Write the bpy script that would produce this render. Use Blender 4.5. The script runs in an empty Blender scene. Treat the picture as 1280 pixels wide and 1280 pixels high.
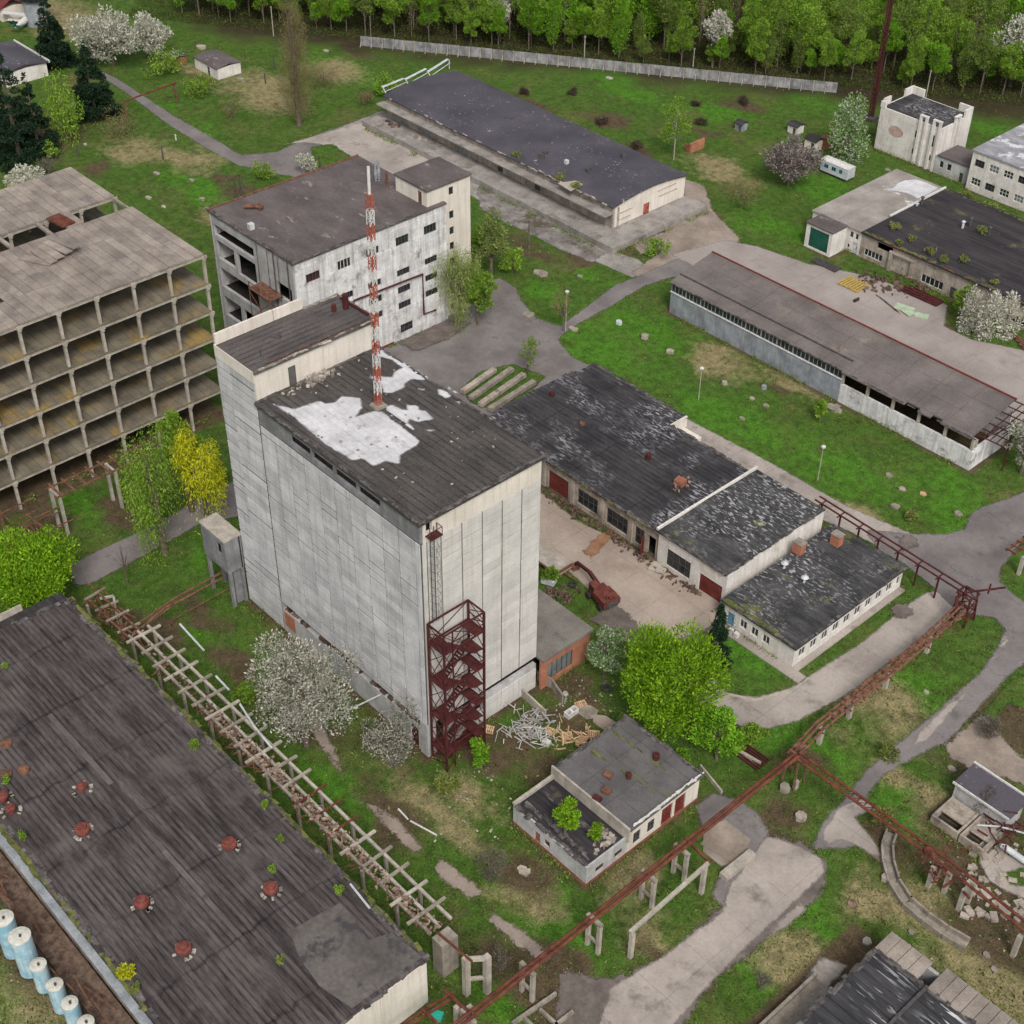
import bpy, math, random
import numpy as np
from mathutils import Vector, Matrix
rnd = random.Random(7); nr = np.random.RandomState(11)
R = math.radians
S = bpy.context.scene
col = S.collection
# ------------------------------------------------------------------ camera
CAMH = 125.0; FPX = 1811.7
_p, _roll, _ya = R(38.845), 0.011646, R(-47.187)
def _axes():
    f = np.array([0, math.cos(_p), -math.sin(_p)]); r0 = np.array([1., 0, 0]); u0 = np.cross(r0, f)
    r = r0*math.cos(_roll)+u0*math.sin(_roll); u = -r0*math.sin(_roll)+u0*math.cos(_roll)
    c, s = math.cos(-_ya), math.sin(-_ya)
    M = np.array([[c, -s, 0], [s, c, 0], [0, 0, 1]])
    return M@r, M@u, M@f
CR, CU, CF = _axes()
cam = bpy.data.cameras.new('camera'); camo = bpy.data.objects.new('camera', cam); col.objects.link(camo)
cam.sensor_width = 36; cam.sensor_height = 36; cam.lens = FPX/1280*36; cam.clip_start = 1; cam.clip_end = 5000
m = Matrix.Identity(4)
for i in range(3):
    m[i][0], m[i][1], m[i][2] = CR[i], CU[i], -CF[i]
m[2][3] = CAMH; camo.matrix_world = m; S.camera = camo
# ------------------------------------------------------------------ light
W = bpy.data.worlds.new('World'); S.world = W; W.use_nodes = True
wn = W.node_tree; wn.nodes.clear()
sky = wn.nodes.new('ShaderNodeTexSky'); sky.sky_type = 'NISHITA'; sky.sun_disc = False
SUN_EL, SUN_AZ = R(48), R(-32)      # azimuth measured from +x towards +y
sky.sun_elevation = SUN_EL; sky.sun_rotation = R(90)-SUN_AZ; sky.dust_density = 4.0; sky.air_density = 1.0; sky.ozone_density = 0.6
hs = wn.nodes.new('ShaderNodeHueSaturation'); hs.inputs['Saturation'].default_value = 0.22
bg = wn.nodes.new('ShaderNodeBackground'); bg.inputs[1].default_value = 0.11
wo = wn.nodes.new('ShaderNodeOutputWorld')
wn.links.new(sky.outputs[0], hs.inputs['Color']); wn.links.new(hs.outputs[0], bg.inputs[0]); wn.links.new(bg.outputs[0], wo.inputs[0])
sl = bpy.data.lights.new('sun', 'SUN'); sl.energy = 1.45; sl.angle = R(16); sl.color = (1, 0.93, 0.86)
so = bpy.data.objects.new('sun', sl); col.objects.link(so)
sd = Vector((math.cos(SUN_EL)*math.cos(SUN_AZ), math.cos(SUN_EL)*math.sin(SUN_AZ), math.sin(SUN_EL)))
so.rotation_euler = (-sd).to_track_quat('-Z', 'Y').to_euler(); so.location = (0, 0, 200)
S.view_settings.view_transform = 'Standard'; S.view_settings.look = 'None'; S.view_settings.gamma = 1; S.view_settings.exposure = 0.5
S.render.engine = 'CYCLES'
# ------------------------------------------------------------------ helpers
def at(x, y, z=0.0):
    d = CR*(x-640)/FPX - CU*(y-640)/FPX + CF
    t = (z-CAMH)/d[2]
    return (float(d[0]*t), float(d[1]*t), float(z))
def pix(w):
    d = np.array(w)-np.array([0, 0, CAMH]); k = d@CF
    return 640+FPX*(d@CR)/k, 640-FPX*(d@CU)/k
def topz(b, y, lo=-5, hi=120):
    for _ in range(50):
        mid = (lo+hi)/2
        if pix((b[0], b[1], mid))[1] > y: lo = mid
        else: hi = mid
    return mid
def dist(b): return float(np.linalg.norm(np.array(b)-np.array([0, 0, CAMH])))

def N(t, kind, **kw):
    n = t.nodes.new(kind)
    for k, v in kw.items(): setattr(n, k, v)
    return n
def rgba(c): return (c[0], c[1], c[2], 1)
def noise(t, scale, stretch=(1, 1, 1), detail=5, rough=0.6, dist_=0.0, off=0.0):
    g = N(t, 'ShaderNodeNewGeometry'); mp = N(t, 'ShaderNodeMapping')
    mp.inputs['Scale'].default_value = stretch; mp.inputs['Location'].default_value = (off, off*1.7, off*.3)
    no = N(t, 'ShaderNodeTexNoise'); no.inputs['Scale'].default_value = scale; no.inputs['Detail'].default_value = detail
    no.inputs['Roughness'].default_value = rough; no.inputs['Distortion'].default_value = dist_
    t.links.new(g.outputs['Position'], mp.inputs[0]); t.links.new(mp.outputs[0], no.inputs['Vector'])
    return no
def ramp(t, src, stops):
    r = N(t, 'ShaderNodeValToRGB'); e = r.color_ramp.elements
    while len(e) > 1: e.remove(e[-1])
    e[0].position = stops[0][0]; e[0].color = rgba(stops[0][1])
    for p, c in stops[1:]:
        x = e.new(p); x.color = rgba(c)
    t.links.new(src, r.inputs[0]); return r
def mix(t, a, b, fac, mode='MIX'):
    n = N(t, 'ShaderNodeMix', data_type='RGBA', blend_type=mode)
    for sock, v in ((0, fac), (6, a), (7, b)):
        if hasattr(v, 'is_linked') or hasattr(v, 'links'): t.links.new(v, n.inputs[sock])
        elif isinstance(v, (int, float)): n.inputs[sock].default_value = v
        else: n.inputs[sock].default_value = rgba(v)
    return n.outputs[2]
G3 = lambda v: (v, v, v)
def edge_fade(t, b, out, amp):
    # worn border: the sheet is really gone where its distance to the edge, roughened by noise, drops under zero
    a = N(t, 'ShaderNodeAttribute'); a.attribute_name = 'edge'; n1 = noise(t, .9, detail=7, rough=.7, off=31)
    m1 = N(t, 'ShaderNodeMath', operation='MULTIPLY_ADD'); t.links.new(n1.outputs[0], m1.inputs[0]); m1.inputs[1].default_value = amp*2; m1.inputs[2].default_value = -amp
    m2 = N(t, 'ShaderNodeMath', operation='ADD'); t.links.new(m1.outputs[0], m2.inputs[0]); t.links.new(a.outputs['Fac'], m2.inputs[1])
    mr = N(t, 'ShaderNodeMapRange'); t.links.new(m2.outputs[0], mr.inputs[0]); mr.inputs[1].default_value = -.12; mr.inputs[2].default_value = .22
    tr = N(t, 'ShaderNodeBsdfTransparent'); ms = N(t, 'ShaderNodeMixShader'); t.links.new(mr.outputs[0], ms.inputs[0]); t.links.new(tr.outputs[0], ms.inputs[1]); t.links.new(b.outputs[0], ms.inputs[2]); t.links.new(ms.outputs[0], out.inputs[0])
def surf(name, c1, c2, scale=0.6, stretch=(1, 1, 1), rough=0.85, bump=0.3, fine=6.0, streak=None, sfac=0.6, lines=None,
         island=0.0, wobk=.05, blot=None, blotr=(0.55, 0.66), blots=0.25, finev=0.25, spec=0.3, metal=0.0, moss=None, speck=None, edge=0.0):
    ma = bpy.data.materials.new(name); ma.use_nodes = True; t = ma.node_tree; t.nodes.clear()
    out = N(t, 'ShaderNodeOutputMaterial'); b = N(t, 'ShaderNodeBsdfPrincipled'); t.links.new(b.outputs[0], out.inputs[0])
    n1 = noise(t, scale, stretch, off=rnd.random()*50)
    c = ramp(t, n1.outputs[0], [(0.36, c1), (0.64, c2)]).outputs[0]
    n2 = noise(t, fine, stretch, detail=4, off=rnd.random()*50)
    f = ramp(t, n2.outputs[0], [(0.3, G3(1-finev)), (0.7, G3(1.0+finev*.3))]).outputs[0]
    c = mix(t, c, f, 1.0, 'MULTIPLY')
    if streak:   # dirt run down a wall
        s = noise(t, 1.0, (1.6, 1.6, 0.10), detail=6, rough=0.7, off=rnd.random()*50)
        sf = ramp(t, s.outputs[0], [(0.48, G3(0)), (0.72, G3(sfac))]).outputs[0]
        c = mix(t, c, streak, sf)
    if blot:
        s = noise(t, blots, stretch if blots > .4 else (1, 1, 1), detail=7, rough=0.68, off=rnd.random()*50)
        sf = ramp(t, s.outputs[0], [(blotr[0], G3(0)), (blotr[1], G3(1))]).outputs[0]
        c = mix(t, c, blot, sf)
    if lines:    # (axis, spacing, width, darkness) seams
        g = N(t, 'ShaderNodeNewGeometry'); sp = N(t, 'ShaderNodeSeparateXYZ'); t.links.new(g.outputs['Position'], sp.inputs[0])
        wob = noise(t, 0.5, off=3.3)
        for ax, spc, wd, dk in lines:
            a = N(t, 'ShaderNodeMath', operation='MULTIPLY_ADD'); t.links.new(wob.outputs[0], a.inputs[0]); a.inputs[1].default_value = spc*wobk
            t.links.new(sp.outputs[ax], a.inputs[2])
            md = N(t, 'ShaderNodeMath', operation='PINGPONG'); t.links.new(a.outputs[0], md.inputs[0]); md.inputs[1].default_value = spc/2
            nn = noise(t, 0.35, off=ax*9+spc)
            mr = N(t, 'ShaderNodeMapRange'); t.links.new(md.outputs[0], mr.inputs[0]); mr.inputs[1].default_value = 0; mr.inputs[2].default_value = wd
            mr.inputs[3].default_value = 1; mr.inputs[4].default_value = 0
            mu = N(t, 'ShaderNodeMath', operation='MULTIPLY'); t.links.new(mr.outputs[0], mu.inputs[0])
            rr = ramp(t, nn.outputs[0], [(0.35, G3(0.15)), (0.6, G3(1))]); t.links.new(rr.outputs[0], mu.inputs[1])
            c = mix(t, c, mix(t, c, G3(dk), 1.0, 'MULTIPLY'), mu.outputs[0])
    if moss:
        s = noise(t, 0.18, detail=8, rough=0.7, off=rnd.random()*50)
        c = mix(t, c, moss, ramp(t, s.outputs[0], [(0.60, G3(0)), (0.70, G3(.8))]).outputs[0])
    if speck:    # (colour, scale, lo, hi) peeled flecks gathered by a larger mask
        s = noise(t, speck[1], stretch, detail=3, off=rnd.random()*50); s2 = noise(t, 0.09, detail=3, off=rnd.random()*50)
        a = ramp(t, s.outputs[0], [(speck[2], G3(0)), (speck[3], G3(1))]).outputs[0]
        bb = ramp(t, s2.outputs[0], [(0.44, G3(0)), (0.6, G3(1))]).outputs[0]
        c = mix(t, c, speck[0], mix(t, a, bb, 1.0, 'MULTIPLY'))
    if island:
        g = N(t, 'ShaderNodeNewGeometry'); mr = N(t, 'ShaderNodeMapRange'); t.links.new(g.outputs['Random Per Island'], mr.inputs[0])
        mr.inputs[3].default_value = 1-island; mr.inputs[4].default_value = 1+island*.5
        hv = N(t, 'ShaderNodeHueSaturation'); t.links.new(mr.outputs[0], hv.inputs['Value']); t.links.new(c, hv.inputs['Color']); c = hv.outputs[0]
    t.links.new(c, b.inputs['Base Color'])
    if edge: edge_fade(t, b, out, edge)
    b.inputs['Roughness'].default_value = rough; b.inputs['Metallic'].default_value = metal
    b.inputs['Specular IOR Level'].default_value = spec
    if bump:
        bu = N(t, 'ShaderNodeBump'); bu.inputs['Strength'].default_value = bump; bu.inputs['Distance'].default_value = 0.06
        t.links.new(n2.outputs[0], bu.inputs['Height']); t.links.new(bu.outputs[0], b.inputs['Normal'])
    return ma
def leafmat(name, c1, c2, c3=None, var=0.35, rough=0.7):
    ma = bpy.data.materials.new(name); ma.use_nodes = True; t = ma.node_tree; t.nodes.clear()
    out = N(t, 'ShaderNodeOutputMaterial'); b = N(t, 'ShaderNodeBsdfPrincipled')
    g = N(t, 'ShaderNodeNewGeometry')
    st = [(0.0, c1), (0.55, c2)] + ([(0.9, c3)] if c3 else [])
    c = ramp(t, g.outputs['Random Per Island'], st).outputs[0]
    n = noise(t, 0.5, off=rnd.random()*9)
    c = mix(t, c, ramp(t, n.outputs[0], [(0.35, G3(1-var)), (0.65, G3(1+var*.3))]).outputs[0], 1.0, 'MULTIPLY')
    oi = N(t, 'ShaderNodeObjectInfo'); mr = N(t, 'ShaderNodeMapRange'); t.links.new(oi.outputs['Random'], mr.inputs[0]); mr.inputs[3].default_value = .82; mr.inputs[4].default_value = 1.12
    hv = N(t, 'ShaderNodeHueSaturation'); t.links.new(mr.outputs[0], hv.inputs['Value']); t.links.new(c, hv.inputs['Color']); c = hv.outputs[0]
    t.links.new(c, b.inputs['Base Color']); b.inputs['Roughness'].default_value = rough; b.inputs['Specular IOR Level'].default_value = .2
    tr = N(t, 'ShaderNodeBsdfTranslucent'); t.links.new(c, tr.inputs[0]); ms = N(t, 'ShaderNodeMixShader'); ms.inputs[0].default_value = 0.3
    t.links.new(b.outputs[0], ms.inputs[1]); t.links.new(tr.outputs[0], ms.inputs[2]); t.links.new(ms.outputs[0], out.inputs[0])
    return ma

# ---- materials
M = {}
M['panel_grey'] = surf('panel_grey', (.46, .458, .47), (.59, .587, .595), 0.4, rough=.9, streak=(.20, .20, .21), sfac=.5, island=.16, finev=.15)
M['panel_light'] = surf('panel_light', (.50, .485, .46), (.60, .58, .55), 0.4, rough=.9, streak=(.36, .33, .29), sfac=.5, island=.09, finev=.12)
M['panel_core'] = surf('panel_core', (.07, .07, .07), (.13, .12, .11), 0.8)
M['render_grey'] = surf('render_grey', (.16, .16, .17), (.27, .27, .28), 0.5, streak=(.10, .10, .10), sfac=.7)
M['cream'] = surf('cream', (.58, .535, .475), (.69, .64, .575), 0.3, streak=(.34, .26, .18), sfac=.45, finev=.1)
M['plinth'] = surf('plinth', (.36, .355, .355), (.52, .515, .51), 0.5, streak=(.2, .2, .2), sfac=.6)
M['whitewash'] = surf('whitewash', (.58, .57, .57), (.74, .74, .74), 0.7, streak=(.22, .20, .19), sfac=.75, blot=(.24, .225, .22), blotr=(.55, .68), blots=.4, island=.08)
M['white_wall'] = surf('white_wall', (.60, .57, .54), (.74, .71, .67), 0.5, streak=(.34, .29, .24), sfac=.55, blot=(.36, .31, .26), blotr=(.6, .72), blots=.3)
M['dirty_wall'] = surf('dirty_wall', (.29, .25, .21), (.46, .40, .34), 0.6, streak=(.12, .10, .08), sfac=.7, blot=(.14, .12, .10), blotr=(.56, .68), blots=.35)
M['blue_wall'] = surf('blue_wall', (.21, .235, .27), (.34, .365, .40), 0.5, streak=(.12, .12, .13), sfac=.75, blot=(.16, .16, .17), blotr=(.54, .66), blots=.3)
M['concrete'] = surf('concrete', (.20, .175, .145), (.34, .30, .25), 0.8, streak=(.12, .11, .09), sfac=.6)
M['concrete_pale'] = surf('concrete_pale', (.31, .28, .24), (.46, .42, .36), 0.8, streak=(.2, .17, .13), sfac=.6)
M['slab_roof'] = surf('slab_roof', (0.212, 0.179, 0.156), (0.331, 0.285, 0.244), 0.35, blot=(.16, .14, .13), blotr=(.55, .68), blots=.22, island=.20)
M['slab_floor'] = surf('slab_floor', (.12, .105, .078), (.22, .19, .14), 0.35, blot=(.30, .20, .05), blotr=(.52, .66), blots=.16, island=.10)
M['felt_grey'] = surf('felt_grey', (.055, .050, .047), (.098, .088, .082), 0.3, stretch=(.6, 1.3, 1), lines=[(1, .85, .17, .30), (0, 12, .12, .5)], wobk=.06, fine=4, finev=.4, blot=(.045, .041, .040), blots=.3, blotr=(.58, .7))
M['felt_grey_y'] = surf('felt_grey_y', (.075, .066, .064), (.125, .11, .105), 0.3, stretch=(1.3, .6, 1), lines=[(0, .85, .17, .35)], wobk=.06, fine=4, finev=.35)
M['felt_hall'] = surf('felt_hall', (.040, .032, .033), (.118, .100, .098), .8, stretch=(.16, 1.5, 1), lines=[(1, .62, .18, .25), (0, 9.5, .28, .35)], wobk=.2, fine=6, finev=.5, blot=(.105, .090, .086), blotr=(.50, .68), blots=.16)
M['felt_dark'] = surf('felt_dark', (.026, .025, .028), (.062, .058, .062), 0.5, stretch=(.4, 1.3, 1), lines=[(1, .8, .2, .35), (0, 11, .2, .4)], wobk=.08, fine=4, finev=.4, speck=((.33, .33, .35), 2.6, .52, .60))
M['felt_speck'] = surf('felt_speck', (0.030, 0.030, 0.032), (0.080, 0.078, 0.080), 0.5, stretch=(.5, 1.2, 1), lines=[(1, 1.0, .15, .5)], fine=4, finev=.4, speck=((.34, .34, .35), 2.4, .54, .63), moss=(.16, .16, .03))
M['felt_violet'] = surf('felt_violet', (0.051, 0.047, 0.060), (0.081, 0.074, 0.089), 0.12, rough=.7, fine=3, finev=.15, blot=(.12, .11, .125), blotr=(.62, .70), blots=.3, speck=((.36, .35, .38), 1.6, .64, .70))
M['felt_brown'] = surf('felt_brown', (0.086, 0.070, 0.070), (0.130, 0.110, 0.108), 0.25, stretch=(.7, 1.3, 1), fine=2, finev=.2, blot=(.25, .225, .21), blotr=(.60, .68), blots=.5)
M['felt_black'] = surf('felt_black', (0.024, 0.021, 0.025), (0.053, 0.047, 0.051), 0.4, stretch=(.25, 1.5, 1), lines=[(1, 1.1, .15, .5)], fine=3, finev=.35, moss=(.16, .14, .05))
M['roof_mauve'] = surf('roof_mauve', (0.115, 0.099, 0.094), (0.170, 0.147, 0.138), 0.2, lines=[(0, 5.5, .12, .6), (1, 3.1, .10, .6)], fine=3, finev=.18, blot=(.25, .205, .15), blotr=(.60, .72), blots=.12)
M['slab_dock'] = surf('slab_dock', (.22, .20, .185), (.34, .315, .29), 0.4, blot=(.13, .12, .10), blotr=(.54, .66), blots=.3, fine=4, finev=.3)
M['slab_dock_edge'] = surf('slab_dock_edge', (.22, .20, .185), (.34, .315, .29), 0.4, blot=(.13, .12, .10), blotr=(.54, .66), blots=.3, fine=4, finev=.3, edge=0.40)
M['garage_roof'] = surf('garage_roof', (.24, .215, .195), (.36, .33, .30), 0.25, blot=(.62, .60, .58), blotr=(.60, .64), blots=.16, lines=[(0, 3, .1, .6)])
M['patch_white'] = surf('patch_white', (.46, .455, .475), (.60, .595, .615), 0.4, fine=2, finev=.15, blot=(.26, .25, .25), blotr=(.58, .74), blots=.45, lines=[(1, .85, .08, .7)], edge=.32)
M['rust'] = surf('rust', (.085, .022, .014), (.17, .055, .032), 1.2, rough=.8, finev=.3)
M['rust_red'] = surf('rust_red', (.050, .011, .012), (.095, .023, .021), 1.2, rough=.65, finev=.25)
M['rust_brown'] = surf('rust_brown', (.10, .045, .028), (.22, .11, .07), 1.5, rough=.9, finev=.35)
M['rust_digger'] = surf('rust_digger', (.11, .026, .02), (.20, .058, .04), 1.6, rough=.7, finev=.4, streak=(.04, .02, .015))
M['red_paint'] = surf('red_paint', (.125, .020, .018), (.19, .040, .033), .8, rough=.6, streak=(.06, .02, .02))
M['mast_red'] = surf('mast_red', (.33, .06, .035), (.42, .13, .08), 1.5, rough=.6)
M['mast_white'] = surf('mast_white', (.55, .53, .52), (.68, .66, .65), 1.5, rough=.6)
M['brick'] = surf('brick', (.32, .125, .075), (.44, .19, .12), .8, lines=[(2, .3, .05, .75)], finev=.2, streak=(.25, .12, .07))
M['brick_dark'] = surf('brick_dark', (.20, .08, .05), (.32, .13, .08), .8, lines=[(2, .3, .05, .7)], finev=.3)
M['glass'] = surf('glass', (.012, .014, .017), (.035, .04, .045), .8, rough=.18, bump=.03, spec=.5)
M['glass_grey'] = surf('glass_grey', (.10, .12, .12), (.20, .22, .22), .8, rough=.3, bump=.03, spec=.5)
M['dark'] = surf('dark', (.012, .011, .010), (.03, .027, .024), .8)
M['frame_white'] = surf('frame_white', (.5, .49, .47), (.66, .65, .63), 2)
M['frame_dark'] = surf('frame_dark', (.05, .05, .05), (.10, .09, .09), 2)
M['green_door'] = surf('green_door', (.012, .075, .055), (.02, .11, .08), .6, rough=.5, lines=[(2, .35, .06, .6)])
M['blue_paint'] = surf('blue_paint', (.04, .22, .38), (.08, .30, .46), .6, rough=.5)
M['tank_blue'] = surf('tank_blue', (.22, .42, .52), (.50, .60, .64), .9, rough=.5, streak=(.16, .32, .42), sfac=.9, finev=.15)
M['tank_top'] = surf('tank_top', (.45, .44, .38), (.60, .59, .53), 1.4)
M['metal_pale'] = surf('metal_pale', (.42, .45, .47), (.58, .60, .62), 1, rough=.45)
M['metal_grey'] = surf('metal_grey', (.20, .22, .24), (.33, .35, .37), .7, rough=.5)
M['asphalt'] = surf('asphalt', (0.138, 0.123, 0.120), (0.207, 0.187, 0.181), .18, fine=3, finev=.16, blot=(.10, .095, .09), blotr=(.60, .72), blots=.35, lines=[(0, 17, .10, .6), (1, 13, .10, .6)], wobk=.3, edge=0.55)
M['asphalt_rough'] = surf('asphalt_rough', (.14, .125, .115), (.27, .25, .235), .35, fine=3, finev=.3, blot=(.085, .07, .05), blotr=(.52, .62), blots=.3, edge=1.30)
M['conc_road'] = surf('conc_road', (.265, .23, .205), (.39, .345, .31), .12, fine=3, finev=.15, lines=[(0, 6, .07, .6), (1, 6, .07, .6)], blot=(.16, .14, .12), blotr=(.54, .70), blots=.3)
M['conc_road_edge'] = surf('conc_road_edge', (.265, .23, .205), (.39, .345, .31), .12, fine=3, finev=.15, lines=[(0, 6, .07, .6), (1, 6, .07, .6)], blot=(.16, .14, .12), blotr=(.54, .70), blots=.3, edge=0.45)
M['conc_mauve'] = surf('conc_mauve', (.25, .215, .20), (.34, .30, .28), .12, fine=3, finev=.14, lines=[(0, 5.5, .08, .65), (1, 5.5, .08, .65)], blot=(.17, .145, .13), blotr=(.58, .75), blots=.13, edge=0.50)
M['conc_yard'] = surf('conc_yard', (.28, .225, .185), (.39, .325, .275), .12, fine=3, finev=.14, lines=[(0, 5.5, .08, .65), (1, 5.5, .08, .65)], blot=(.22, .16, .12), blotr=(.58, .75), blots=.13)
M['conc_yard_edge'] = surf('conc_yard_edge', (.28, .225, .185), (.39, .325, .275), .12, fine=3, finev=.14, lines=[(0, 5.5, .08, .65), (1, 5.5, .08, .65)], blot=(.22, .16, .12), blotr=(.58, .75), blots=.13, edge=0.40)
M['path_pink'] = surf('path_pink', (.20, .16, .13), (.31, .255, .215), .3, fine=3, finev=.2)
M['path_pink_edge'] = surf('path_pink_edge', (.20, .16, .13), (.31, .255, .215), .3, fine=3, finev=.2, edge=1.10)
M['wood'] = surf('wood', (.42, .27, .15), (.60, .42, .26), 1.5, island=.3)
M['wood_grey'] = surf('wood_grey', (.33, .31, .29), (.50, .48, .46), 1.5, island=.35)
M['rubble_mix'] = surf('rubble_mix', (.22, .19, .16), (.46, .41, .36), 1.5, island=.55)
M['rubble_pink'] = surf('rubble_pink', (.12, .07, .05), (.40, .29, .23), 1.5, island=.5)
M['scrap'] = surf('scrap', (.075, .045, .033), (.20, .14, .105), 1.5, island=.6)
M['bark'] = surf('bark', (.09, .07, .05), (.17, .14, .11), 2)
M['bark_pale'] = surf('bark_pale', (.26, .24, .20), (.40, .37, .32), 2)
M['yellow_paint'] = surf('yellow_paint', (.38, .26, .06), (.52, .38, .10), 1.5)
M['rubber'] = surf('rubber', (.02, .02, .02), (.05, .05, .05), 2)
M['green_sheet'] = surf('green_sheet', (.30, .40, .26), (.46, .54, .40), .7, finev=.3)
M['leaf_lime'] = leafmat('leaf_lime', (.11, .25, .008), (.21, .41, .014), (.34, .54, .03), .35)
M['leaf_green'] = leafmat('leaf_green', (.09, .24, .012), (.17, .37, .020), (.26, .46, .035), .35)
M['leaf_mid'] = leafmat('leaf_mid', (.13, .26, .02), (.21, .36, .035), (.29, .44, .06), .35)
M['leaf_yellow'] = leafmat('leaf_yellow', (.42, .46, .01), (.60, .62, .02), (.74, .74, .05), .25)
M['leaf_willow'] = leafmat('leaf_willow', (.16, .22, .05), (.24, .30, .08), (.34, .40, .14), .3)
M['leaf_fir'] = leafmat('leaf_fir', (.010, .028, .012), (.02, .05, .022), (.03, .065, .03), .3)
M['leaf_white'] = leafmat('leaf_white', (.26, .30, .17), (.58, .56, .49), (.76, .73, .66), .25)
M['leaf_whitegreen'] = leafmat('leaf_whitegreen', (.10, .22, .04), (.22, .36, .12), (.62, .62, .52), .25)
M['leaf_white_sparse'] = leafmat('leaf_white_sparse', (.12, .15, .08), (.40, .38, .32), (.66, .63, .56), .35)
M['leaf_pink'] = leafmat('leaf_pink', (.16, .12, .10), (.33, .27, .27), (.44, .38, .37), .3)
M['leaf_brown'] = leafmat('leaf_brown', (.19, .15, .075), (.27, .22, .11), (.33, .28, .13), .3)
M['leaf_twig'] = leafmat('leaf_twig', (.11, .095, .08), (.17, .15, .12), (.22, .20, .16), .3)
M['leaf_olive'] = leafmat('leaf_olive', (.11, .18, .03), (.17, .26, .045), (.23, .32, .06), .35)
M['leaf_weed'] = leafmat('leaf_weed', (.14, .18, .04), (.22, .27, .06), (.30, .33, .10), .3)

# ---- mesh builder
class MB:
    def __init__(s): s.v = []; s.f = []
    def quad(s, a, b, c, d):
        i = len(s.v); s.v += [a, b, c, d]; s.f.append((i, i+1, i+2, i+3))
    def box(s, x0, x1, y0, y1, z0, z1):
        i = len(s.v)
        s.v += [(x0, y0, z0), (x1, y0, z0), (x1, y1, z0), (x0, y1, z0), (x0, y0, z1), (x1, y0, z1), (x1, y1, z1), (x0, y1, z1)]
        for q in ((0, 3, 2, 1), (4, 5, 6, 7), (0, 1, 5, 4), (1, 2, 6, 5), (2, 3, 7, 6), (3, 0, 4, 7)): s.f.append(tuple(i+k for k in q))
        return s
    def beam(s, p, q, w, h=None, up=(0, 0, 1)):
        h = h or w; p = Vector(p); q = Vector(q); d = (q-p)
        if d.length < 1e-6: return s
        d.normalize(); u = Vector(up)
        if abs(d.dot(u)) > .98: u = Vector((1, 0, 0))
        a = d.cross(u).normalized(); b = a.cross(d).normalized(); i = len(s.v)
        for e in (p, q):
            for sa, sb in ((-1, -1), (1, -1), (1, 1), (-1, 1)): s.v.append(tuple(e+a*sa*w/2+b*sb*h/2))
        for qd in ((3, 2, 1, 0), (4, 5, 6, 7), (0, 1, 5, 4), (1, 2, 6, 5), (2, 3, 7, 6), (3, 0, 4, 7)): s.f.append(tuple(i+k for k in qd))
        return s
    def tube(s, pts, r, n=8, r2=None, cap=True):
        pts = [Vector(p) for p in pts]; i0 = len(s.v); L = len(pts)
        for k, p in enumerate(pts):
            d = (pts[min(k+1, L-1)]-pts[max(k-1, 0)]).normalized(); u = Vector((0, 0, 1)) if abs(d.z) < .9 else Vector((1, 0, 0))
            a = d.cross(u).normalized(); b = a.cross(d); rr = r if r2 is None else r+(r2-r)*k/(L-1)
            if isinstance(r, (list, tuple)): rr = r[k]
            for j in range(n):
                t = 2*math.pi*j/n; s.v.append(tuple(p+a*math.cos(t)*rr+b*math.sin(t)*rr))
        for k in range(L-1):
            for j in range(n):
                a = i0+k*n+j; b = i0+k*n+(j+1) % n; s.f.append((a, a+n, b+n, b))
        if cap:
            s.f.append(tuple(i0+j for j in range(n))); s.f.append(tuple(i0+(L-1)*n+j for j in reversed(range(n))))
        return s
    def lathe(s, cx, cy, prof, n=16):
        i0 = len(s.v)
        for (rr, z) in prof:
            for j in range(n):
                t = 2*math.pi*j/n; s.v.append((cx+rr*math.cos(t), cy+rr*math.sin(t), z))
        for k in range(len(prof)-1):
            for j in range(n):
                a = i0+k*n+j; b = i0+k*n+(j+1) % n; s.f.append((a, b, b+n, a+n))
        s.f.append(tuple(i0+(len(prof)-1)*n+j for j in range(n)))
        return s
    def prism(s, poly, z0, z1):
        n = len(poly); ar = sum(poly[i][0]*poly[(i+1) % n][1]-poly[(i+1) % n][0]*poly[i][1] for i in range(n))
        if ar < 0: poly = poly[::-1]
        i = len(s.v); s.v += [(p[0], p[1], z0) for p in poly]+[(p[0], p[1], z1) for p in poly]
        s.f.append(tuple(i+k for k in reversed(range(n)))); s.f.append(tuple(i+n+k for k in range(n)))
        for k in range(n): s.f.append((i+k, i+(k+1) % n, i+n+(k+1) % n, i+n+k))
        return s
    def rprism(s, cx, cy, lx, ly, z0, z1, a):
        c, sn = math.cos(a), math.sin(a)
        return s.prism([(cx+c*u*lx/2-sn*v*ly/2, cy+sn*u*lx/2+c*v*ly/2) for u, v in ((-1, -1), (1, -1), (1, 1), (-1, 1))], z0, z1)
    def build(s, name, mat, parent=None, loc=None, smooth=False):
        org = Vector((0, 0, 0))
        if parent is not None:
            p = parent
            while p.parent is not None: p = p.parent
            org = p.location.copy()
        elif loc is not None: org = Vector(loc)
        elif s.v:
            a = np.array(s.v); org = Vector(((a[:, 0].min()+a[:, 0].max())/2, (a[:, 1].min()+a[:, 1].max())/2, a[:, 2].min()))
        a = np.array(s.v, dtype=float)-np.array(org)
        me = bpy.data.meshes.new(name); me.from_pydata(a.tolist(), [], s.f); me.materials.append(M[mat] if isinstance(mat, str) else mat)
        if smooth: me.polygons.foreach_set('use_smooth', [True]*len(me.polygons))
        o = bpy.data.objects.new(name, me); col.objects.link(o)
        if parent is not None: o.parent = parent
        else: o.location = org
        return o
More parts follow.
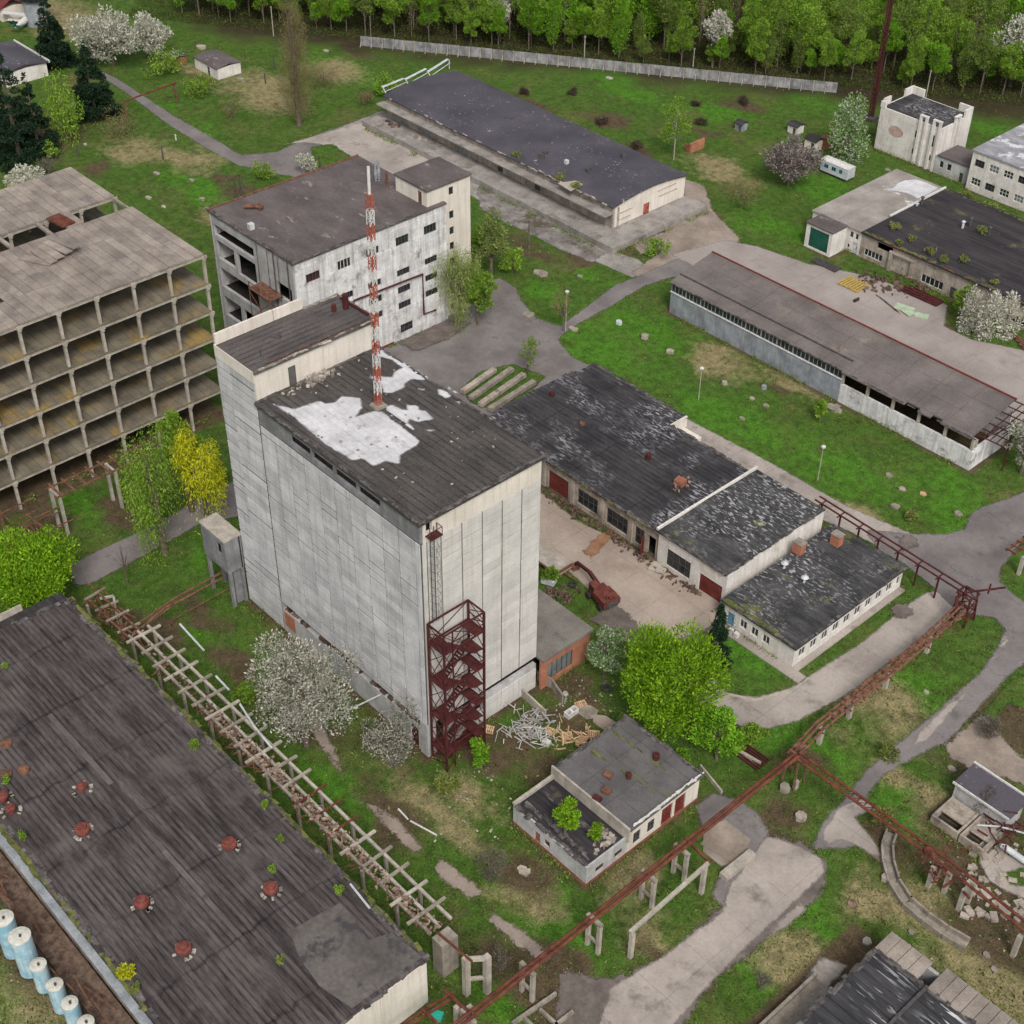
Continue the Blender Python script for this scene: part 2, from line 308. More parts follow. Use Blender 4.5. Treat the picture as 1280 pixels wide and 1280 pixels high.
def tag(o, label, cat, group=None, kind=None):
    if kind: o['kind'] = kind
    if label: o['label'] = label
    if cat: o['category'] = cat
    if group: o['group'] = group
    return o
def struct(o): o['kind'] = 'structure'; return o
def thing(name, label, cat, loc, group=None):
    o = bpy.data.objects.new(name, None); col.objects.link(o); o.location = loc; o.empty_display_size = .5
    return tag(o, label, cat, group)
def dup(root, loc=None, rz=None, sc=None, label=None):
    r = root.copy(); col.objects.link(r)
    if loc is not None: r.location = loc
    if rz is not None: r.rotation_euler = (0, 0, rz)
    if sc is not None: r.scale = sc
    if label: r['label'] = label
    for ch in list(root.children):
        c = ch.copy(); col.objects.link(c); c.parent = r
        for g in list(ch.children):
            d = g.copy(); col.objects.link(d); d.parent = c
    return r

# walls.  face: 'X+' outer plane x=pos facing +x ; 'Y-' outer plane y=pos facing -y, etc
def fpt(face, pos, dep, u, z):
    if face == 'X+': return (pos-dep, u, z)
    if face == 'X-': return (pos+dep, u, z)
    if face == 'Y-': return (u, pos+dep, z)
    return (u, pos-dep, z)
def wall(mb, face, pos, u0, u1, z0, z1, holes=(), th=.35):
    flip = face in ('X-', 'Y-')
    flip = face in ('Y+', 'X-')
    us = sorted({u0, u1}|{min(max(h[k], u0), u1) for h in holes for k in (0, 1)}); zs = sorted({z0, z1}|{min(max(h[k], z0), z1) for h in holes for k in (2, 3)})
    def solid(i, j):
        if i < 0 or j < 0 or i >= len(us)-1 or j >= len(zs)-1: return False
        cu = (us[i]+us[i+1])/2; cz = (zs[j]+zs[j+1])/2
        return not any(h[0] < cu < h[1] and h[2] < cz < h[3] for h in holes)
    P = lambda d, u, z: fpt(face, pos, d, u, z)
    def q(*p):
        mb.quad(*(p[::-1] if flip else p))
    for i in range(len(us)-1):
        for j in range(len(zs)-1):
            if not solid(i, j): continue
            a, b, c, d = us[i], us[i+1], zs[j], zs[j+1]
            q(P(0, a, c), P(0, b, c), P(0, b, d), P(0, a, d)); q(P(th, b, c), P(th, a, c), P(th, a, d), P(th, b, d))
            if not solid(i-1, j): q(P(th, a, c), P(0, a, c), P(0, a, d), P(th, a, d))
            if not solid(i+1, j): q(P(0, b, c), P(th, b, c), P(th, b, d), P(0, b, d))
            if not solid(i, j-1): q(P(th, a, c), P(th, b, c), P(0, b, c), P(0, a, c))
            if not solid(i, j+1): q(P(0, a, d), P(0, b, d), P(th, b, d), P(th, a, d))
def panels(mb, face, pos, us, zs, proud=.07, gu=.09, gz=.05, holes=(), skip=0.0):
    for i in range(len(us)-1):
        for j in range(len(zs)-1):
            a, b, c, d = us[i]+gu/2, us[i+1]-gu/2, zs[j]+gz/2*rnd.choice((.6, 1, 1, 2.2)), zs[j+1]-gz/2
            cu, cz = (a+b)/2, (c+d)/2
            if any(h[0]-.2 < cu < h[1]+.2 and h[2] < cz < h[3] for h in holes) or rnd.random() < skip: continue
            jit = rnd.uniform(0, .025)
            p, q = fpt(face, pos, -proud-jit, a, c), fpt(face, pos, -.004, b, d)
            mb.box(min(p[0], q[0]), max(p[0], q[0]), min(p[1], q[1]), max(p[1], q[1]), c, d)
def lin(a, b, n): return [a+(b-a)*i/n for i in range(n+1)]
def slab(mb, x0, x1, y0, y1, z, t=.3): mb.box(x0, x1, y0, y1, z-t, z)
def window(parent, face, pos, u0, u1, z0, z1, nm=2, nh=0, frame='frame_white', pane='glass', rec=.16, bw=.09, sill=True, label=None):
    mb = MB()
    def bar(a, b, c, d, r0=rec-.06, r1=rec+.04):
        p, q = fpt(face, pos, r0, a, c), fpt(face, pos, r1, b, d)
        mb.box(min(p[0], q[0]), max(p[0], q[0]), min(p[1], q[1]), max(p[1], q[1]), min(c, d), max(c, d))
    bar(u0, u1, z0, z0+bw); bar(u0, u1, z1-bw, z1); bar(u0, u0+bw, z0+bw, z1-bw); bar(u1-bw, u1, z0+bw, z1-bw)
    for k in range(1, nm+1):
        c = u0+(u1-u0)*k/(nm+1); bar(c-bw/2, c+bw/2, z0+bw, z1-bw)
    for k in range(1, nh+1):
        c = z0+(z1-z0)*k/(nh+1); bar(u0+bw, u1-bw, c-bw/2, c+bw/2, rec-.045, rec+.03)
    w = mb.build('window', frame, parent)
    pb = MB(); mb = pb
    p, q = fpt(face, pos, rec, u0+.03, z0+.03), fpt(face, pos, rec+.02, u1-.03, z1-.03)
    pb.box(min(p[0], q[0]), max(p[0], q[0]), min(p[1], q[1]), max(p[1], q[1]), z0+.03, z1-.03)
    pb.build('pane', pane, w)
    if label: w['label'] = label
    return w
def door(parent, face, pos, u0, u1, z0, z1, mat='red_paint', leaves=2, rec=.12, name='door', label=None):
    mb = MB(); n = leaves
    for k in range(n):
        a, b = u0+(u1-u0)*k/n+.03, u0+(u1-u0)*(k+1)/n-.03
        p, q = fpt(face, pos, rec, a, z0), fpt(face, pos, rec+.08, b, z1)
        mb.box(min(p[0], q[0]), max(p[0], q[0]), min(p[1], q[1]), max(p[1], q[1]), z0+.02, z1-.02)
        for zz in (z0+.25, (z0+z1)/2, z1-.3):
            p, q = fpt(face, pos, rec-.05, a+.08, zz), fpt(face, pos, rec-.002, b-.08, zz)
            mb.box(min(p[0], q[0]), max(p[0], q[0]), min(p[1], q[1]), max(p[1], q[1]), zz, zz+.12)
    o = mb.build(name, mat, parent)
    hb = MB(); c = (u0+u1)/2+.25; p, q = fpt(face, pos, rec-.1, c, 0), fpt(face, pos, rec-.002, c+.06, 0)
    hb.box(min(p[0], q[0]), max(p[0], q[0]), min(p[1], q[1]), max(p[1], q[1]), z0+1.0, z0+1.35); hb.build('handle', 'frame_dark', o)
    if label: o['label'] = label
    return o
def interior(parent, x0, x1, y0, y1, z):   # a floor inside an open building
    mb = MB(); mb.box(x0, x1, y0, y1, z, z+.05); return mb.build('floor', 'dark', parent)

# ------------------------------------------------------------------ ground
def ell(px, py, rx, ry, ang=0): c = at(px, py); return (c[0], c[1], rx, ry, ang)
DRY = [ell(230, 200, 9, 5, .3), ell(175, 190, 8, 6), ell(265, 90, 9, 6), ell(330, 115, 14, 9), ell(280, 275, 8, 5), ell(600, 985, 5, 3), ell(565, 1030, 6, 3), ell(520, 1000, 8, 3), ell(60, 20, 20, 10), ell(1200, 1180, 9, 5),
       ell(1100, 880, 9, 6), ell(1230, 1230, 8, 5), ell(1000, 1200, 6, 4), ell(790, 1100, 5, 3), ell(900, 215, 9, 5), ell(900, 450, 7, 5), ell(1000, 480, 9, 4), ell(1070, 640, 6, 3), ell(420, 90, 10, 6), ell(1120, 980, 4, 3), ell(1120, 1130, 6, 4), ell(800, 1170, 5, 3),
       ell(60, 1250, 9, 6), ell(1180, 1010, 6, 4), ell(640, 1130, 4, 3)]
DIRT = [ell(190, 790, 6, 3), ell(250, 770, 7, 2), ell(300, 840, 7, 3, .2), ell(175, 600, 5, 3), ell(620, 930, 6, 3), ell(700, 900, 5, 3), ell(720, 860, 4, 3), ell(640, 1100, 4, 3), ell(680, 1240, 9, 4), ell(690, 1215, 5, 3), ell(640, 250, 14, 3, 0), ell(760, 300, 10, 3),
        ell(660, 310, 9, 3), ell(830, 300, 8, 5), ell(860, 255, 7, 4), ell(1230, 1090, 10, 8), ell(1250, 1180, 9, 4), ell(1110, 1050, 4, 4), ell(930, 1040, 6, 4), ell(1150, 405, 9, 3), ell(590, 1190, 4, 3), ell(40, 1200, 10, 3), ell(280, 220, 4, 3),
        ell(660, 130, 9, 4), ell(760, 150, 7, 3), ell(930, 130, 6, 3), ell(880, 165, 6, 2.5), ell(800, 185, 5, 3), ell(820, 1200, 6, 2), ell(1270, 905, 7, 5), ell(470, 1010, 3, 8, 1.57), ell(380, 910, 5, 3), ell(150, 640, 5, 3), ell(30, 640, 10, 4),
        ell(60, 160, 14, 8), ell(700, 970, 4, 3), ell(1000, 950, 4, 3), ell(970, 1010, 3, 3), ell(430, 55, 14, 3), ell(300, 240, 4, 4), ell(470, 930, 5, 3), ell(130, 210, 4, 3), ell(1220, 950, 7, 3), ell(960, 480, 2, 1.5), ell(730, 320, 4, 3), ell(250, 100, 5, 3)]
LUSH = [ell(250, 800, 5, 3), ell(270, 690, 7, 4), ell(90, 620, 8, 5), ell(430, 90, 16, 5), ell(900, 800, 8, 5), ell(930, 820, 6, 4), ell(560, 100, 10, 4), ell(760, 100, 25, 4), ell(1000, 120, 15, 5), ell(900, 140, 10, 5), ell(1040, 240, 14, 6), ell(960, 280, 10, 5), ell(1200, 650, 10, 6),
        ell(250, 235, 12, 4), ell(760, 440, 14, 6), ell(800, 410, 12, 6), ell(900, 520, 16, 6), ell(1050, 580, 14, 6), ell(1180, 610, 8, 5), ell(660, 1190, 6, 4), ell(620, 1260, 5, 4), ell(690, 1180, 5, 3), ell(960, 900, 7, 3), ell(1130, 850, 7, 5), ell(1030, 930, 7, 4), ell(340, 820, 4, 3),
        ell(670, 1130, 3, 2), ell(1240, 160, 14, 4), ell(740, 340, 5, 3), ell(690, 370, 7, 3), ell(1130, 1010, 4, 3), ell(1030, 1150, 6, 3), ell(950, 1200, 5, 3), ell(30, 1270, 6, 4), ell(250, 165, 5, 3, -.6), ell(200, 130, 5, 3), ell(410, 190, 3, 2), ell(400, 985, 9, 2), ell(1060, 300, 7, 4)]
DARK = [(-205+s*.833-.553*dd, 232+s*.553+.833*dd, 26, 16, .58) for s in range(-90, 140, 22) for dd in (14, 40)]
xs = np.concatenate([[-3000, -1500, -800, -450], np.arange(-320, 12, 1.0), [60, 200, 600, 1500, 3000]])
ys = np.concatenate([[-3000, -1200, -400, -100], np.arange(-8, 330, 1.0), [400, 600, 1000, 1800, 3500]])
GX, GY = np.meshgrid(xs, ys, indexing='ij')
ru = np.random.RandomState(3)
def smooth_noise(freq):
    g = ru.rand(90, 90); a = (GX+400)*freq; b = (GY+100)*freq; i = np.floor(a).astype(int) % 89; j = np.floor(b).astype(int) % 89; fa = a-np.floor(a); fb = b-np.floor(b)
    fa = fa*fa*(3-2*fa); fb = fb*fb*(3-2*fb)
    return g[i, j]*(1-fa)*(1-fb)+g[i+1, j]*fa*(1-fb)+g[i, j+1]*(1-fa)*fb+g[i+1, j+1]*fa*fb
warpx = (smooth_noise(.23)-.5)*5+(smooth_noise(.6)-.5)*2.4; warpy = (smooth_noise(.21)-.5)*5+(smooth_noise(.55)-.5)*2.4
def field(lst):
    f = np.zeros_like(GX)
    for (cx, cy, rx, ry, an) in lst:
        dx = GX+warpx-cx; dy = GY+warpy-cy; c, s = math.cos(an), math.sin(an)
        a = (dx*c+dy*s)/rx; b = (-dx*s+dy*c)/ry; f = np.maximum(f, np.clip(1.35-np.sqrt(a*a+b*b), 0, 1))
    return np.clip(f, 0, 1)
nx, ny = GX.shape
me = bpy.data.meshes.new('ground')
vv = np.stack([GX, GY, np.zeros_like(GX)], -1).reshape(-1, 3)
idx = (np.arange(nx-1)[:, None]*ny+np.arange(ny-1)[None]).reshape(-1)
ff = np.stack([idx, idx+ny, idx+ny+1, idx+1], -1)
me.from_pydata(vv.tolist(), [], ff.tolist())
att = me.color_attributes.new('cover', 'FLOAT_COLOR', 'POINT')
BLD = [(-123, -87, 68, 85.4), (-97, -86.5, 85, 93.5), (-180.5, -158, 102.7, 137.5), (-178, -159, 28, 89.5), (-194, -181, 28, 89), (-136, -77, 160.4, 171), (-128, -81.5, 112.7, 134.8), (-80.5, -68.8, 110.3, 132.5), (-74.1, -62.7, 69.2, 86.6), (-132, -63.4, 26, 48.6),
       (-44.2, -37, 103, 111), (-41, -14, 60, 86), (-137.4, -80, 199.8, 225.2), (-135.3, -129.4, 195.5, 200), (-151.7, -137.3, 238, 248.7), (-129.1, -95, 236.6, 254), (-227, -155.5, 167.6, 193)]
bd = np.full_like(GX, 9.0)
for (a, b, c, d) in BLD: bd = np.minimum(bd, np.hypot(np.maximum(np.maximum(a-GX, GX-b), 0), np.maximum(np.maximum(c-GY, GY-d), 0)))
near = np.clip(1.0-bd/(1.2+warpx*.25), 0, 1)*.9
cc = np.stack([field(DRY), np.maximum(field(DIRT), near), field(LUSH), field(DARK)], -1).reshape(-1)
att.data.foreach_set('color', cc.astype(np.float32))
def grass_material(edge=0):
    ma = bpy.data.materials.new('grass_ground'); ma.use_nodes = True; t = ma.node_tree; t.nodes.clear()
    out = N(t, 'ShaderNodeOutputMaterial'); b = N(t, 'ShaderNodeBsdfPrincipled'); t.links.new(b.outputs[0], out.inputs[0])
    va = N(t, 'ShaderNodeVertexColor'); va.layer_name = 'cover'; sp = N(t, 'ShaderNodeSeparateColor'); t.links.new(va.outputs[0], sp.inputs[0])
    n1 = noise(t, .11, detail=7, rough=.65); n2 = noise(t, .9, detail=6, rough=.7, off=5); n3 = noise(t, 4.5, detail=3, off=9); n4 = noise(t, .35, detail=6, rough=.7, off=19)
    c = ramp(t, n1.outputs[0], [(.28, (.125, .115, .050)), (.40, (.085, .120, .028)), (.54, (.058, .118, .018)), (.66, (.075, .125, .024)), (.76, (.120, .110, .050))]).outputs[0]
    def m(sock, colour, lo=.25, hi=.6, nn=n2, k=.9):
        nonlocal c
        a = N(t, 'ShaderNodeMath', operation='MULTIPLY_ADD'); t.links.new(nn.outputs[0], a.inputs[0]); a.inputs[1].default_value = k; a.inputs[2].default_value = -k/2
        s = N(t, 'ShaderNodeMath', operation='ADD'); t.links.new(a.outputs[0], s.inputs[0]); t.links.new(sock, s.inputs[1])
        c = mix(t, c, colour, ramp(t, s.outputs[0], [(lo, G3(0)), (hi, G3(1))]).outputs[0])
    m(sp.outputs[2], (.065, .170, .016), .28, 1.05)
    m(sp.outputs[0], (.24, .205, .105), .28, .95)
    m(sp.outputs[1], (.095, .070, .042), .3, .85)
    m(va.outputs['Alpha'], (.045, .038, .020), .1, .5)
    c = mix(t, c, (.075, .060, .030), ramp(t, n4.outputs[0], [(.54, G3(0)), (.70, G3(.75))]).outputs[0])
    c = mix(t, c, ramp(t, n2.outputs[0], [(.3, G3(.55)), (.7, G3(1.3))]).outputs[0], 1.0, 'MULTIPLY')
    c = mix(t, c, ramp(t, n3.outputs[0], [(.3, G3(.6)), (.7, G3(1.3))]).outputs[0], 1.0, 'MULTIPLY')
    t.links.new(c, b.inputs['Base Color']); b.inputs['Roughness'].default_value = .95; b.inputs['Specular IOR Level'].default_value = .1
    bu = N(t, 'ShaderNodeBump'); bu.inputs['Strength'].default_value = .6; bu.inputs['Distance'].default_value = .25
    t.links.new(n3.outputs[0], bu.inputs['Height']); t.links.new(bu.outputs[0], b.inputs['Normal'])
    if edge: edge_fade(t, b, out, edge)
    return ma
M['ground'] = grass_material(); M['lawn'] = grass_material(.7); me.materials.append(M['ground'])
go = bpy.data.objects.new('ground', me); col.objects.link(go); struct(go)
# ------------------------------------------------------------------ roads, paths
EXCL = []
_zl = [0.012]
def rough_poly(pts, jit=.28, step=1.3, seed=1):
    q = random.Random(seed); ph = [q.uniform(0, 6.28) for _ in range(8)]; o = []; n = len(pts); st = min(step, .55) if jit >= .1 else step
    acc = 0.0
    for i in range(n):
        a, b = pts[i], pts[(i+1) % n]; L = math.hypot(b[0]-a[0], b[1]-a[1]); k = max(1, int(L/st)); nxx, nyy = -(b[1]-a[1])/max(L, .01), (b[0]-a[0])/max(L, .01)
        for j in range(k):
            t = j/k; u = acc+L*t; w = min(1, 4*t*(1-t)+.15)
            d = jit*w*(.9*math.sin(u*.45+ph[0])+.7*math.sin(u*.97+ph[1])+.5*math.sin(u*2.1+ph[2])+.35*math.sin(u*4.3+ph[3]))+q.gauss(0, jit*.22)
            o.append((a[0]+(b[0]-a[0])*t+nxx*d, a[1]+(b[1]-a[1])*t+nyy*d))
        acc += L
    return o
def seg_dist(X, Y, pts):
    d = np.full(X.shape, 1e9); n = len(pts)
    for i in range(n):
        (x1, y1), (x2, y2) = pts[i], pts[(i+1) % n]; vx, vy = x2-x1, y2-y1; L = vx*vx+vy*vy+1e-9
        t = np.clip(((X-x1)*vx+(Y-y1)*vy)/L, 0, 1); d = np.minimum(d, np.hypot(X-x1-t*vx, Y-y1-t*vy))
    return d
def inpoly(px_, py_, poly):
    inside = np.zeros(px_.shape, bool); n = len(poly); j = n-1
    for i in range(n):
        xi, yi = poly[i][0], poly[i][1]; xj, yj = poly[j][0], poly[j][1]
        c = ((yi > py_) != (yj > py_)) & (px_ < (xj-xi)*(py_-yi)/((yj-yi) or 1e-9)+xi); inside ^= c; j = i
    return inside
def sheet(name, pxs, mat, jit=.28, world=False, excl=True):
    pts = [tuple(p) for p in pxs] if world else [at(*p)[:2] for p in pxs]
    if excl: EXCL.append(pts)
    _zl[0] += .006; z = _zl[0]; st = .6
    xs = np.arange(min(p[0] for p in pts)-1.2, max(p[0] for p in pts)+1.8, st); ys = np.arange(min(p[1] for p in pts)-1.2, max(p[1] for p in pts)+1.8, st)
    X, Y = np.meshgrid(xs, ys, indexing='ij'); sd = seg_dist(X, Y, pts)*np.where(inpoly(X, Y, pts), 1, -1)
    ok = sd > -1.1; cell = ok[:-1, :-1] | ok[1:, :-1] | ok[:-1, 1:] | ok[1:, 1:]
    I, J = np.nonzero(cell); ny = len(ys); q = np.stack([I*ny+J, (I+1)*ny+J, (I+1)*ny+J+1, I*ny+J+1], -1)
    used, inv = np.unique(q, return_inverse=True); q = inv.reshape(q.shape)
    V = np.stack([X.reshape(-1)[used], Y.reshape(-1)[used], np.full(len(used), z)], -1)
    me = bpy.data.meshes.new(name); me.from_pydata(V.tolist(), [], q.tolist()); me.materials.append(M[mat] if isinstance(mat, str) else mat)
    at_ = me.attributes.new('edge', 'FLOAT', 'POINT'); at_.data.foreach_set('value', np.clip(sd.reshape(-1)[used], -3, 3).astype(np.float32))
    o = bpy.data.objects.new(name, me); col.objects.link(o); return struct(o)
M['damp'] = surf('damp', (.10, .085, .075), (.17, .14, .125), .6, fine=3, finev=.2, edge=1.3)
M['litter_ground'] = surf('litter_ground', (.07, .05, .035), (.16, .12, .085), .8, fine=3, finev=.5, edge=1.6)
sheet('path', [(125, 88), (150, 100), (180, 120), (215, 143), (262, 170), (302, 194), (345, 190), (385, 172), (420, 160), (455, 147), (478, 138), (500, 150), (500, 200), (440, 230), (380, 224), (335, 215), (298, 207), (255, 184), (205, 152), (160, 118), (130, 98)], 'asphalt')
sheet('apron', [(455, 147), (480, 140), (560, 190), (640, 240), (700, 275), (760, 312), (800, 325), (815, 340), (790, 347), (740, 325), (700, 312), (640, 280), (590, 245), (500, 240), (440, 232), (380, 222), (372, 205), (430, 190), (390, 175)], 'slab_dock_edge')
sheet('concrete_apron', [(355, 181), (452, 153), (545, 195), (560, 210), (555, 235), (480, 235), (437, 195), (400, 180), (380, 178)], 'conc_road_edge', .1)
sheet('lawn', [(388, 184), (415, 180), (440, 196), (430, 215), (395, 212)], 'lawn', .3, excl=False)
sheet('service_strip', [(596, 232), (640, 248), (700, 282), (755, 318), (740, 330), (690, 305), (640, 282), (600, 262)], 'asphalt_rough', .5)
sheet('dirt_track', [(850, 222), (880, 232), (890, 262), (925, 300), (905, 325), (875, 322), (830, 345), (800, 352), (790, 340), (830, 312), (800, 318), (790, 305), (830, 290), (858, 262)], 'path_pink_edge', .6)
sheet('courtyard_road', [(430, 420), (500, 428), (560, 395), (600, 372), (607, 352), (625, 348), (645, 360), (652, 376), (670, 398), (700, 408), (735, 382), (770, 356), (800, 345), (840, 326), (870, 318), (905, 332), (870, 345), (840, 347), (805, 358), (762, 384), (725, 404), (697, 424), (715, 447), (755, 465), (700, 485), (650, 515), (600, 560), (470, 500)], 'asphalt')
sheet('weed_bed', [(575, 487), (600, 465), (640, 455), (682, 470), (660, 495), (615, 512), (590, 505)], 'lawn', .4, excl=False)
sheet('truck_yard', [(838, 318), (880, 308), (905, 300), (945, 308), (1010, 330), (1085, 345), (1185, 382), (1180, 408), (1215, 425), (1250, 432), (1300, 442), (1300, 545), (1220, 500), (1050, 430), (900, 350)], 'conc_mauve')
sheet('work_yard', [(560, 560), (600, 560), (672, 612), (720, 650), (800, 690), (905, 750), (908, 772), (885, 800), (870, 835), (835, 850), (800, 810), (770, 770), (690, 695), (640, 660)], 'conc_yard_edge', .15)
sheet('concrete_road', [(860, 790), (890, 840), (905, 866), (945, 872), (990, 860), (1020, 840), (1075, 805), (1140, 752), (1160, 740), (1195, 735), (1205, 758), (1160, 795), (1110, 830), (1060, 868), (1000, 900), (960, 912), (925, 908), (880, 890), (840, 850)], 'conc_road_edge', .22)
sheet('back_path', [(838, 512), (870, 530), (940, 566), (1000, 600), (1060, 634), (1140, 668), (1160, 690), (1110, 690), (1060, 664), (1020, 648), (960, 620), (880, 580), (830, 545)], 'conc_road_edge', .15)
sheet('junction_road', [(1080, 662), (1140, 668), (1180, 668), (1205, 662), (1212, 645), (1222, 636), (1255, 625), (1300, 608), (1300, 650), (1268, 690), (1250, 712), (1250, 728), (1268, 745), (1300, 765), (1300, 815), (1265, 842), (1228, 880), (1185, 928), (1160, 938), (1130, 955), (1104, 970), (1084, 995), (1066, 1030), (1085, 1050), (1060, 1062), (1012, 1062), (1030, 1025), (1055, 1000), (1080, 966), (1120, 932), (1165, 895), (1205, 858), (1222, 845), (1245, 812), (1256, 788), (1243, 772), (1200, 768), (1160, 730), (1130, 705), (1100, 690)], 'asphalt', .3)
sheet('worn_slabs', [(1258, 780), (1262, 800), (1242, 826), (1222, 850), (1190, 890), (1160, 925), (1140, 935), (1150, 915), (1175, 890), (1205, 862), (1225, 845), (1248, 812), (1256, 790)], 'conc_road_edge', .3)
sheet('mud_patch', [(1182, 932), (1200, 915), (1228, 892), (1240, 905), (1262, 935), (1300, 965), (1300, 990), (1250, 970), (1215, 962), (1190, 950)], 'path_pink_edge', .5)
sheet('side_road', [(1300, 895), (1262, 880), (1240, 905), (1228, 892), (1262, 850), (1300, 838)], 'lawn', .3, excl=False)
sheet('gravel_patch', [(1028, 1040), (1050, 1008), (1080, 1000), (1100, 1010), (1068, 1022), (1095, 1055), (1108, 1085), (1080, 1062), (1050, 1050), (1030, 1060)], 'conc_road_edge', .4)
sheet('dirt_margin', [(700, 1215), (770, 1225), (840, 1190), (905, 1130), (900, 1095), (950, 1046), (1000, 1052), (1036, 1080), (1028, 1115), (960, 1172), (880, 1242), (845, 1300), (690, 1300)], 'damp', .6)
sheet('wide_road', [(744, 1300), (762, 1236), (826, 1198), (903, 1140), (906, 1110), (945, 1051), (958, 1046), (996, 1056), (1028, 1075), (1031, 1091), (988, 1134), (940, 1178), (879, 1240), (826, 1300)], 'conc_road_edge', .2)
sheet('slab_path', [(975, 1150), (1000, 1128), (1008, 1138), (985, 1158), (940, 1185)], 'conc_road_edge')
sheet('asphalt_pad', [(868, 1010), (890, 992), (920, 1000), (945, 1015), (962, 1042), (940, 1072), (912, 1110), (905, 1140), (890, 1120), (905, 1080), (880, 1040)], 'asphalt', .3)
sheet('broken_path', [(85, 708), (160, 672), (215, 645), (250, 622), (300, 600), (330, 640), (250, 656), (190, 690), (120, 728), (95, 735)], 'asphalt', .2)
for k, pp in enumerate([[(360, 872), (382, 905), (402, 935), (430, 976), (424, 948), (404, 905), (385, 880)], [(452, 1003), (478, 1012), (505, 1032), (527, 1062), (522, 1073), (500, 1052), (474, 1024)],
                        [(548, 1074), (570, 1088), (604, 1118), (585, 1124), (562, 1108), (543, 1088)], [(614, 1140), (650, 1162), (690, 1198), (672, 1202), (640, 1178), (616, 1158)], [(895, 320), (860, 335), (880, 340)]]):
    sheet('slab_path', pp, 'path_pink_edge', .35)
sheet('ruined_slab', [(1222, 1075), (1240, 1062), (1300, 1085), (1300, 1132), (1262, 1118), (1236, 1102)], 'conc_road_edge', .6)
sheet('yard_strip', [(960, 1290), (1025, 1198), (1060, 1208), (1020, 1250), (990, 1300)], 'conc_road_edge', .2)
sheet('pond_patch', [(1255, 1092), (1280, 1085), (1300, 1095), (1300, 1110), (1262, 1108)], 'lawn', .4, excl=False)
sheet('tank_yard_litter', [(0, 1040), (60, 1110), (170, 1300), (120, 1300), (60, 1220), (0, 1130)], 'litter_ground', .7)

_d = 0; M['stain'] = surf('stain', (.22, .10, .05), (.30, .17, .10), .6, fine=3, finev=.2, edge=1.2)
sheet('rust_stain', [(728, 690), (752, 668), (770, 660), (765, 672), (740, 700)], 'stain', excl=False)
sheet('damp_patch', [(735, 775), (770, 755), (800, 785), (850, 800), (880, 790), (900, 775), (885, 805), (850, 830), (800, 815), (760, 790)], 'damp', excl=False)
sheet('damp_patch', [(500, 430), (560, 400), (590, 405), (560, 425), (520, 440)], 'damp', excl=False)
sheet('pothole', [(1118, 672), (1140, 670), (1150, 682), (1130, 690)], 'damp', excl=False)
sheet('pothole', [(1112, 765), (1130, 752), (1142, 768), (1128, 778)], 'damp', excl=False)
def rect_ex(x0, x1, y0, y1): EXCL.append([(x0-.3, y0-.3), (x1+.3, y0-.3), (x1+.3, y1+.3), (x0-.3, y1+.3)])
# ------------------------------------------------------------------ 1 silo tower
rect_ex(-123, -87, 68.3, 85.3)
T = thing('silo_tower', 'tall grey panel clad silo tower with white patches on its dark flat roof', 'tower', (-105, 76.8, 0))
X0, X1, Y0, Y1 = -122.8, -87.4, 68.5, 85.1; XH = -115.3; ZR, ZH = 34.6, 38.4
mb = MB()   # cores
slot = [(-109.4+i*3.98, -105.65+i*3.98, 32.25, 33.4) for i in range(4)]
wall(mb, 'Y-', Y0, XH, X1, 31.6, ZR-.5, slot)
mb.build('upper_band', 'render_grey', T)
mb = MB(); mb.box(XH+.6, X1-.7, Y0+.55, Y1-.5, 32.01, ZR-.55); mb.build('slot_shade', 'dark', T)  # near-black box stands in for the shade behind the upper slots
mb = MB(); mb.box(X0+.05, X1-.05, Y0+.05, Y1-.05, 5.11, 31.6); mb.box(X0+.5, X1-.7, Y0+.96, Y1-.5, 4.0, 5.1); mb.box(X0+.05, XH-.05, Y0+.05, Y1-.05, 31.6, ZH-.9); mb.box(XH, X1-.4, Y0+.4, Y1-.4, 31.6, 32.0)
mb.build('core', 'panel_core', T)
mb = MB(); us = lin(XH+.15, X1-.75, 10); zsp = lin(5.1, 31.5, 24)
panels(mb, 'Y-', Y0, us, zsp, gu=.14, gz=.12); panels(mb, 'Y-', Y0, [X1-.72, X1+.02], lin(5.1, 31.5, 12), gu=.05)
panels(mb, 'Y-', Y0, [X0, X0+2.6, XH-.05], lin(.4, 36.8, 32), gu=.06, gz=.16)
mb.build('wall', 'panel_grey', T)
mb = MB(); us = [Y0+.12, 69.3, 71.15]+lin(71.15, Y1, 5)[1:]
panels(mb, 'X+', X1, us, lin(5.1, 31.4, 24), gu=.15, gz=.06); panels(mb, 'X+', X1, us[2:], lin(.1, 3.2, 3), gu=.12, holes=[(74.2, 76.8, 1.9, 3.4)])
mb.build('end_wall', 'panel_light', T)
mb = MB(); wall(mb, 'X+', X1+.02, Y0+.36, Y1, 31.4, ZR-.35, [(69.3, 70.1, 32.5, 34.0)], .4); mb.build('gable_band', 'cream', T)
mb = MB(); wall(mb, 'X+', XH, Y0+.02, Y1, ZR-.01, ZH-.35, [(72.9, 73.9, ZR-.01, 37.0)], .4); wall(mb, 'Y+', Y1, X0, XH, ZR-3, ZH-.35)
mb.box(X0-.02, XH+.02, Y0-.14, Y0+.06, ZH-1.55, ZH-.02)
mb.box(X0, X0+.3, Y0, 76.2, ZH-.02, ZH+1.35); mb.box(X0, X0+.3, 76.3, 80.3, ZH-.02, ZH+1.3)
mb.build('upper_wall', 'cream', T)
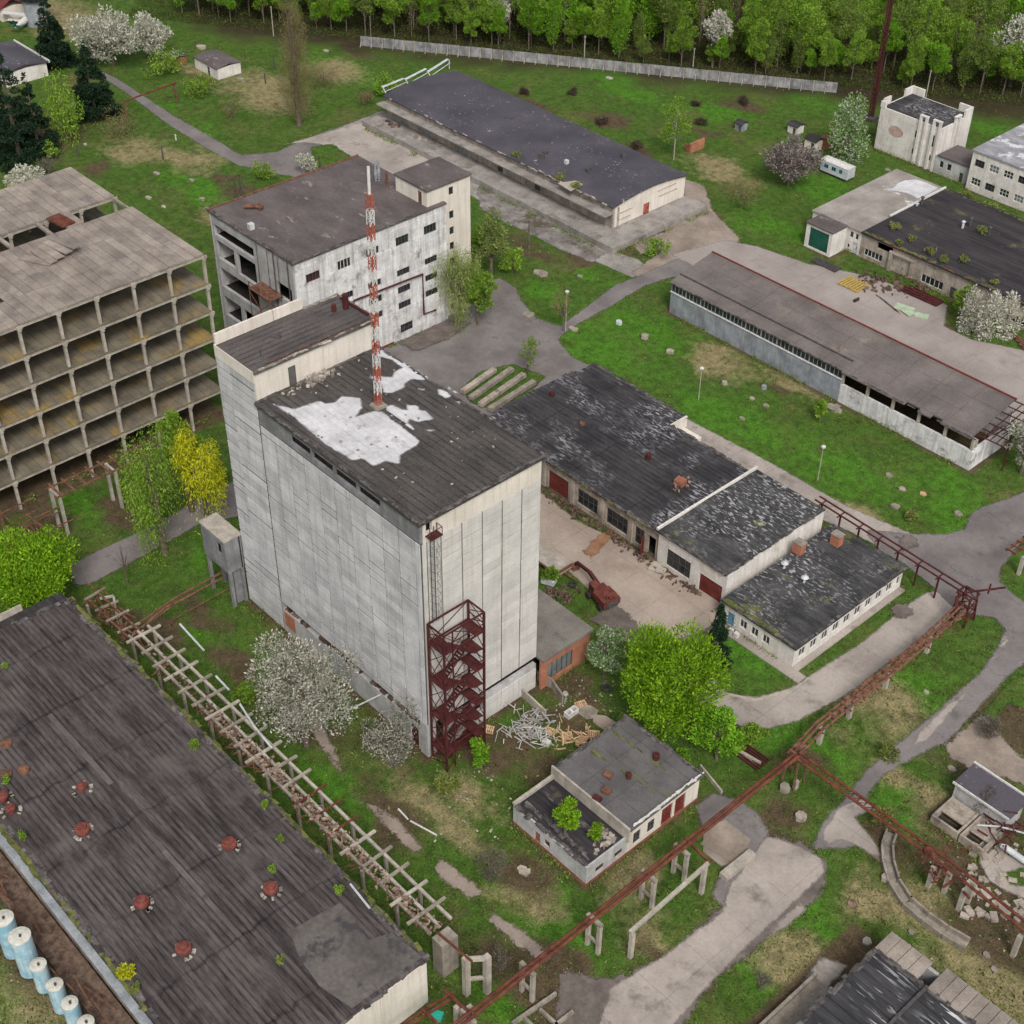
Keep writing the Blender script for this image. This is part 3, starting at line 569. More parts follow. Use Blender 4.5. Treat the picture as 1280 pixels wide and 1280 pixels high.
mb = MB(); wall(mb, 'Y-', Y0+.12, XH, X1-1.3, 0, 3.7, [(-90.6, -89.2, 0, 3.1)], .6); mb.box(X1-1.25, X1+.02, Y0-.05, Y0+1.2, 0, 5.1); mb.box(X0+.1, XH-.1, Y0+.15, Y1, 0, 5)
mb.box(X1-.6, X1+.02, 71.2, Y1, 0, 1.9); mb.box(X1-.55, X1, 76.8, Y1, 1.9, 3.9); mb.box(X1-.55, X1, 71.2, 74.2, 1.9, 3.9); mb.box(X1-.5, X1, 74.2, 76.8, 3.4, 3.9)
mb.build('plinth', 'plinth', T)
mb = MB(); mb.box(XH, X1-1.3, Y0+.75, Y0+.95, 3.75, 5.1)
mb.build('recess', 'dark', T)  # back of the gap coloured near-black to paint in its shade
mb = MB()
for i in range(46): a = rnd.uniform(XH, X1-2.5); mb.box(a, a+rnd.uniform(.2, .9), Y0+rnd.uniform(.1, .35), Y0+.7, 3.71, 3.71+rnd.uniform(.1, .55))
mb.build('ledge_debris', 'scrap', T)['kind'] = 'stuff'
mb = MB(); mb.box(XH+.3, XH+2.4, Y0+.02, Y0+.115, 1.2, 3.5); mb.build('bare_brick', 'brick', T)
door(T, 'Y-', Y0+.12, -90.6, -89.2, 0, 3.1, 'rust_red', 1)
mb = MB(); slab(mb, XH+.02, X1+.35, Y0-.35, Y1+.25, ZR, .5); rf = mb.build('roof', 'felt_grey', T)
mb = MB(); slab(mb, X0+.32, XH+.25, Y0-.05, Y1+.2, ZH, .35); hf = mb.build('upper_roof', 'felt_grey_y', T)
kq = 1280/340
def fray(name, pts, z, mat, parent, st=.25):
    x0_, y0_ = parent.parent.location[:2]; xs = np.arange(min(p[0] for p in pts)-.5, max(p[0] for p in pts)+.7, st); ys = np.arange(min(p[1] for p in pts)-.5, max(p[1] for p in pts)+.7, st)
    X, Y = np.meshgrid(xs, ys, indexing='ij'); sd = seg_dist(X, Y, pts)*np.where(inpoly(X, Y, pts), 1, -1); ok = sd > -.45; cell = ok[:-1, :-1] | ok[1:, :-1] | ok[:-1, 1:] | ok[1:, 1:]
    I, J = np.nonzero(cell); ny = len(ys); q = np.stack([I*ny+J, (I+1)*ny+J, (I+1)*ny+J+1, I*ny+J+1], -1); used, inv = np.unique(q, return_inverse=True); q = inv.reshape(q.shape)
    V = np.stack([X.reshape(-1)[used]-x0_, Y.reshape(-1)[used]-y0_, np.full(len(used), z)], -1); me = bpy.data.meshes.new(name); me.from_pydata(V.tolist(), [], q.tolist()); me.materials.append(M[mat])
    at_ = me.attributes.new('edge', 'FLOAT', 'POINT'); at_.data.foreach_set('value', (np.clip(sd.reshape(-1)[used], -3, 3)*1.2).astype(np.float32)); o = bpy.data.objects.new(name, me); col.objects.link(o); o.parent = parent; return o
def roofpoly(pts, z, mat, name, parent, jit=.12, ox=320, oy=320, k=kq):
    w = [at(ox+a/k, oy+b/k, z)[:2] for a, b in pts]; return fray(name, w, z+.02, mat, parent)
roofpoly([(75, 695), (180, 720), (300, 680), (330, 695), (370, 690), (400, 660), (490, 668), (500, 715), (465, 760), (560, 728), (600, 735), (770, 870), (760, 890), (680, 935), (675, 980), (610, 965), (555, 990), (500, 955), (450, 965), (400, 930), (330, 890), (180, 760)], ZR, 'patch_white', 'white_patch', rf)
roofpoly([(610, 710), (640, 700), (680, 720), (710, 725), (710, 700), (760, 705), (770, 725), (800, 730), (838, 768), (760, 782), (720, 765), (715, 785), (750, 815), (740, 822), (610, 735)], ZR, 'patch_white', 'white_patch', rf)
roofpoly([(530, 570), (560, 565), (640, 570), (650, 545), (690, 525), (640, 490), (570, 470), (550, 440), (570, 430), (660, 480), (815, 575), (790, 585), (730, 580), (700, 600), (700, 620), (640, 645), (600, 645), (585, 600)], ZR, 'patch_white', 'white_patch', rf)
for pp in ([(855, 625), (905, 640), (920, 660), (890, 670), (860, 650)], [(905, 615), (950, 645), (930, 650), (900, 630)], [(765, 625), (795, 628), (785, 634)], [(790, 815), (840, 820), (820, 828)], [(940, 685), (970, 680), (960, 700)]):
    roofpoly(pp, ZR, 'patch_white', 'white_patch', rf, .05)
mb = MB()   # edge flashing / railing of upper roof
mb.tube([(XH+.15, 70, ZH+.45), (XH+.15, 83, ZH+.45)], .05)
for y in lin(70, 83, 9): mb.tube([(XH+.15, y, ZH-.1), (XH+.15, y, ZH+.45)], .035, 6)
mb.build('railing', 'rust_brown', T)
mb = MB(); mb.tube([(-121, 84.6, ZH+.4), (-116, 84.8, ZH+.35)], .16); mb.tube([(-119.2, 84.0, ZH), (-119.2, 84.0, ZH+1.9)], .35, 10); mb.tube([(-119.6, 82.6, ZH), (-119.6, 82.6, ZH+.9)], .28, 10)
mb.build('roof_duct', 'rust_red', hf)
mb = MB(); mb.tube([(-117.5, 71.0, ZH), (-117.5, 71.0, ZH+.8)], .1, 6); mb.rprism(-119.5, 74.5, 1.0, .7, ZH, ZH+.12, .4); mb.build('hatch', 'frame_dark', hf)
mb = MB()
for i in range(130): y = rnd.gauss(76.0, .9) if i < 100 else rnd.uniform(71, 80); x = XH+.2+abs(rnd.gauss(.6, .5)); s = rnd.uniform(.1, .3); mb.rprism(x, y, s*1.5, s, ZR+.01, ZR+rnd.uniform(.1, .35)*(1.5 if i < 90 else .6), rnd.random()*3)
tag(mb.build('brick_rubble', 'rubble_mix', loc=(XH+.6, 76, ZR)), 'heap of broken pale bricks on the silo tower roof against its upper wall', 'rubble', kind='stuff')
mb = MB()
for i in range(70): x = rnd.uniform(XH+1, X1-2); y = rnd.uniform(Y0+1, Y1-1); s = rnd.uniform(.06, .2); mb.rprism(x, y, s*1.6, s, ZR+.03, ZR+.03+s*.6, rnd.random()*3)
mb.build('roof_litter', 'rubble_mix', T)['kind'] = 'stuff'
# balcony with ladder on the end wall
LD = thing('access_ladder', 'long caged ladder with tiny balcony under the silo tower gable, above the red stair tower', 'ladder', (-87.1, 69.7, 21))
mb = MB()
for y in (69.45, 69.95): mb.tube([(-86.95, y, 20.6), (-86.95, y, 33.4)], .055, 6)
for z in lin(20.9, 32.8, 36): mb.beam((-86.95, 69.45, z), (-86.95, 69.95, z), .025)
mb.build('rails', 'frame_dark', LD)
mb = MB()
for z in lin(21.5, 31, 9):
    mb.tube([(-87.1, 69.35, z), (-86.35, 69.45, z), (-86.2, 69.7, z), (-86.35, 70.15, z), (-87.1, 70.4, z)], .02, 5)
for y in (69.45, 69.7, 70.15): mb.tube([(-86.3, y, 21.3), (-86.3, y, 31.2)], .018, 5)
mb.build('cage', 'frame_dark', LD)
mb = MB(); mb.box(-87.28, -86.3, 69.1, 70.6, 32.3, 32.42)
for (x, y) in ((-86.35, 69.15), (-86.35, 70.55), (-87.2, 70.55)): mb.beam((x, y, 32.4), (x, y, 33.4), .06)
mb.beam((-86.35, 69.15, 33.4), (-86.35, 70.55, 33.4), .06); mb.beam((-86.35, 70.55, 33.4), (-87.2, 70.55, 33.4), .06); mb.build('balcony', 'rust_red', LD)
# red stair tower
ST = thing('fire_escape', 'dark red steel lattice stair tower standing against the corner of the silo', 'stairs', (-85.7, 71.3, 0))
sx0, sx1, sy0, sy1, sz = -86.9, -84.35, 68.7, 74.3, 20.9; lv = [2.6, 7.6, 12.9, 18.2, 20.9]
for (x, y) in ((sx0, sy0), (sx1, sy0), (sx1, sy1), (sx0, sy1)):
    mb = MB(); mb.beam((x, y, 0), (x, y, sz), .2); mb.build('leg', 'rust_red', ST)
mb = MB()
for (x, y) in ((sx1, (sy0+sy1)/2-1.6),): mb.beam((x, y, 0), (x, y, sz), .13)
for z in lv:
    for a, b in (((sx0, sy0), (sx1, sy0)), ((sx1, sy0), (sx1, sy1)), ((sx1, sy1), (sx0, sy1)), ((sx0, sy1), (sx0, sy0))): mb.beam((*a, z), (*b, z), .13, .2)
    if z < 20: mb.beam((sx1, sy0, z+1.1), (sx1, sy1, z+1.1), .09); mb.beam((sx1, sy1, z+1.1), (sx0, sy1, z+1.1), .08); mb.beam((sx0, sy0, z+1.1), (sx1, sy0, z+1.1), .08)
zz = [0]+lv
for i in range(len(zz)-1):
    a, b = zz[i], zz[i+1]; mm = (a+b)/2
    for (p, q) in (((sx0, sy0), (sx1, sy0)), ((sx1, sy1), (sx0, sy1))):
        for (u, v) in ((a, mm), (mm, b)): mb.beam((*p, u), (*q, v), .075); mb.beam((*q, u), (*p, v), .075)
    ym = (sy0+sy1)/2-1.6
    mb.beam((sx1, sy0, a), (sx1, ym, mm), .07); mb.beam((sx1, ym, mm), (sx1, sy0, b), .07)
    mb.beam((sx1, sy1, a), (sx1, ym, b), .07); mb.beam((sx0, sy0, a), (sx0, sy1, b), .07)
mb.build('bracing', 'rust_red', ST)
for i in range(4):
    mb = MB(); z = lv[i]; mb.box(sx0+.1, sx1-.1, sy0+.1, sy0+1.5, z, z+.07); mb.build('landing', 'rust_red', ST); mb = MB(); mb.box(sx0+.1, sx1-.1, sy1-1.3, sy1-.1, z, z+.07); mb.build('landing', 'rust_red', ST)
    mb = MB(); a, b = (zz[i], zz[i+1]); mm = (a+b)/2
    for (xa, y0, z0, y1, z1) in ((sx0+.35, sy0+1.4, a, sy1-1.3, mm), (sx1-1.15, sy1-1.3, mm, sy0+1.5, b)):
        for dx in (0, .8):
            mb.beam((xa+dx, y0, z0), (xa+dx, y1, z1), .06, .22); mb.beam((xa+dx, y0, z0+1), (xa+dx, y1, z1+1), .05)
        for k in range(10): t = (k+.5)/10; y = y0+(y1-y0)*t; z = z0+(z1-z0)*t; mb.box(xa, xa+.8, y-.14, y+.14, z, z+.04)
    mb.box(sx0+.1, sx1-.1, sy1-1.3, sy1-.1, mm, mm+.06)
    mb.build('stair_flight', 'rust_red', ST)
mb = MB(); mb.tube([(sx1+.1, sy0+.2, -.1), (sx1+.1, sy0+.2, 1.6)], .1, 6)
# leaning pipe
mb = MB(); a = at(476, 868, 3.6); mb.tube([at(427, 900, .3), at(437, 887, 1.6), a], .10, 6)
tag(mb.build('bent_pipe', 'metal_pale'), 'thin bent grey pipe leaning on the silo base beside the big white blossom tree', 'pipe')
# antenna mast on roof
bx, by, bz = at(473, 508, ZR); AM = thing('antenna_mast', 'slim red and white banded lattice mast standing on the silo tower roof', 'mast', (bx, by, bz))
tz = 62.5; tx, ty, _ = at(460.5, 213, tz)
def mp(z): t = (z-bz)/(tz-bz); return bx+(tx-bx)*t, by+(ty-by)*t
nsec = 15; zt = 60.0
for i in range(nsec):
    a, b = bz+(zt-bz)*i/nsec, bz+(zt-bz)*(i+1)/nsec; mb = MB(); w = .27
    P = [(-w, -w), (w, -w), (w, w), (-w, w)]
    for k, (u, v) in enumerate(P):
        pa, pb = mp(a), mp(b); mb.beam((pa[0]+u, pa[1]+v, a), (pb[0]+u, pb[1]+v, b), .075)
        u2, v2 = P[(k+1) % 4]
        for s in range(2):
            c, d = a+(b-a)*s/2, a+(b-a)*(s+1)/2; pc, pd = mp(c), mp(d)
            mb.beam((pc[0]+u, pc[1]+v, c), (pd[0]+u2, pd[1]+v2, d), .05); mb.beam((pd[0]+u, pd[1]+v, d), (pd[0]+u2, pd[1]+v2, d), .05)
    mb.build('mast_section', 'mast_red' if i % 2 == 0 else 'mast_white', AM)
mb = MB(); pa = mp(zt); mb.tube([(pa[0], pa[1], zt), (tx, ty, tz+.4)], .16, 8); mb.build('tip', 'mast_white', AM)
mb = MB(); mb.box(bx-.7, bx+.7, by-.7, by+.7, bz+.005, bz+.25); mb.build('base', 'concrete', AM)
# booth on stilts at left of tower
BO = thing('stair_booth', 'small weathered grey cabin raised on legs against the left corner of the silo tower', 'cabin', (-126, 66.2, 0))
mb = MB(); wall(mb, 'Y-', 66.0, -130, -126.2, 5.4, 10.5, [], .2)
mb.v = []; mb.f = []
BX0, BX1, BY0, BY1 = -128.3, -123.0, 66.1, 68.45
wall(mb, 'X+', BX1, BY0+.2, BY1-.2, 5.7, 10.8, [], .2); wall(mb, 'Y-', BY0, BX0, BX1, 5.7, 10.8, [(-124.9, -124.0, 8.2, 9.9)], .2); wall(mb, 'Y+', BY1, BX0, BX1, 5.7, 10.8); wall(mb, 'X-', BX0, BY0+.2, BY1-.2, 5.7, 10.8); mb.box(BX0+.2, BX1-.2, BY0+.2, BY1-.2, 5.7, 5.9)
mb.build('cabin', 'render_grey', BO)
mb = MB(); mb.box(BX0-.15, BX1+.15, BY0-.15, BY1+.15, 10.8, 11.0); mb.build('roof', 'concrete_pale', BO)
for (x, y) in ((BX0+.3, BY0+.3), (BX1-.2, BY0+.3), (BX1-.2, BY1-.3), (BX0+.3, BY1-.3)):
    mb = MB(); mb.box(x-.2, x+.2, y-.2, y+.2, 0, 5.7); mb.build('leg', 'render_grey', BO)
mb = MB(); mb.box(BX1-2.0, BX1-.45, BY0+.9, BY1-.2, 0, 5.69); mb.build('link', 'render_grey', BO)
# brick annex right of tower
rect_ex(-96, -86.4, 85.3, 93.5)
AN = thing('brick_annex', 'low orange brick annex with grey flat roof joined to the silo tower', 'building', (-91, 89.3, 0))
ax0, ax1, ay0, ay1 = -97, -86.6, 85.25, 93.3
mb = MB(); wall(mb, 'X+', ax1, ay0, ay1, 0, 4.6, [(86.3, 90.4, .9, 3.4)]); wall(mb, 'Y+', ay1, ax0, ax1-.35, 0, 4.6); wall(mb, 'X-', ax0, ay0, ay1-.35, 0, 4.6); mb.build('wall', 'brick', AN)
mb = MB(); slab(mb, ax0-.2, ax1+.3, ay0, ay1+.3, 4.95, .35); mb.build('roof', surf('felt_pale', (.15, .135, .12), (.21, .195, .175), .3, fine=3, finev=.2, blot=(.10, .09, .08), blotr=(.6, .7), blots=.4), AN)
window(AN, 'X+', ax1, 86.3, 90.4, .9, 3.4, 4, 0, 'frame_dark', 'glass_grey')
mb = MB()
for p in ((650, 905, 640, 885),): pass
def wallrun(name, pts, h, t, mat, label, cat, group=None):
    mb = MB()
    for a, b in zip(pts[:-1], pts[1:]): mb.beam((a[0], a[1], h/2), (b[0], b[1], h/2), t, h)
    return tag(mb.build(name, mat), label, cat, group)
wallrun('low_wall', [at(650, 868), at(682, 898)], 1.3, .22, 'concrete_pale', 'leaning pale concrete panel behind the scrap heap at the foot of the silo', 'wall')
wallrun('low_wall', [at(672, 850), at(690, 860), at(703, 880)], 1.5, .2, 'concrete', 'broken low wall running out from the corner of the brick annex', 'wall')
# stair building behind
rect_ex(-181, -158, 102, 132)
B = thing('workshop_building', 'whitewashed five storey works building with red doors and brown flat roof', 'building', (-169, 117, 0))
bx0, bx1, by0, by1, bz = -180.4, -158.3, 102.9, 131.8, 21.0
wins = [(104.8, 107.3, 16.9, 18.3), (110.6, 113.1, 16.8, 18.4), (116.0, 118.5, 17.0, 18.6), (121.7, 124.2, 16.9, 18.6), (127.3, 129.8, 16.9, 18.6), (127.3, 129.8, 11.6, 12.7), (121.7, 124.2, 11.6, 12.7), (116.0, 118.5, 11.6, 12.7),
        (127.3, 129.8, 8.6, 9.7), (121.7, 124.2, 8.5, 9.7), (116.0, 118.5, 8.7, 9.9), (127.3, 129.8, 5.8, 6.9), (121.7, 124.2, 5.7, 6.9), (116.2, 118.5, 5.9, 7.0), (121.9, 124.4, .9, 3.0), (110.6, 113.1, 11.6, 12.7)]
drs = [(126.7, 128.3, 0, 2.3), (129.2, 130.8, 0, 2.3)]
mb = MB(); wall(mb, 'X+', bx1, by0, by1, 0, bz-.3, wins+drs); wall(mb, 'Y+', by1, bx0, bx1-.35, 0, bz-.3); wall(mb, 'X-', bx0, by0, by1-.35, 0, bz-.3)
mb.build('wall', 'whitewash', B)
mb = MB(); panels(mb, 'X+', bx1, lin(by0+.3, by1, 5), lin(0, bz-1.2, 14), .04, .07, .03, wins+drs); mb.build('cladding', 'whitewash', B)
opens = [(-179.4, -174.6, 13.2, 16.4), (-173.9, -168.8, 12.6, 16.4), (-179.6, -168.9, 17.2, 19.0), (-179.4, -168.9, 8.2, 11.6), (-163.5, -159.5, 13.5, 16.0), (-179.4, -174.6, 3, 6.5), (-173.9, -168.8, 3, 6.5)]
mb = MB(); wall(mb, 'Y-', by0, bx0+.35, bx1-.36, 0, bz-.3, opens, .5); mb.build('side_wall', 'plinth', B)
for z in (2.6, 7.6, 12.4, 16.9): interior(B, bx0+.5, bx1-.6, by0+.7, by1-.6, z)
mb = MB(); slab(mb, bx0-.25, bx1+.15, by0-.25, by1+.1, bz, .3); br = mb.build('roof', 'felt_brown', B)
mb = MB(); mb.box(bx0-.25, bx0+.05, by0-.2, by1, bz, bz+.22); mb.build('roof_edge', 'rust_brown', br)
for i, w in enumerate(wins):
    window(B, 'X+', bx1, *w, nm=3 if i != 14 else 2, nh=1 if i == 14 else 0, frame='red_paint' if i in (0,) else 'frame_white' if i in (1, 2) else 'frame_dark', label='window with a red painted frame' if i == 0 else None)
for d in drs: door(B, 'X+', bx1, *d)
mb = MB(); mb.box(bx1-.02, bx1+.06, 114, by1, 0, .45); mb.build('red_plinth', 'red_paint', B)
# taller stair block
mb = MB(); wl = [(133.0, 133.9, z, z+1.3) for z in (21.6, 17.5, 14.7, 12.0, 9.2, 6.4, 3.6, .9)]
sx = -158.9
wall(mb, 'X+', sx, 131.85, 137.4, 0, 23.6, wl); mb.box(-159.4, sx, 128.6, 131.83, bz+.02, 23.6); wall(mb, 'Y+', 137.4, -165, sx-.35, 0, 23.6); wall(mb, 'Y-', 128.6, -166.3, -159.42, bz+.02, 23.6, [(-161.2, -160.2, bz+.02, 23.1)], .3); mb.box(-166.6, -166.3, 128.6, 137.4, 15, 23.6)
mb.build('stair_block', 'cream', B)
for w in wl: window(B, 'X+', sx, *w, nm=0, frame='frame_dark')
door(B, 'Y-', 128.6, -161.2, -160.2, bz+.05, 23.1, 'rust_brown', 1)
mb = MB(); slab(mb, -166.8, sx+.2, 128.4, 137.6, 23.9, .3); mb.build('stair_roof', 'felt_brown', B)
mb = MB(); mb.tube([(bx1+.35, 113, 11.0), (bx1+.35, 126.5, 10.5), (bx1+.35, 126.5, 3.2), (bx1+.35, 129, 3.0)], .16, 8); mb.tube([(bx1+.35, 113, 11.0), (-152, 104, 11.0)], .14, 8); mb.build('wall_pipe', 'rust_red', B)
mb = MB(); c = at(322, 262, bz); mb.tube([(c[0]-1.5, c[1]-1.5, bz+.5), (c[0], c[1], bz+.6), (c[0]+.8, c[1]+.5, bz+.6)], .33, 10); mb.tube([(c[0]+.4, c[1]+.2, bz), (c[0]+.4, c[1]+.2, bz+1.1)], .3, 10); mb.build('roof_duct', 'rust_brown', br)
for q in ((470, 226), (474, 226)):
    mb = MB(); c = at(*q, bz); mb.tube([(c[0], c[1], bz), (c[0], c[1], bz+3.6)], .17, 8); mb.lathe(c[0], c[1], [(.26, bz+.4), (.3, bz+1.2), (.22, bz+2)]); mb.build('roof_pipe', 'metal_grey', br)
mb = MB(); c = at(484, 233, bz); mb.tube([(c[0], c[1], bz), (c[0], c[1], bz+2.6)], .22, 8); mb.build('chimney', 'rust_brown', br)
mb = MB(); c = at(314, 286, bz); mb.box(c[0]-.4, c[0]+.4, c[1]-.4, c[1]+.4, bz, bz+.9); mb.build('vent', 'metal_pale', br)
mb = MB(); px_, py_ = -164.5, 102.0   # red iron platform on the side
mb.box(-167.3, -161.8, 100.3, 102.85, 14.0, 14.12)
for x in (-167.2, -164.5, -161.9): mb.beam((x, 100.4, 8.0), (x, 100.4, 15.1), .1); mb.beam((x, 100.4, 14), (x, 102.8, 11), .08)
mb.beam((-167.3, 100.4, 15.1), (-161.8, 100.4, 15.1), .07); mb.beam((-167.2, 100.4, 9), (-161.9, 100.4, 13.5), .08); mb.beam((-161.9, 100.4, 9), (-167.2, 100.4, 13.5), .08)
mb.build('iron_platform', 'rust_brown', B)
mb = MB()
for x in (-159.6, -163.2): mb.tube([(x, 102.6, 5), (x, 102.6, 21.5)], .1, 6)
for k in range(9): mb.tube([(-167.5+.9*k, 102.6, 13), (-167.5+.9*k, 102.6, 20.6)], .05, 6) if k % 3 == 0 else None
mb.build('drain_pipe', 'frame_dark', B)
# ------------------------------------------------------------------ frame building
def frame_block(T, x0, nbx, y1, nby, roofskip=(), bay=5.54, label=None, depth=None):
    xs_ = [x0-i*bay*1.09 for i in range(nbx+1)]; ys_ = [y1-i*bay for i in range(nby+1)]
    lev = [5.2, 9.65, 14.05, 18.45, 22.85, 27.4]
    for i, x in enumerate(xs_):
        for j, y in enumerate(ys_):
            if i > 1 and 0 < j < nby-0 and i < nbx: continue
            mb = MB(); mb.box(x-.19, x+.19, y-.19, y+.19, 0, 27.1)
            if i == 0:
                for z in lev: mb.prism([(x+.205, y-.42), (x+.42, y-.42), (x+.42, y+.42), (x+.205, y+.42)], z-.78, z-.32); mb.prism([(x+.205, y-.25), (x+.38, y-.25), (x+.38, y+.25), (x+.205, y+.25)], z-1.15, z-.781)
            mb.build('column', 'concrete_pale', T)
    for k, z in enumerate(lev):
        mb = MB(); e = .35
        top = k == len(lev)-1
        for i in range(nbx):
            for j in range(nby):
                n = 4
                for s in range(n):
                    a = ys_[j+1]+bay*s/n+.03; b = ys_[j+1]+bay*(s+1)/n-.03
                    if top and (i, j, s) in roofskip: continue
                    dz = rnd.uniform(-.02, .03) if top else 0
                    mb.box(xs_[i+1]+.03+(-e if i == nbx-1 else 0), xs_[i]-.03+(e if i == 0 else 0), a, b, z-.28+dz, z+dz)
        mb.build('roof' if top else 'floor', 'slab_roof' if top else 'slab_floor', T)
        mb = MB()
        for x in (xs_[0], xs_[-1]): mb.box(x-.2, x+.2, ys_[-1], ys_[0]+.2, z-.75, z-.30)
        mb.box(xs_[-1], xs_[0], ys_[0]-.2, ys_[0]+.2, z-.74, z-.31)
        mb.build('beam', 'concrete_pale', T)
rect_ex(-178, -159, 28, 89.5); rect_ex(-194, -181, 28, 89)
FB = thing('concrete_skeleton', 'unfinished multi storey concrete frame with open floors and slab roof, nearer of two wings', 'building', (-168, 60, 0))
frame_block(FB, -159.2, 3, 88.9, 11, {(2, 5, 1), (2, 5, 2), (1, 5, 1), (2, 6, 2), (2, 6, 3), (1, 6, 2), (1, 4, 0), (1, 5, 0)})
mb = MB(); c = at(60, 318, 27.9)
for i in range(5):
    q = at(45+i*9, 322-i*4, 28.0); mb.rprism(q[0], q[1], 5.0, 1.2, 27.5+.2*i, 27.65+.2*i, rnd.uniform(-.3, .3)+.2)
mb.build('loose_slab', 'slab_roof', FB)
FC = thing('concrete_skeleton', 'rear wing of the unfinished concrete frame, behind a gap bridged by a red panel', 'building', (-188, 60, 0))
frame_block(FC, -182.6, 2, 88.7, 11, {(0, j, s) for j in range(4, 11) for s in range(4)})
mb = MB(); mb.beam(at(66, 270, 27.7), at(86, 281, 27.7), 2.2, .2); tag(mb.build('rusty_sheet', 'rust'), 'rusty red sheet bridging the gap between the two concrete frame wings', 'sheet')
mb = MB(); mb.box(-182.4, -177.7, 78.6, 81.2, 27.2, 27.5); mb.box(-182.2, -177.7, 76.0, 76.5, 26.9, 27.3); mb.box(-182.2, -177.7, 70.0, 70.5, 26.9, 27.3); mb.build('bridge_slab', 'slab_roof', FC)
mb = MB(); mb.beam((-182.6, 88.5, 27), (-178, 88.5, 27), .3, .4)
mb.build('bridge_beam', 'concrete', FC)
# steel rack in front of frame
def crossrack(name, label, p, q, z, w, n, nb=2, mat='rust_brown', bar='concrete_pale', post=(), extra=0, group=None, cat='pipe rack', bl=None):
    mid = ((p[0]+q[0])/2, (p[1]+q[1])/2, 0); t = thing(name, label, cat, mid, group)
    d = Vector((q[0]-p[0], q[1]-p[1], 0)); L = d.length; d.normalize(); s = Vector((-d.y, d.x, 0))
    for k in range(nb):
        o = s*((k/(nb-1)-.5)*w if nb > 1 else 0); mb = MB(); mb.beam(Vector((p[0], p[1], z))+o, Vector((q[0], q[1], z))+o, .18, .22); mb.build('rail', mat, t)
    for i in range(n):
        c = Vector((p[0], p[1], z+.2))+d*(L*(i+.5)/n); mb = MB(); e = (bl or w)/2+.5; mb.beam(c-s*e, c+s*e, .26, .2); mb.build('crossbar', bar, t)
    for f_ in post:
        c = Vector((p[0], p[1], 0))+d*L*f_
        for sg in ((-1, 1) if w > 1.5 else (0,)):
            mb = MB(); e = c+s*sg*w/2*.9; mb.box(e.x-.2, e.x+.2, e.y-.2, e.y+.2, 0, z-.1); mb.build('post', 'concrete_pale', t)
        if w > 1.5: mb = MB(); mb.beam(c-s*w*.55+Vector((0, 0, z-.25)), c+s*w*.55+Vector((0, 0, z-.25)), .3, .25); mb.build('cap_beam', 'concrete_pale', t)
    return t
crossrack('pipe_rack', 'rusty ladder shaped rack on tall posts in front of the concrete frame building', at(62, 618, 6.5), at(182, 562, 6.5), 6.5, 2.6, 8, post=(.05, .62), bar='rust_brown')
mb = MB()
for i in range(26):
    a = at(rnd.uniform(-6, 55), rnd.uniform(640, 690), rnd.uniform(3, 4)); an = rnd.choice((0, 1.57))+rnd.uniform(-.12, .12); l = rnd.uniform(3, 7)
    mb.beam(a, (a[0]+math.cos(an)*l, a[1]+math.sin(an)*l, a[2]+rnd.uniform(-.4, .4)), .13)
for q in ((15, 690), (50, 680), (5, 660)): a = at(*q, 0); mb.box(a[0]-.15, a[0]+.15, a[1]-.15, a[1]+.15, 0, 3.6)
tag(mb.build('steel_scaffold', 'rust_brown'), 'tangle of rusty steel beams between the concrete frame and the round lime tree', 'scaffold')
# ------------------------------------------------------------------ long dock warehouse (top)
rect_ex(-228, -155.5, 167.5, 193)
B = thing('dock_warehouse', 'long cream warehouse with violet grey arched roof and a loading dock, beside the works building', 'warehouse', (-193, 182, 0))
x0, x1, y0, y1 = -226.0, -161.0, 173.0, 192.0
arch = lambda v: 5.5+1.0*math.sin(math.pi*v)
mb = MB(); mb.box(-227.5, -155.7, 167.7, 172.95, 0, 1.15); mb.box(-160.95, -155.7, 172.97, 192.8, 0, 1.13); dk = mb.build('dock', 'slab_dock', B)
mb = MB(); dh = [(-181.6+0, -180.0, 1.2, 3.6), (-214.5, -211.5, 1.2, 3.7), (-203.5, -200.8, 1.2, 3.6), (-192.0, -190.5, 1.2, 3.4), (-173.3, -172.2, 2.2, 3.2), (-221, -219.5, 1.2, 3.4)]
wall(mb, 'Y-', y0, x0, x1, 0, 5.2, dh, .4); mb.build('side_wall', 'dirty_wall', B)
mb = MB(); wall(mb, 'Y+', y1, x0, x1, 0, 5.2); n = 12
for i in range(n):
    a, b = y0+.4+(y1-y0-.8)*i/n, y0+.4+(y1-y0-.8)*(i+1)/n; za, zb = arch(i/n)-.25, arch((i+1)/n)-.25
    dz = 2.9 if i in (5,) else 0; z_ = 1.13 if not dz else 3.2
    for X, sg in ((x1, 1), (x0, -1)):
        pf = [(X, a, z_ if X == x1 else 0), (X, b, z_ if X == x1 else 0), (X, b, zb), (X, a, za)]; mb.quad(*(pf if sg > 0 else pf[::-1])); bk = [(p[0]-sg*.35, p[1], p[2]) for p in pf][::-1]; mb.quad(*(bk if sg > 0 else bk[::-1]))
mb.build('wall', 'cream', B)
door(B, 'X+', x1, y0+.4+(y1-y0-.8)*5/n, y0+.4+(y1-y0-.8)*6/n, 1.15, 3.2, 'mast_red', 2, rec=.1)
mb = MB()
for (a, b, z) in ((174.2, 178, 3.5), (174.2, 177.5, 2.2), (184.5, 189.5, 4.6), (185, 190, 3.4)): mb.box(x1, x1+.10, a, b, z, z+.10)
mb.box(x1, x1+.12, 174.1, 174.5, 1.15, 4.9); mb.build('wall_trim', 'dirty_wall', B)
mb = MB(); n = 14
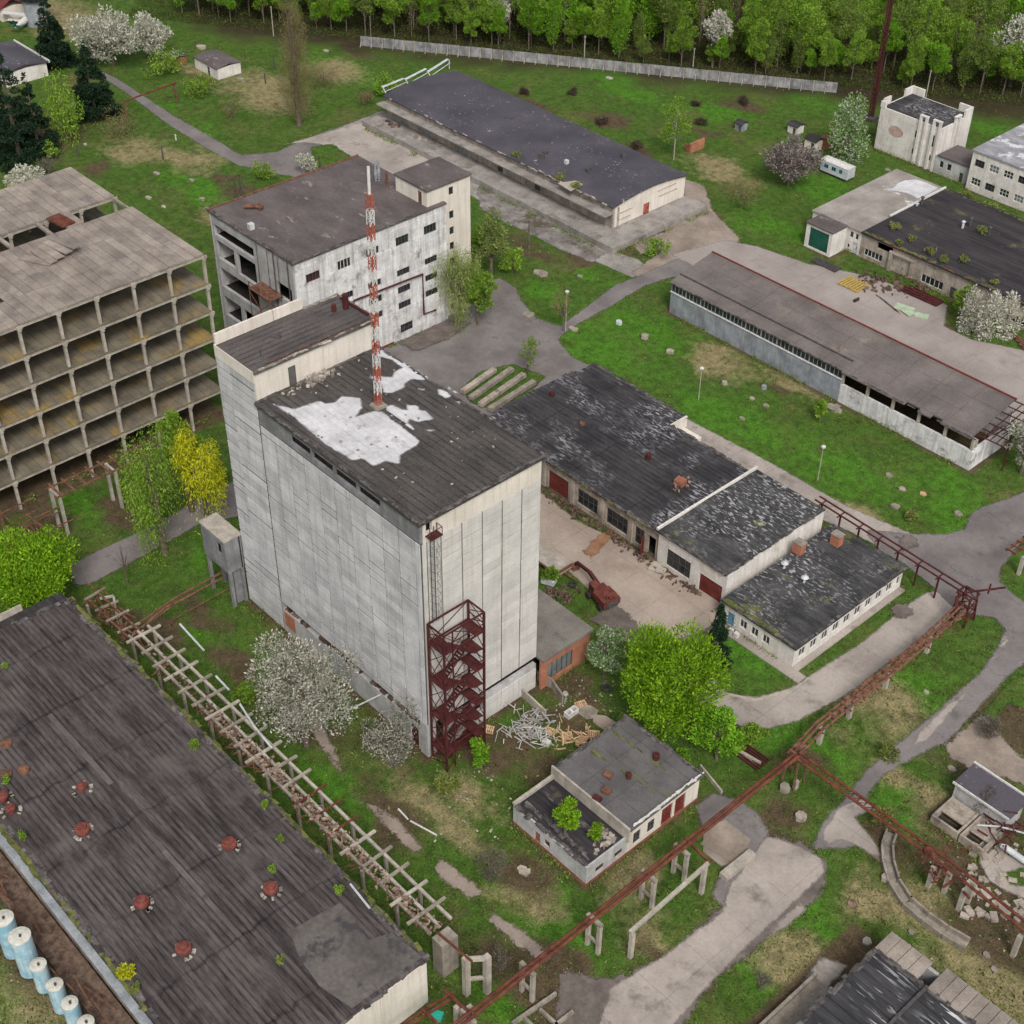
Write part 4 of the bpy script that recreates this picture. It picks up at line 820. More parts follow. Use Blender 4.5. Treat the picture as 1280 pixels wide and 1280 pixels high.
for i in range(n):
    a, b = y0-.5+(y1-y0+1.0)*i/n, y0-.5+(y1-y0+1.0)*(i+1)/n; za, zb = arch(i/n), arch((i+1)/n)
    p = [(x0-.4, a, za), (x1+.35, a, za), (x1+.35, b, zb), (x0-.4, b, zb)]; mb.quad(*p); mb.quad(*[(q[0], q[1], q[2]-.25) for q in p][::-1])
    for X in (x0-.4, x1+.35): pp = [(X, a, za-.25), (X, b, zb-.25), (X, b, zb), (X, a, za)]; mb.quad(*(pp if X > -200 else pp[::-1]))
mb.quad((x0-.4, y0-.5, 5.25), (x1+.35, y0-.5, 5.25), (x1+.35, y0-.5, 5.5), (x0-.4, y0-.5, 5.5))
rf = mb.build('roof', 'felt_violet', B)
mb = MB(); mb.box(x0-.6, x1+.2, 170.7, 172.97, 4.0, 4.22); mb.build('canopy', 'slab_dock', B)
mb = MB()
for i in range(60): a = rnd.uniform(-186, -165) if i < 40 else rnd.uniform(x0, x1); mb.rprism(a, 172.4+rnd.uniform(-.2, .3), rnd.uniform(.3, 1.4), .2, 5.5, 5.58+rnd.random()*.12, rnd.uniform(-.1, .1))
mb.build('roof_edge', 'rubble_mix', rf)
mb = MB(); a = at(716, 232, 5.7); mb.prism([(a[0]-2.5, a[1]-1.5), (a[0]+1.5, a[1]-2.0), (a[0]+1, a[1]+1.6), (a[0]-.8, a[1]+2.0)], 5.75, 5.82); mb.build('torn_felt', 'concrete_pale', rf)
for i, (a, b) in enumerate(((708, 205), (677, 197), (682, 193), (780, 197), (735, 215), (640, 150), (632, 148))):
    c = at(a, b, 6.1); mb = MB(); mb.rprism(c[0], c[1], 1.0 if i else .7, .7, 5.7, 6.6 if i > 4 else 6.9, i*.4); mb.build('roof_vent', 'frame_dark' if i else 'metal_pale', rf)
mb = MB()
ya = lin(173, 191, 3)
for k in range(3):
    mb.beam((x0-.3, ya[k], 6.2), (x0-.9, ya[k+1], 6.4+.5*k), .12); mb.beam((x0-1.2, ya[k], 6.9), (x0-1.6, ya[k+1], 7.0+.5*k), .6, .1); mb.beam((x0, ya[k], 6), (x0-1.2, ya[k], 7.2), .15)
mb.beam((x0-1.2, 191, 6), (x0-1.2, 191, 8), .14); mb.build('roof_railing', 'metal_pale', rf)
for h in dh:
    if h[2] < 2: door(B, 'Y-', y0, *h, 'frame_dark' if h[0] > -200 else 'metal_grey', 1)
    else: window(B, 'Y-', y0, *h, nm=1, frame='frame_dark')
for i in range(2):
    mb = MB(); c = (-213-i*9, 171.0, 1.15); 
    for k in range(14): mb.rprism(c[0]+rnd.uniform(-2, 2), c[1]+rnd.uniform(-.8, .8), rnd.uniform(.3, .8), .4, 1.16, 1.3+rnd.random()*.3, rnd.random()*3)
    tag(mb.build('debris_pile', 'scrap' if i else 'rubble_mix'), ('dark' if i else 'pale')+' pile of broken masonry on the loading dock of the violet roofed warehouse', 'rubble', kind='stuff')
# ------------------------------------------------------------------ long shed (right)
rect_ex(-136, -77, 160.4, 171.5)
B = thing('long_shed', 'long low shed with mauve grey roof, blue grey wall and strip of clerestory windows', 'warehouse', (-106, 166, 0))
x0, x1, xm, y0, y1 = -135.6, -77.3, -100.7, 160.7, 170.6
mb = MB(); wall(mb, 'Y-', y0, x0, xm, 0, 3.9, [], .35); wall(mb, 'X-', x0, y0+.35, y1, 0, 5.4); mb.build('wall', 'blue_wall', B)
mb = MB(); wall(mb, 'Y-', y0-.05, xm, x1, 0, 3.2, [], .4); wall(mb, 'X+', x1, y0+.36, y1, 0, 3.7); wall(mb, 'Y+', y1, x0+.36, x1-.36, 0, 6.0); mb.build('end_wall', 'whitewash', B)
nw = 11
for i in range(nw):
    a, b = x0+(xm-x0)*i/nw, x0+(xm-x0)*(i+1)/nw; window(B, 'Y-', y0, a+.03, b-.03, 4.0, 5.3, nm=3, frame='metal_grey', rec=.12, bw=.07)
mb = MB(); mb.box(x0-.1, xm+.1, y0-.12, y0+.1, 3.88, 4.0); mb.build('sill', 'frame_white', B)
mb = MB()
for x in lin(xm+.1, x1-.5, 5): mb.box(x-.2, x+.2, y0+.05, y0+.45, 3.2, 5.3)
mb.box(x1-.5, x1-.1, y0+.4, y0+.8, 3.2, 5); mb.build('pillar', 'concrete_pale', B)
zn, zf = 5.6, 7.4
def slope(mb, xa, xb, ya, yb, za, zb, t=.22):
    p = [(xa, ya, za), (xb, ya, za), (xb, yb, zb), (xa, yb, zb)]; mb.quad(*p); mb.quad(*[(q[0], q[1], q[2]-t) for q in p][::-1])
    for i in range(4): a, b = p[i], p[(i+1) % 4]; mb.quad((a[0], a[1], a[2]-t), (b[0], b[1], b[2]-t), b, a)
mb = MB(); slope(mb, x0-.4, xm, y0-.12, y1+.3, zn, zf); 
xx = xm+.02
while xx < x1-1.0:
    w = rnd.choice((1.1, 1.7, 2.3)); e = min(xx+w, x1+.2); slope(mb, xx, e, y0-.5+rnd.choice((0, 0, .0, .9)), y1+.3, zn-.02, zf-.02); xx = e
rf = mb.build('roof', 'roof_mauve', B)
mb = MB(); mb.box(x0-.4, x1-.5, y1+.12, y1+.42, zf-.1, zf+.12); mb.build('ridge_trim', 'red_paint', rf)
mb = MB(); mb.beam((x0-.4, y0+2.4, zn+.62), (xm, y0+2.4, zn+.62), .25, .08); mb.build('roof_seam', 'frame_dark', rf)
mb = MB()
for i in range(7):
    y = y0+1+i*1.5; z = zn+(zf-zn)*(y-y0)/(y1-y0); mb.beam((x1-1.5, y, z-.3), (x1+3.2, y+.4, z-.4), .14)
for k in range(4): mb.beam((x1+.2+k, y0+1.5, 5.2), (x1+.2+k, y1+1, 6.6), .12); mb.beam((x1+k*.8, y0+2+k, 5.3), (x1+1.3+k*.8, y0+5+k, 6.3), .1)
for q in ((x1+3, y1+.6), (x1+3.2, y0+3.5)): mb.beam((q[0], q[1], 0), (q[0], q[1], 6.4), .18)
mb.build('collapsed_truss', 'rust_red', B)
# ------------------------------------------------------------------ middle garage row
rect_ex(-128, -81.5, 113, 134.5)
B = thing('garage_row', 'long dark roofed garage block with flecked roofing felt and open bays onto the yard', 'garage', (-105, 123, 0))
xa, xb, xc, y0 = -127.6, -93.4, -81.7, 113.0
bays = [(-114.6, -110.6, 0, 3.2), (-108.8, -104.9, .7, 3.3), (-103.2, -99.3, .6, 3.3), (-97.9, -96.2, .5, 3.3), (-95.6, -94.1, 0, 3.2)]
mb = MB(); wall(mb, 'Y-', y0, xa, xb-.02, 0, 4.7, [(-125.2, -122.4, 0, 3.1)]+bays, .45); wall(mb, 'Y+', 134.8, xa, -109.2, 0, 4.3); wall(mb, 'Y+', 131.2, -109.15, xb, 0, 4.3); wall(mb, 'X-', xa, y0+.45, 134.4, 0, 4.7)
for x in (-126.8, -120.5, -115.4, -109.7, -104.0, -98.6): mb.box(x-.35, x+.35, y0-.22, y0-.003, 0, 4.68)
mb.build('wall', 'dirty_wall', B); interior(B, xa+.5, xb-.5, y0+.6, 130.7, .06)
door(B, 'Y-', y0, -114.6, -110.6, 0, 3.2, 'red_paint', 4, .2)
door(B, 'Y-', y0, -125.2, -122.4, 0, 3.1, 'rust_brown', 2, .2)
for i, b in enumerate(bays[1:3]): window(B, 'Y-', y0, *b, nm=3, nh=1, frame='frame_dark', rec=.25)
window(B, 'Y-', y0, *bays[3], nm=1, nh=1, frame='frame_dark', rec=.25)
mb = MB(); mb.beam((-95.9, y0-.35, 1.6), (-95.5, y0-1.3, 1.6), .1, 3.0); mb.build('open_door', 'red_paint', B)
bx_ = [(-91.8, -87.7, .6, 3.4), (-86.1, -82.3, 0, 2.9)]
mb = MB(); wall(mb, 'Y-', y0-.35, xb, xc, 0, 5.3, bx_, .45); wall(mb, 'X-', xb, y0+.1, 131.9, 0, 5.3); wall(mb, 'Y+', 132.0, xb, xc, 0, 5.0); mb.build('annex_wall', 'white_wall', B)
mb = MB(); wall(mb, 'X+', xc, y0+.11, 131.6, 0, 5.05)
mb.build('gable_wall', 'white_wall', B); interior(B, xb+.6, xc-.6, y0+.6, 131, .07)
window(B, 'Y-', y0-.35, *bx_[0], nm=3, nh=1, frame='frame_dark', rec=.2); door(B, 'Y-', y0-.35, *bx_[1], 'red_paint', 2, .15)
mb = MB(); mb.box(-86.0, -83.4, y0-.42, y0-.37, 3.5, 4.7); mb.build('painted_panel', 'cream', B)
def gable(mb, xa, xb, y0, y1, z0, zr, t=.25, ym=None):
    ym = ym if ym is not None else (y0+y1)/2
    for (a, b, za, zb) in ((y0, ym, z0, zr), (ym, y1, zr, z0)):
        p = [(xa, a, za), (xb, a, za), (xb, b, zb), (xa, b, zb)]; mb.quad(*p); mb.quad(*[(q[0], q[1], q[2]-t) for q in p][::-1])
        for X, fl in ((xb, 0), (xa, 1)): s = [(X, a, za-t), (X, b, zb-t), (X, b, zb), (X, a, za)]; mb.quad(*(s[::-1] if fl else s))
    mb.quad((xa, y0, z0-t), (xb, y0, z0-t), (xb, y0, z0), (xa, y0, z0)); mb.quad((xb, y1, z0-t), (xa, y1, z0-t), (xa, y1, z0), (xb, y1, z0))
mb = MB(); gable(mb, xa-.3, xb-.02, y0-.5, 131.6, 5.0, 5.5); mb.box(xa-.3, -109.0, 131.6, 135.2, 4.4, 4.75); rf = mb.build('roof', 'felt_dark', B)
mb = MB(); gable(mb, xb, xc-.02, y0-.7, 132.2, 5.45, 5.8, .2); r2 = mb.build('annex_roof', 'felt_speck', B)
mb = MB(); mb.box(xb-.25, xb+.05, y0-.7, 132.2, 5.6, 5.95); mb.build('roof_edge', 'white_wall', rf)
mb = MB(); mb.box(-109.1, -105.5, 131.25, 134.6, 0, 3.2); mb.box(-109.0, -108.7, 131.3, 135, 3.2, 5.0); mb.build('rear_lean_to', 'cream', B)
mb = MB(); mb.box(-105.4, -99.3, 131.3, 134.2, 0, 2.6); mb.box(-99.2, -94.5, 131.3, 133.8, 0, 2.9); mb.build('rear_outbuilding', 'dirty_wall', B)
for (a, b, m_, h) in ((810, 575, 'rust_red', 1.2), (850, 606, 'brick_dark', 1.0), (690, 495, 'rust_red', .8), (728, 532, 'rust_brown', .6)):
    c = at(a, b, 5.3); mb = MB(); mb.tube([(c[0], c[1], 5.0), (c[0], c[1], 5.2+h)], .4, 8) if m_ != 'brick_dark' else mb.rprism(c[0], c[1], 1.4, 1.2, 5.1, 5.2+h, .2); v = mb.build('roof_vent', m_, rf)
mb = MB()
for k in range(26): c = at(850+rnd.gauss(0, 5), 608+rnd.gauss(0, 4), 5.4); mb.rprism(c[0], c[1], .4, .2, 5.5, 5.65+rnd.random()*.15, rnd.random()*3)
mb.build('broken_brick', 'rubble_pink', rf)
c = at(1255-0, 663, 0)
# end block C
rect_ex(-80.6, -68.6, 110.2, 132.7)
B = thing('office_annex', 'low white flat roofed office block with flecked dark roof and two brick chimneys', 'building', (-74.6, 121.4, 0))
x0, x1, y0, y1 = -80.4, -68.9, 110.5, 132.4; hz = 3.25
wx = [(y0+1.0+i*2.2, y0+2.3+i*2.2, 1.0, 2.4) for i in range(10)]
wy = [(-77.4, -76.3, 1.0, 2.3), (-75.6, -74.5, 1.0, 2.3), (-73.8, -72.7, 1.0, 2.3), (-79.4, -78.3, .1, 2.2)]
mb = MB(); wall(mb, 'X+', x1, y0+.35, y1-.35, 0, hz, wx); wall(mb, 'Y-', y0, x0, x1, 0, hz, wy); wall(mb, 'Y+', y1, x0, x1, 0, hz); wall(mb, 'X-', x0, y0+.35, y1-.35, 0, hz); mb.build('wall', 'white_wall', B)
for w in wx: window(B, 'X+', x1, *w, nm=1, nh=0, frame='frame_white')
for w in wy[:3]: window(B, 'Y-', y0, *w, nm=1, frame='frame_white')
door(B, 'Y-', y0, *wy[3], 'blue_paint', 1)
mb = MB(); slab(mb, x0-.1, x1+.35, y0-.3, y1+.3, hz+.3, .3); rf = mb.build('roof', 'felt_speck', B)
for (a, b) in ((998, 684), (1045, 674)):
    c = at(a, b+6, hz+.3); mb = MB(); mb.box(c[0]-.65, c[0]+.65, c[1]-.55, c[1]+.55, hz+.3, hz+1.9); ch = mb.build('chimney', 'brick', rf); mb = MB(); mb.box(c[0]-.72, c[0]+.72, c[1]-.62, c[1]+.62, hz+1.9, hz+2.05); mb.build('chimney_cap', 'concrete', ch)
for (a, b, m_) in ((980, 710, 'metal_pale'), (1005, 728, 'metal_pale')):
    c = at(a, b, hz+.3); mb = MB(); mb.lathe(c[0], c[1], [(.15, hz+.3), (.15, hz+1.1), (.5, hz+1.15), (.1, hz+1.5)]); mb.build('roof_vent', m_, rf)
mb = MB(); mb.box(x0, x1+2.2, y0-1.6, y0-.02, 0, .18); mb.box(x1+.02, x1+.9, y0, y1, 0, .15); mb.build('pavement', 'conc_road', B)
mb = MB()
for q in [(-77.9, y0-.9), (-76.9, y0-1)]: mb.box(q[0]-.3, q[0]+.3, q[1]-.25, q[1]+.25, .18, .8)
tag(mb.build('bench', 'frame_white'), 'small white bench by the blue door of the office annex', 'bench')
# ------------------------------------------------------------------ D1 small double shed
rect_ex(-74.2, -62.5, 69, 86.8)
B = thing('small_shed', 'ruined white shed with two dark flat roofs at different heights and bushes growing on one', 'shed', (-68.5, 78, 0))
x0, x1 = -74.0, -62.8
mb = MB(); lw = [(70.6, 71.8, 1.1, 1.9), (73.4, 74.6, 1.1, 1.9)]
wall(mb, 'X+', x1, 69.48, 75.2, .5, 3.12, lw, .22); wall(mb, 'Y-', 69.25, x0, x1, .5, 3.12, [(-70.6, -69.8, .5, 2.0), (-69.2, -68.3, 1.0, 2.0)], .22); wall(mb, 'X-', x0, 69.48, 75.2, 0.5, 3.12, [], .22); mb.build('wall', 'plinth', B)
mb = MB(); mb.box(x0-.03, x1+.03, 69.22, 75.2, 0, .5); mb.box(x0, x1+.04, 75.22, 86.5, 0, .45); mb.build('brick_base', 'brick_dark', B)
hw = [(76.2, 77.3, 1.0, 2.8), (78.4, 79.5, 1.0, 2.8)]; hd = [(80.6, 82.3, .45, 3.1), (82.7, 84.4, .45, 3.1)]
mb = MB(); wall(mb, 'X+', x1, 75.25, 86.15, .46, 4.0, hw+hd); wall(mb, 'Y+', 86.5, x0, x1, .46, 4.0); wall(mb, 'X-', x0, 75.6, 86.1, .46, 4.0); wall(mb, 'Y-', 75.25, x0, x1-.36, .51, 4.0)
mb.build('upper_wall', 'cream', B)
for w in hw: window(B, 'X+', x1, *w, nm=1, nh=2, frame='frame_dark')
for w in lw: window(B, 'X+', x1, *w, nm=1, frame='rust_brown')
for d in hd: door(B, 'X+', x1, *d)
door(B, 'Y-', 69.25, -70.6, -69.8, .5, 2.0, 'brick_dark', 1)
mb = MB(); mb.box(x0+.23, x1-.23, 69.48, 75.2, 2.7, 2.98); lr = mb.build('lower_roof', 'felt_black', B)
mb = MB(); slab(mb, x0-.2, x1+.3, 75.25, 86.8, 4.35, .35); hr = mb.build('roof', 'felt_brown', B)
hr.data.materials.clear(); hr.data.materials.append(surf('felt_slate', (0.089, 0.083, 0.085), (0.136, 0.128, 0.128), .3, lines=[(0, 3.7, .1, .5), (1, 3.7, .1, .5)], blot=(.42, .42, .43), blotr=(.68, .72), blots=.5, moss=(.13, .13, .05)))
mb = MB(); mb.box(x0-.2, x1+.35, 75.0, 75.24, 2.6, 4.75); mb.box(x0-.1, x0+.3, 69.2, 75.0, 3.2, 3.5); mb.build('parapet', 'concrete_pale', B)
for (a, b, m_, r_) in ((820, 948, 'rust_red', .38), (786, 972, 'rust_red', .3), (758, 990, 'rust_brown', 0), (746, 1000, 'rust_red', 0), (760, 970, 'rust_brown', 0)):
    c = at(a, b, 4.4); mb = MB()
    if r_: mb.lathe(c[0], c[1], [(r_, 4.3), (r_, 5.1 if m_ else 5), (r_*.8, 5.15)], 12)
    else: mb.rprism(c[0], c[1], .9, .8, 4.35, 4.8, .2)
    mb.build('roof_vent', m_, hr)
mb = MB()
for k in range(90): c = (x1-.6-abs(rnd.gauss(0, 1.3)), 74.4-abs(rnd.gauss(0, 1.2)), 2.98); s = rnd.uniform(.1, .35); mb.rprism(c[0], max(c[1], 69.9), s*1.4, s, 2.985, 3.0+s*.6, rnd.random()*3)
tag(mb.build('masonry_rubble', 'rubble_mix'), 'white and grey broken masonry strewn on the lower roof of the ruined double shed', 'rubble', kind='stuff')
# ------------------------------------------------------------------ big hall bottom left
rect_ex(-132, -63, 25, 49)
B = thing('big_hall', 'huge low hall with corrugated looking dark felt roof and red mushroom vents', 'warehouse', (-98, 37, 0))
x0, x1, y0, y1 = -130.5, -63.5, 26.2, 48.5
mb = MB(); panels(mb, 'X+', x1, lin(y0, y1, 4), lin(0, 6.6, 4), .05, .06, .03); wall(mb, 'X+', x1, y0, y1, 0, 6.95); mb.build('end_wall', 'cream', B)
mb = MB(); wall(mb, 'Y-', y0+.2, x0, x1-.36, 0, 6.9); wall(mb, 'Y+', y1, x0, x1-.36, 0, 6.95); wall(mb, 'X-', x0, y0+.6, y1-.36, 0, 6.95); mb.build('wall', 'dirty_wall', B)
mb = MB(); gable(mb, x0-.3, x1+.15, y0-.2, y1+.3, 7.1, 7.55, .25); rf = mb.build('roof', 'felt_hall', B)
mb = MB()
a = [(x1+.1, 39.5), (x1+.1, 48.6), (-70, 48.6), (-76.5, 46.5), (-77.8, 41.8), (-69, 39)]
zz_ = lambda y: 7.1+.45*(1-abs((y-y0+.2)/((y1-y0+.5)/2)-1))
def drape(poly, name, mat, parent, dz=.03, n=1):
    # one triangulated sheet that follows the roof slope
    mb = MB(); mb.v = [(x, y, zz_(y)+dz) for x, y in poly]; mb.f = [tuple(range(len(poly)))]; return mb.build(name, mat, parent)
M['felt_patch'] = surf('felt_patch', (.082, .073, .069), (.135, .122, .115), .25, fine=2, finev=.3, blot=(.05, .047, .05), blotr=(.55, .62), blots=.25)
pp = [at(*q, 7.3)[:2] for q in ((362, 1165), (425, 1128), (440, 1145), (460, 1175), (490, 1165), (528, 1195), (480, 1232), (440, 1262), (400, 1235), (375, 1200))]
ar = sum(pp[i][0]*pp[(i+1) % len(pp)][1]-pp[(i+1) % len(pp)][0]*pp[i][1] for i in range(len(pp)))
drape(pp if ar > 0 else pp[::-1], 'felt_patch', 'felt_patch', rf, .06)
M['felt_strip'] = surf('felt_strip', (.085, .075, .074), (.14, .125, .122), .5, stretch=(.3, 1.2, 1), fine=4, finev=.3)
for (p, q, w) in (((62, 895), (128, 988), .6), ((205, 1065), (255, 1120), .55), ((258, 1125), (300, 1172), .5)):
    a, b = at(*p, 7.4), at(*q, 7.4); poly = [(a[0], a[1]-w/2), (b[0], a[1]-w/2), (b[0], a[1]+w/2), (a[0], a[1]+w/2)]; drape(poly, 'bare_strip', 'felt_strip', rf, .05)
VE = [(104, 1038, 1), (178, 1129, 1), (230, 1187, 1), (287, 1056, 1), (339, 1112, 1), (8, 930, 0), (103, 985, .7), (14, 1012, .7), (4, 997, .8), (30, 963, 0), (8, 968, 0)]
for (a, b, s) in VE:
    if not s: c = at(a, b, 7.4); mb = MB(); mb.lathe(c[0], c[1], [(.62, 7.3), (.62, 7.62), (.5, 7.66)], 14); mb.build('roof_cap', 'rust_brown', rf); continue
    c = at(a, b+2, 7.5); mb = MB(); mb.lathe(c[0], c[1], [(.45*s, 7.3), (.45*s, 7.85), (.78*s, 7.9), (.74*s, 8.2), (.5*s, 8.25), (.46*s, 8.5*s+8.25*(1-s)), (.1, 8.55*s+8.3*(1-s))], 18); v = mb.build('roof_vent', M.get('vent_red') or M.setdefault('vent_red', surf('vent_red', (.12, .032, .026), (.21, .065, .05), 1.5, rough=.6)), rf, smooth=False)
    mb = MB()
    for k in range(10): t = rnd.random()*6.28; mb.rprism(c[0]+math.cos(t)*.95, c[1]+math.sin(t)*.95, .35, .22, 7.45, 7.62, t)
    mb.build('collar', 'rubble_mix', v)
mb = MB(); mb.tube([at(438, 1105, 7.9), at(462, 1135, 7.9)], .12, 6); tag(mb.build('fallen_pipe', 'metal_pale'), 'short pale pipe lying along the eave of the big hall near its end', 'pipe')
mb = MB(); mb.beam((-131, y0-.55, 7.1), (-73.5, y0-.55, 6.6), .9, .12); mb.build('eave_gutter', 'metal_grey', rf)
mb = MB(); mb.box(x0, x1-3, 23.4, y0-.1, 0, .7); mb.build('lean_to', 'scrap', B)
mb = MB()
for i in range(22): a = rnd.uniform(x0+8, x1-8); mb.beam((a, 22.5+rnd.random()*2.5, 1.6+rnd.random()), (a+rnd.uniform(3, 9), 22.8+rnd.random()*2.5, 1.6+rnd.random()*1.3), .14)
mb.build('lean_to_frame', 'rust_brown', B)
mb = MB(); mb.box(-133.0, -132.6, 25, 36.2, 0, 8.0); mb.box(-133.0, -132.6, 36.7, 43.5, 0, 7.7); mb.build('parapet', 'concrete_pale', B)
mb = MB(); mb.box(-132.58, -130.85, 25.5, 48.4, 6.6, 6.95); mb.build('gutter_strip', 'felt_black', B)
# wall beyond hall
# ------------------------------------------------------------------ tanks
cnt = 0
tk = [(-95.2, 21.5, 1.0, 5.6), (-92.2, 21.7, 1.05, 5.7), (-89.5, 21.8, .8, 3.9), (-86.4, 21.9, .78, 4.0), (-83.8, 22.0, .78, 3.9), (-81.0, 22.1, .78, 3.9)]
TL = ['tall blue and white upright tank, furthest from the bottom edge of the photo', 'tallest and widest blue tank, second in the row beside the big hall', 'short bright blue tank, third in the row beside the big hall', 'short blue tank with a brownish foot, fourth in the row beside the big hall', 'short strongly blue streaked tank, fifth in the row beside the big hall', 'last short blue tank of the row, cut off by the bottom edge']
for (x, y, r_, h), lb in zip(tk, TL):
    t = thing('storage_tank', lb, 'tank', (x, y, 0), 'blue tanks beside the big hall'); x += 0
    mb = MB(); mb.lathe(x, y, [(r_*.62, 0), (r_*.62, .2), (r_, .25), (r_, h)], 20); mb.build('shell', 'tank_blue', t, smooth=False)
    mb = MB(); mb.lathe(x, y, [(r_*1.03, h+.002), (r_*1.03, h+.08), (r_*.6, h+.2), (.02, h+.24)], 20); lid = mb.build('lid', 'tank_top', t)
    mb = MB(); mb.tube([(x+.2, y, h+.15), (x+.2, y, h+.5)], .12, 8); mb.build('nozzle', 'frame_dark', lid)
# ------------------------------------------------------------------ trestle
t = thing('conveyor_trestle', 'long decayed trestle of pale beams and crossbars loaded with rubble beside the big hall', 'trestle', (-98, 53, 0))
xs_ = [-121.4+2.77*i for i in range(20)]
for y, m_ in ((51.5, 'concrete'), (52.7, 'concrete_pale'), (54.1, 'concrete_pale')):
    mb = MB(); mb.beam((-122.5, y, 4.85), (-66.5, y, 4.85), .3, .3); mb.build('rail', m_, t)
mb = MB()
for i in range(150): x = rnd.choice((rnd.gauss(-99, 4), rnd.uniform(-121, -67))); mb.beam((x, 51.8+rnd.gauss(0, .6), rnd.uniform(3.8, 5.1)), (x+rnd.uniform(-1.6, 1.6), 51.8+rnd.gauss(0, .6), rnd.uniform(3.8, 5.1)), rnd.uniform(.06, .16))
mb.build('hanging_scrap', 'rust_brown', t)['kind'] = 'stuff'
for i, x in enumerate(xs_):
    red = i in (12, 13, 14); mb = MB(); d = rnd.uniform(-.12, .12)
    mb.beam((x, 50.9+rnd.uniform(-.5, .5), 5.05), (x+d, 55.2, 5.05), .16 if red else .32, .22); mb.build('crossbar', 'rust' if red else 'concrete' if i % 3 else 'concrete_pale', t)
for i, x in enumerate(xs_):
    if i % 2 == 0:
        for y in (51.3, 54.3):
            mb = MB(); mb.box(x-.16, x+.16, y-.16, y+.16, 0, 4.6); mb.build('post', 'concrete', t)
for (a, b) in (((225, 780), (255, 813)), ((349, 846), (365, 861)), ((300, 880), (318, 908)), ((318, 908), (340, 935))):
    mb = MB(); mb.tube([at(a[0], a[1], 5.3), at(b[0], b[1], 5.3)], .13, 6) if a[0] < 340 else mb.tube([at(270, 845, 5.3), at(286, 862, 5.3)], .13, 6); mb.build('conduit', 'metal_pale', t)
mb = MB()
for i in range(620):
    x = rnd.uniform(-96, -66.5) if i < 470 else rnd.gauss(-101, 3) if i < 580 else rnd.uniform(-122, -106); y = 52.0+rnd.gauss(0, .42); s = rnd.uniform(.08, .3); z = 4.85+rnd.random()*.3
    mb.rprism(x, y, s*1.5, s*.8, z, z+s*.6, rnd.random()*3)
tag(mb.build('stone_rubble', 'rubble_pink'), 'line of pinkish broken bricks lying along the top of the decayed trestle', 'rubble', kind='stuff')
mb = MB(); mb.box(-66.4, -63.1, 51.0, 53.4, 0, .1)
mb = MB(); mb.box(-65.9, -64.4, 51.2, 53.2, 0, 5.2); tag(mb.build('concrete_pier', 'concrete'), 'wide concrete pier between the trestle end and the corner of the big hall', 'pier')
mb = MB()
for (x, y) in ((-61.6, 51.8), (-60.4, 53.4)): mb.box(x-.3, x+.3, y-.3, y+.3, 0, 6.0)
mb.beam((-61.6, 51.8, 5.7), (-60.4, 53.4, 5.7), .4, .4); mb.beam((-61.6, 51.8, 2.5), (-60.4, 53.4, 2.5), .3, .3)
tag(mb.build('concrete_portal', 'concrete_pale'), 'tall pale double concrete post standing beside the rusty pipe junction at the bottom edge', 'post')
mb = MB(); mb.tube([at(546, 1165, 5.4), at(590, 1202, 6.1)], .14, 6); tag(mb.build('connecting_pipe', 'rust'), 'short rusty pipe running from the trestle end to the tall double post', 'pipe')
t2 = thing('trestle_head', 'collapsed far end of the trestle with pale portal frame and rusty scrap', 'trestle', (-127, 53, 0))
for (a, b) in (((146, 762), (152, 783)), ((125, 748), (142, 745)), ((142, 745), (148, 783))):
    mb = MB(); mb.beam(at(*a, 4), at(*b, 4 if a[0] == 125 else 1.0), .26); mb.build('portal_bar', 'concrete_pale', t2)
mb = MB(); mb.box(-132.1, -131.8, 50.9, 51.2, 0, 3.6); mb.build('post', 'concrete_pale', t2)
mb = MB()
for i in range(90): p = (rnd.uniform(-133, -122), 52.3+rnd.gauss(0, .7), rnd.uniform(2.5, 4.6)); mb.beam(p, (p[0]+rnd.uniform(-1.8, 1.8), p[1]+rnd.uniform(-1, 1), p[2]+rnd.uniform(-.5, .5)), rnd.uniform(.08, .2))
o = mb.build('twisted_scrap', 'rust_brown', t2); o['kind'] = 'stuff'
for y in (51.4, 53.0): mb = MB(); mb.beam((-133, y, 4.1), (-122.8, y, 4.6), .24, .26); mb.build('rail', 'rust_brown', t2)
for i in range(4): mb = MB(); x = -132+i*2.6; mb.beam((x, 50.9, 4.5), (x+rnd.uniform(-.5, .5), 54, 4.4+rnd.uniform(-.4, .3)), .24); mb.build('crossbar', 'concrete', t2)
mb = MB()
for (p, q, z) in (((160, 788), (276, 716), 3.6), ((165, 792), (278, 722), 3.5), ((185, 777), (230, 748), 3.8)):
    a, b = at(*p, z), at(*q, z); mb.tube([a, ((a[0]+b[0])/2, (a[1]+b[1])/2, z+.5), b], .13, 6)
tag(mb.build('overhead_pipe', 'rust_brown'), 'thin grey brown pipes reaching from the trestle to the raised grey cabin', 'pipe')
mb = MB(); a, b = at(215, 775, 1.1), at(292, 732, 1.1); mb.tube([a, b], .06, 6)
for k in range(5): p = Vector(a).lerp(Vector(b), k/4); mb.tube([(p.x, p.y, 0), (p.x, p.y, 1.2)], .05, 5)
tag(mb.build('handrail', 'rust_brown'), 'low rusty handrail on the grass between the trestle and the raised grey cabin', 'railing')
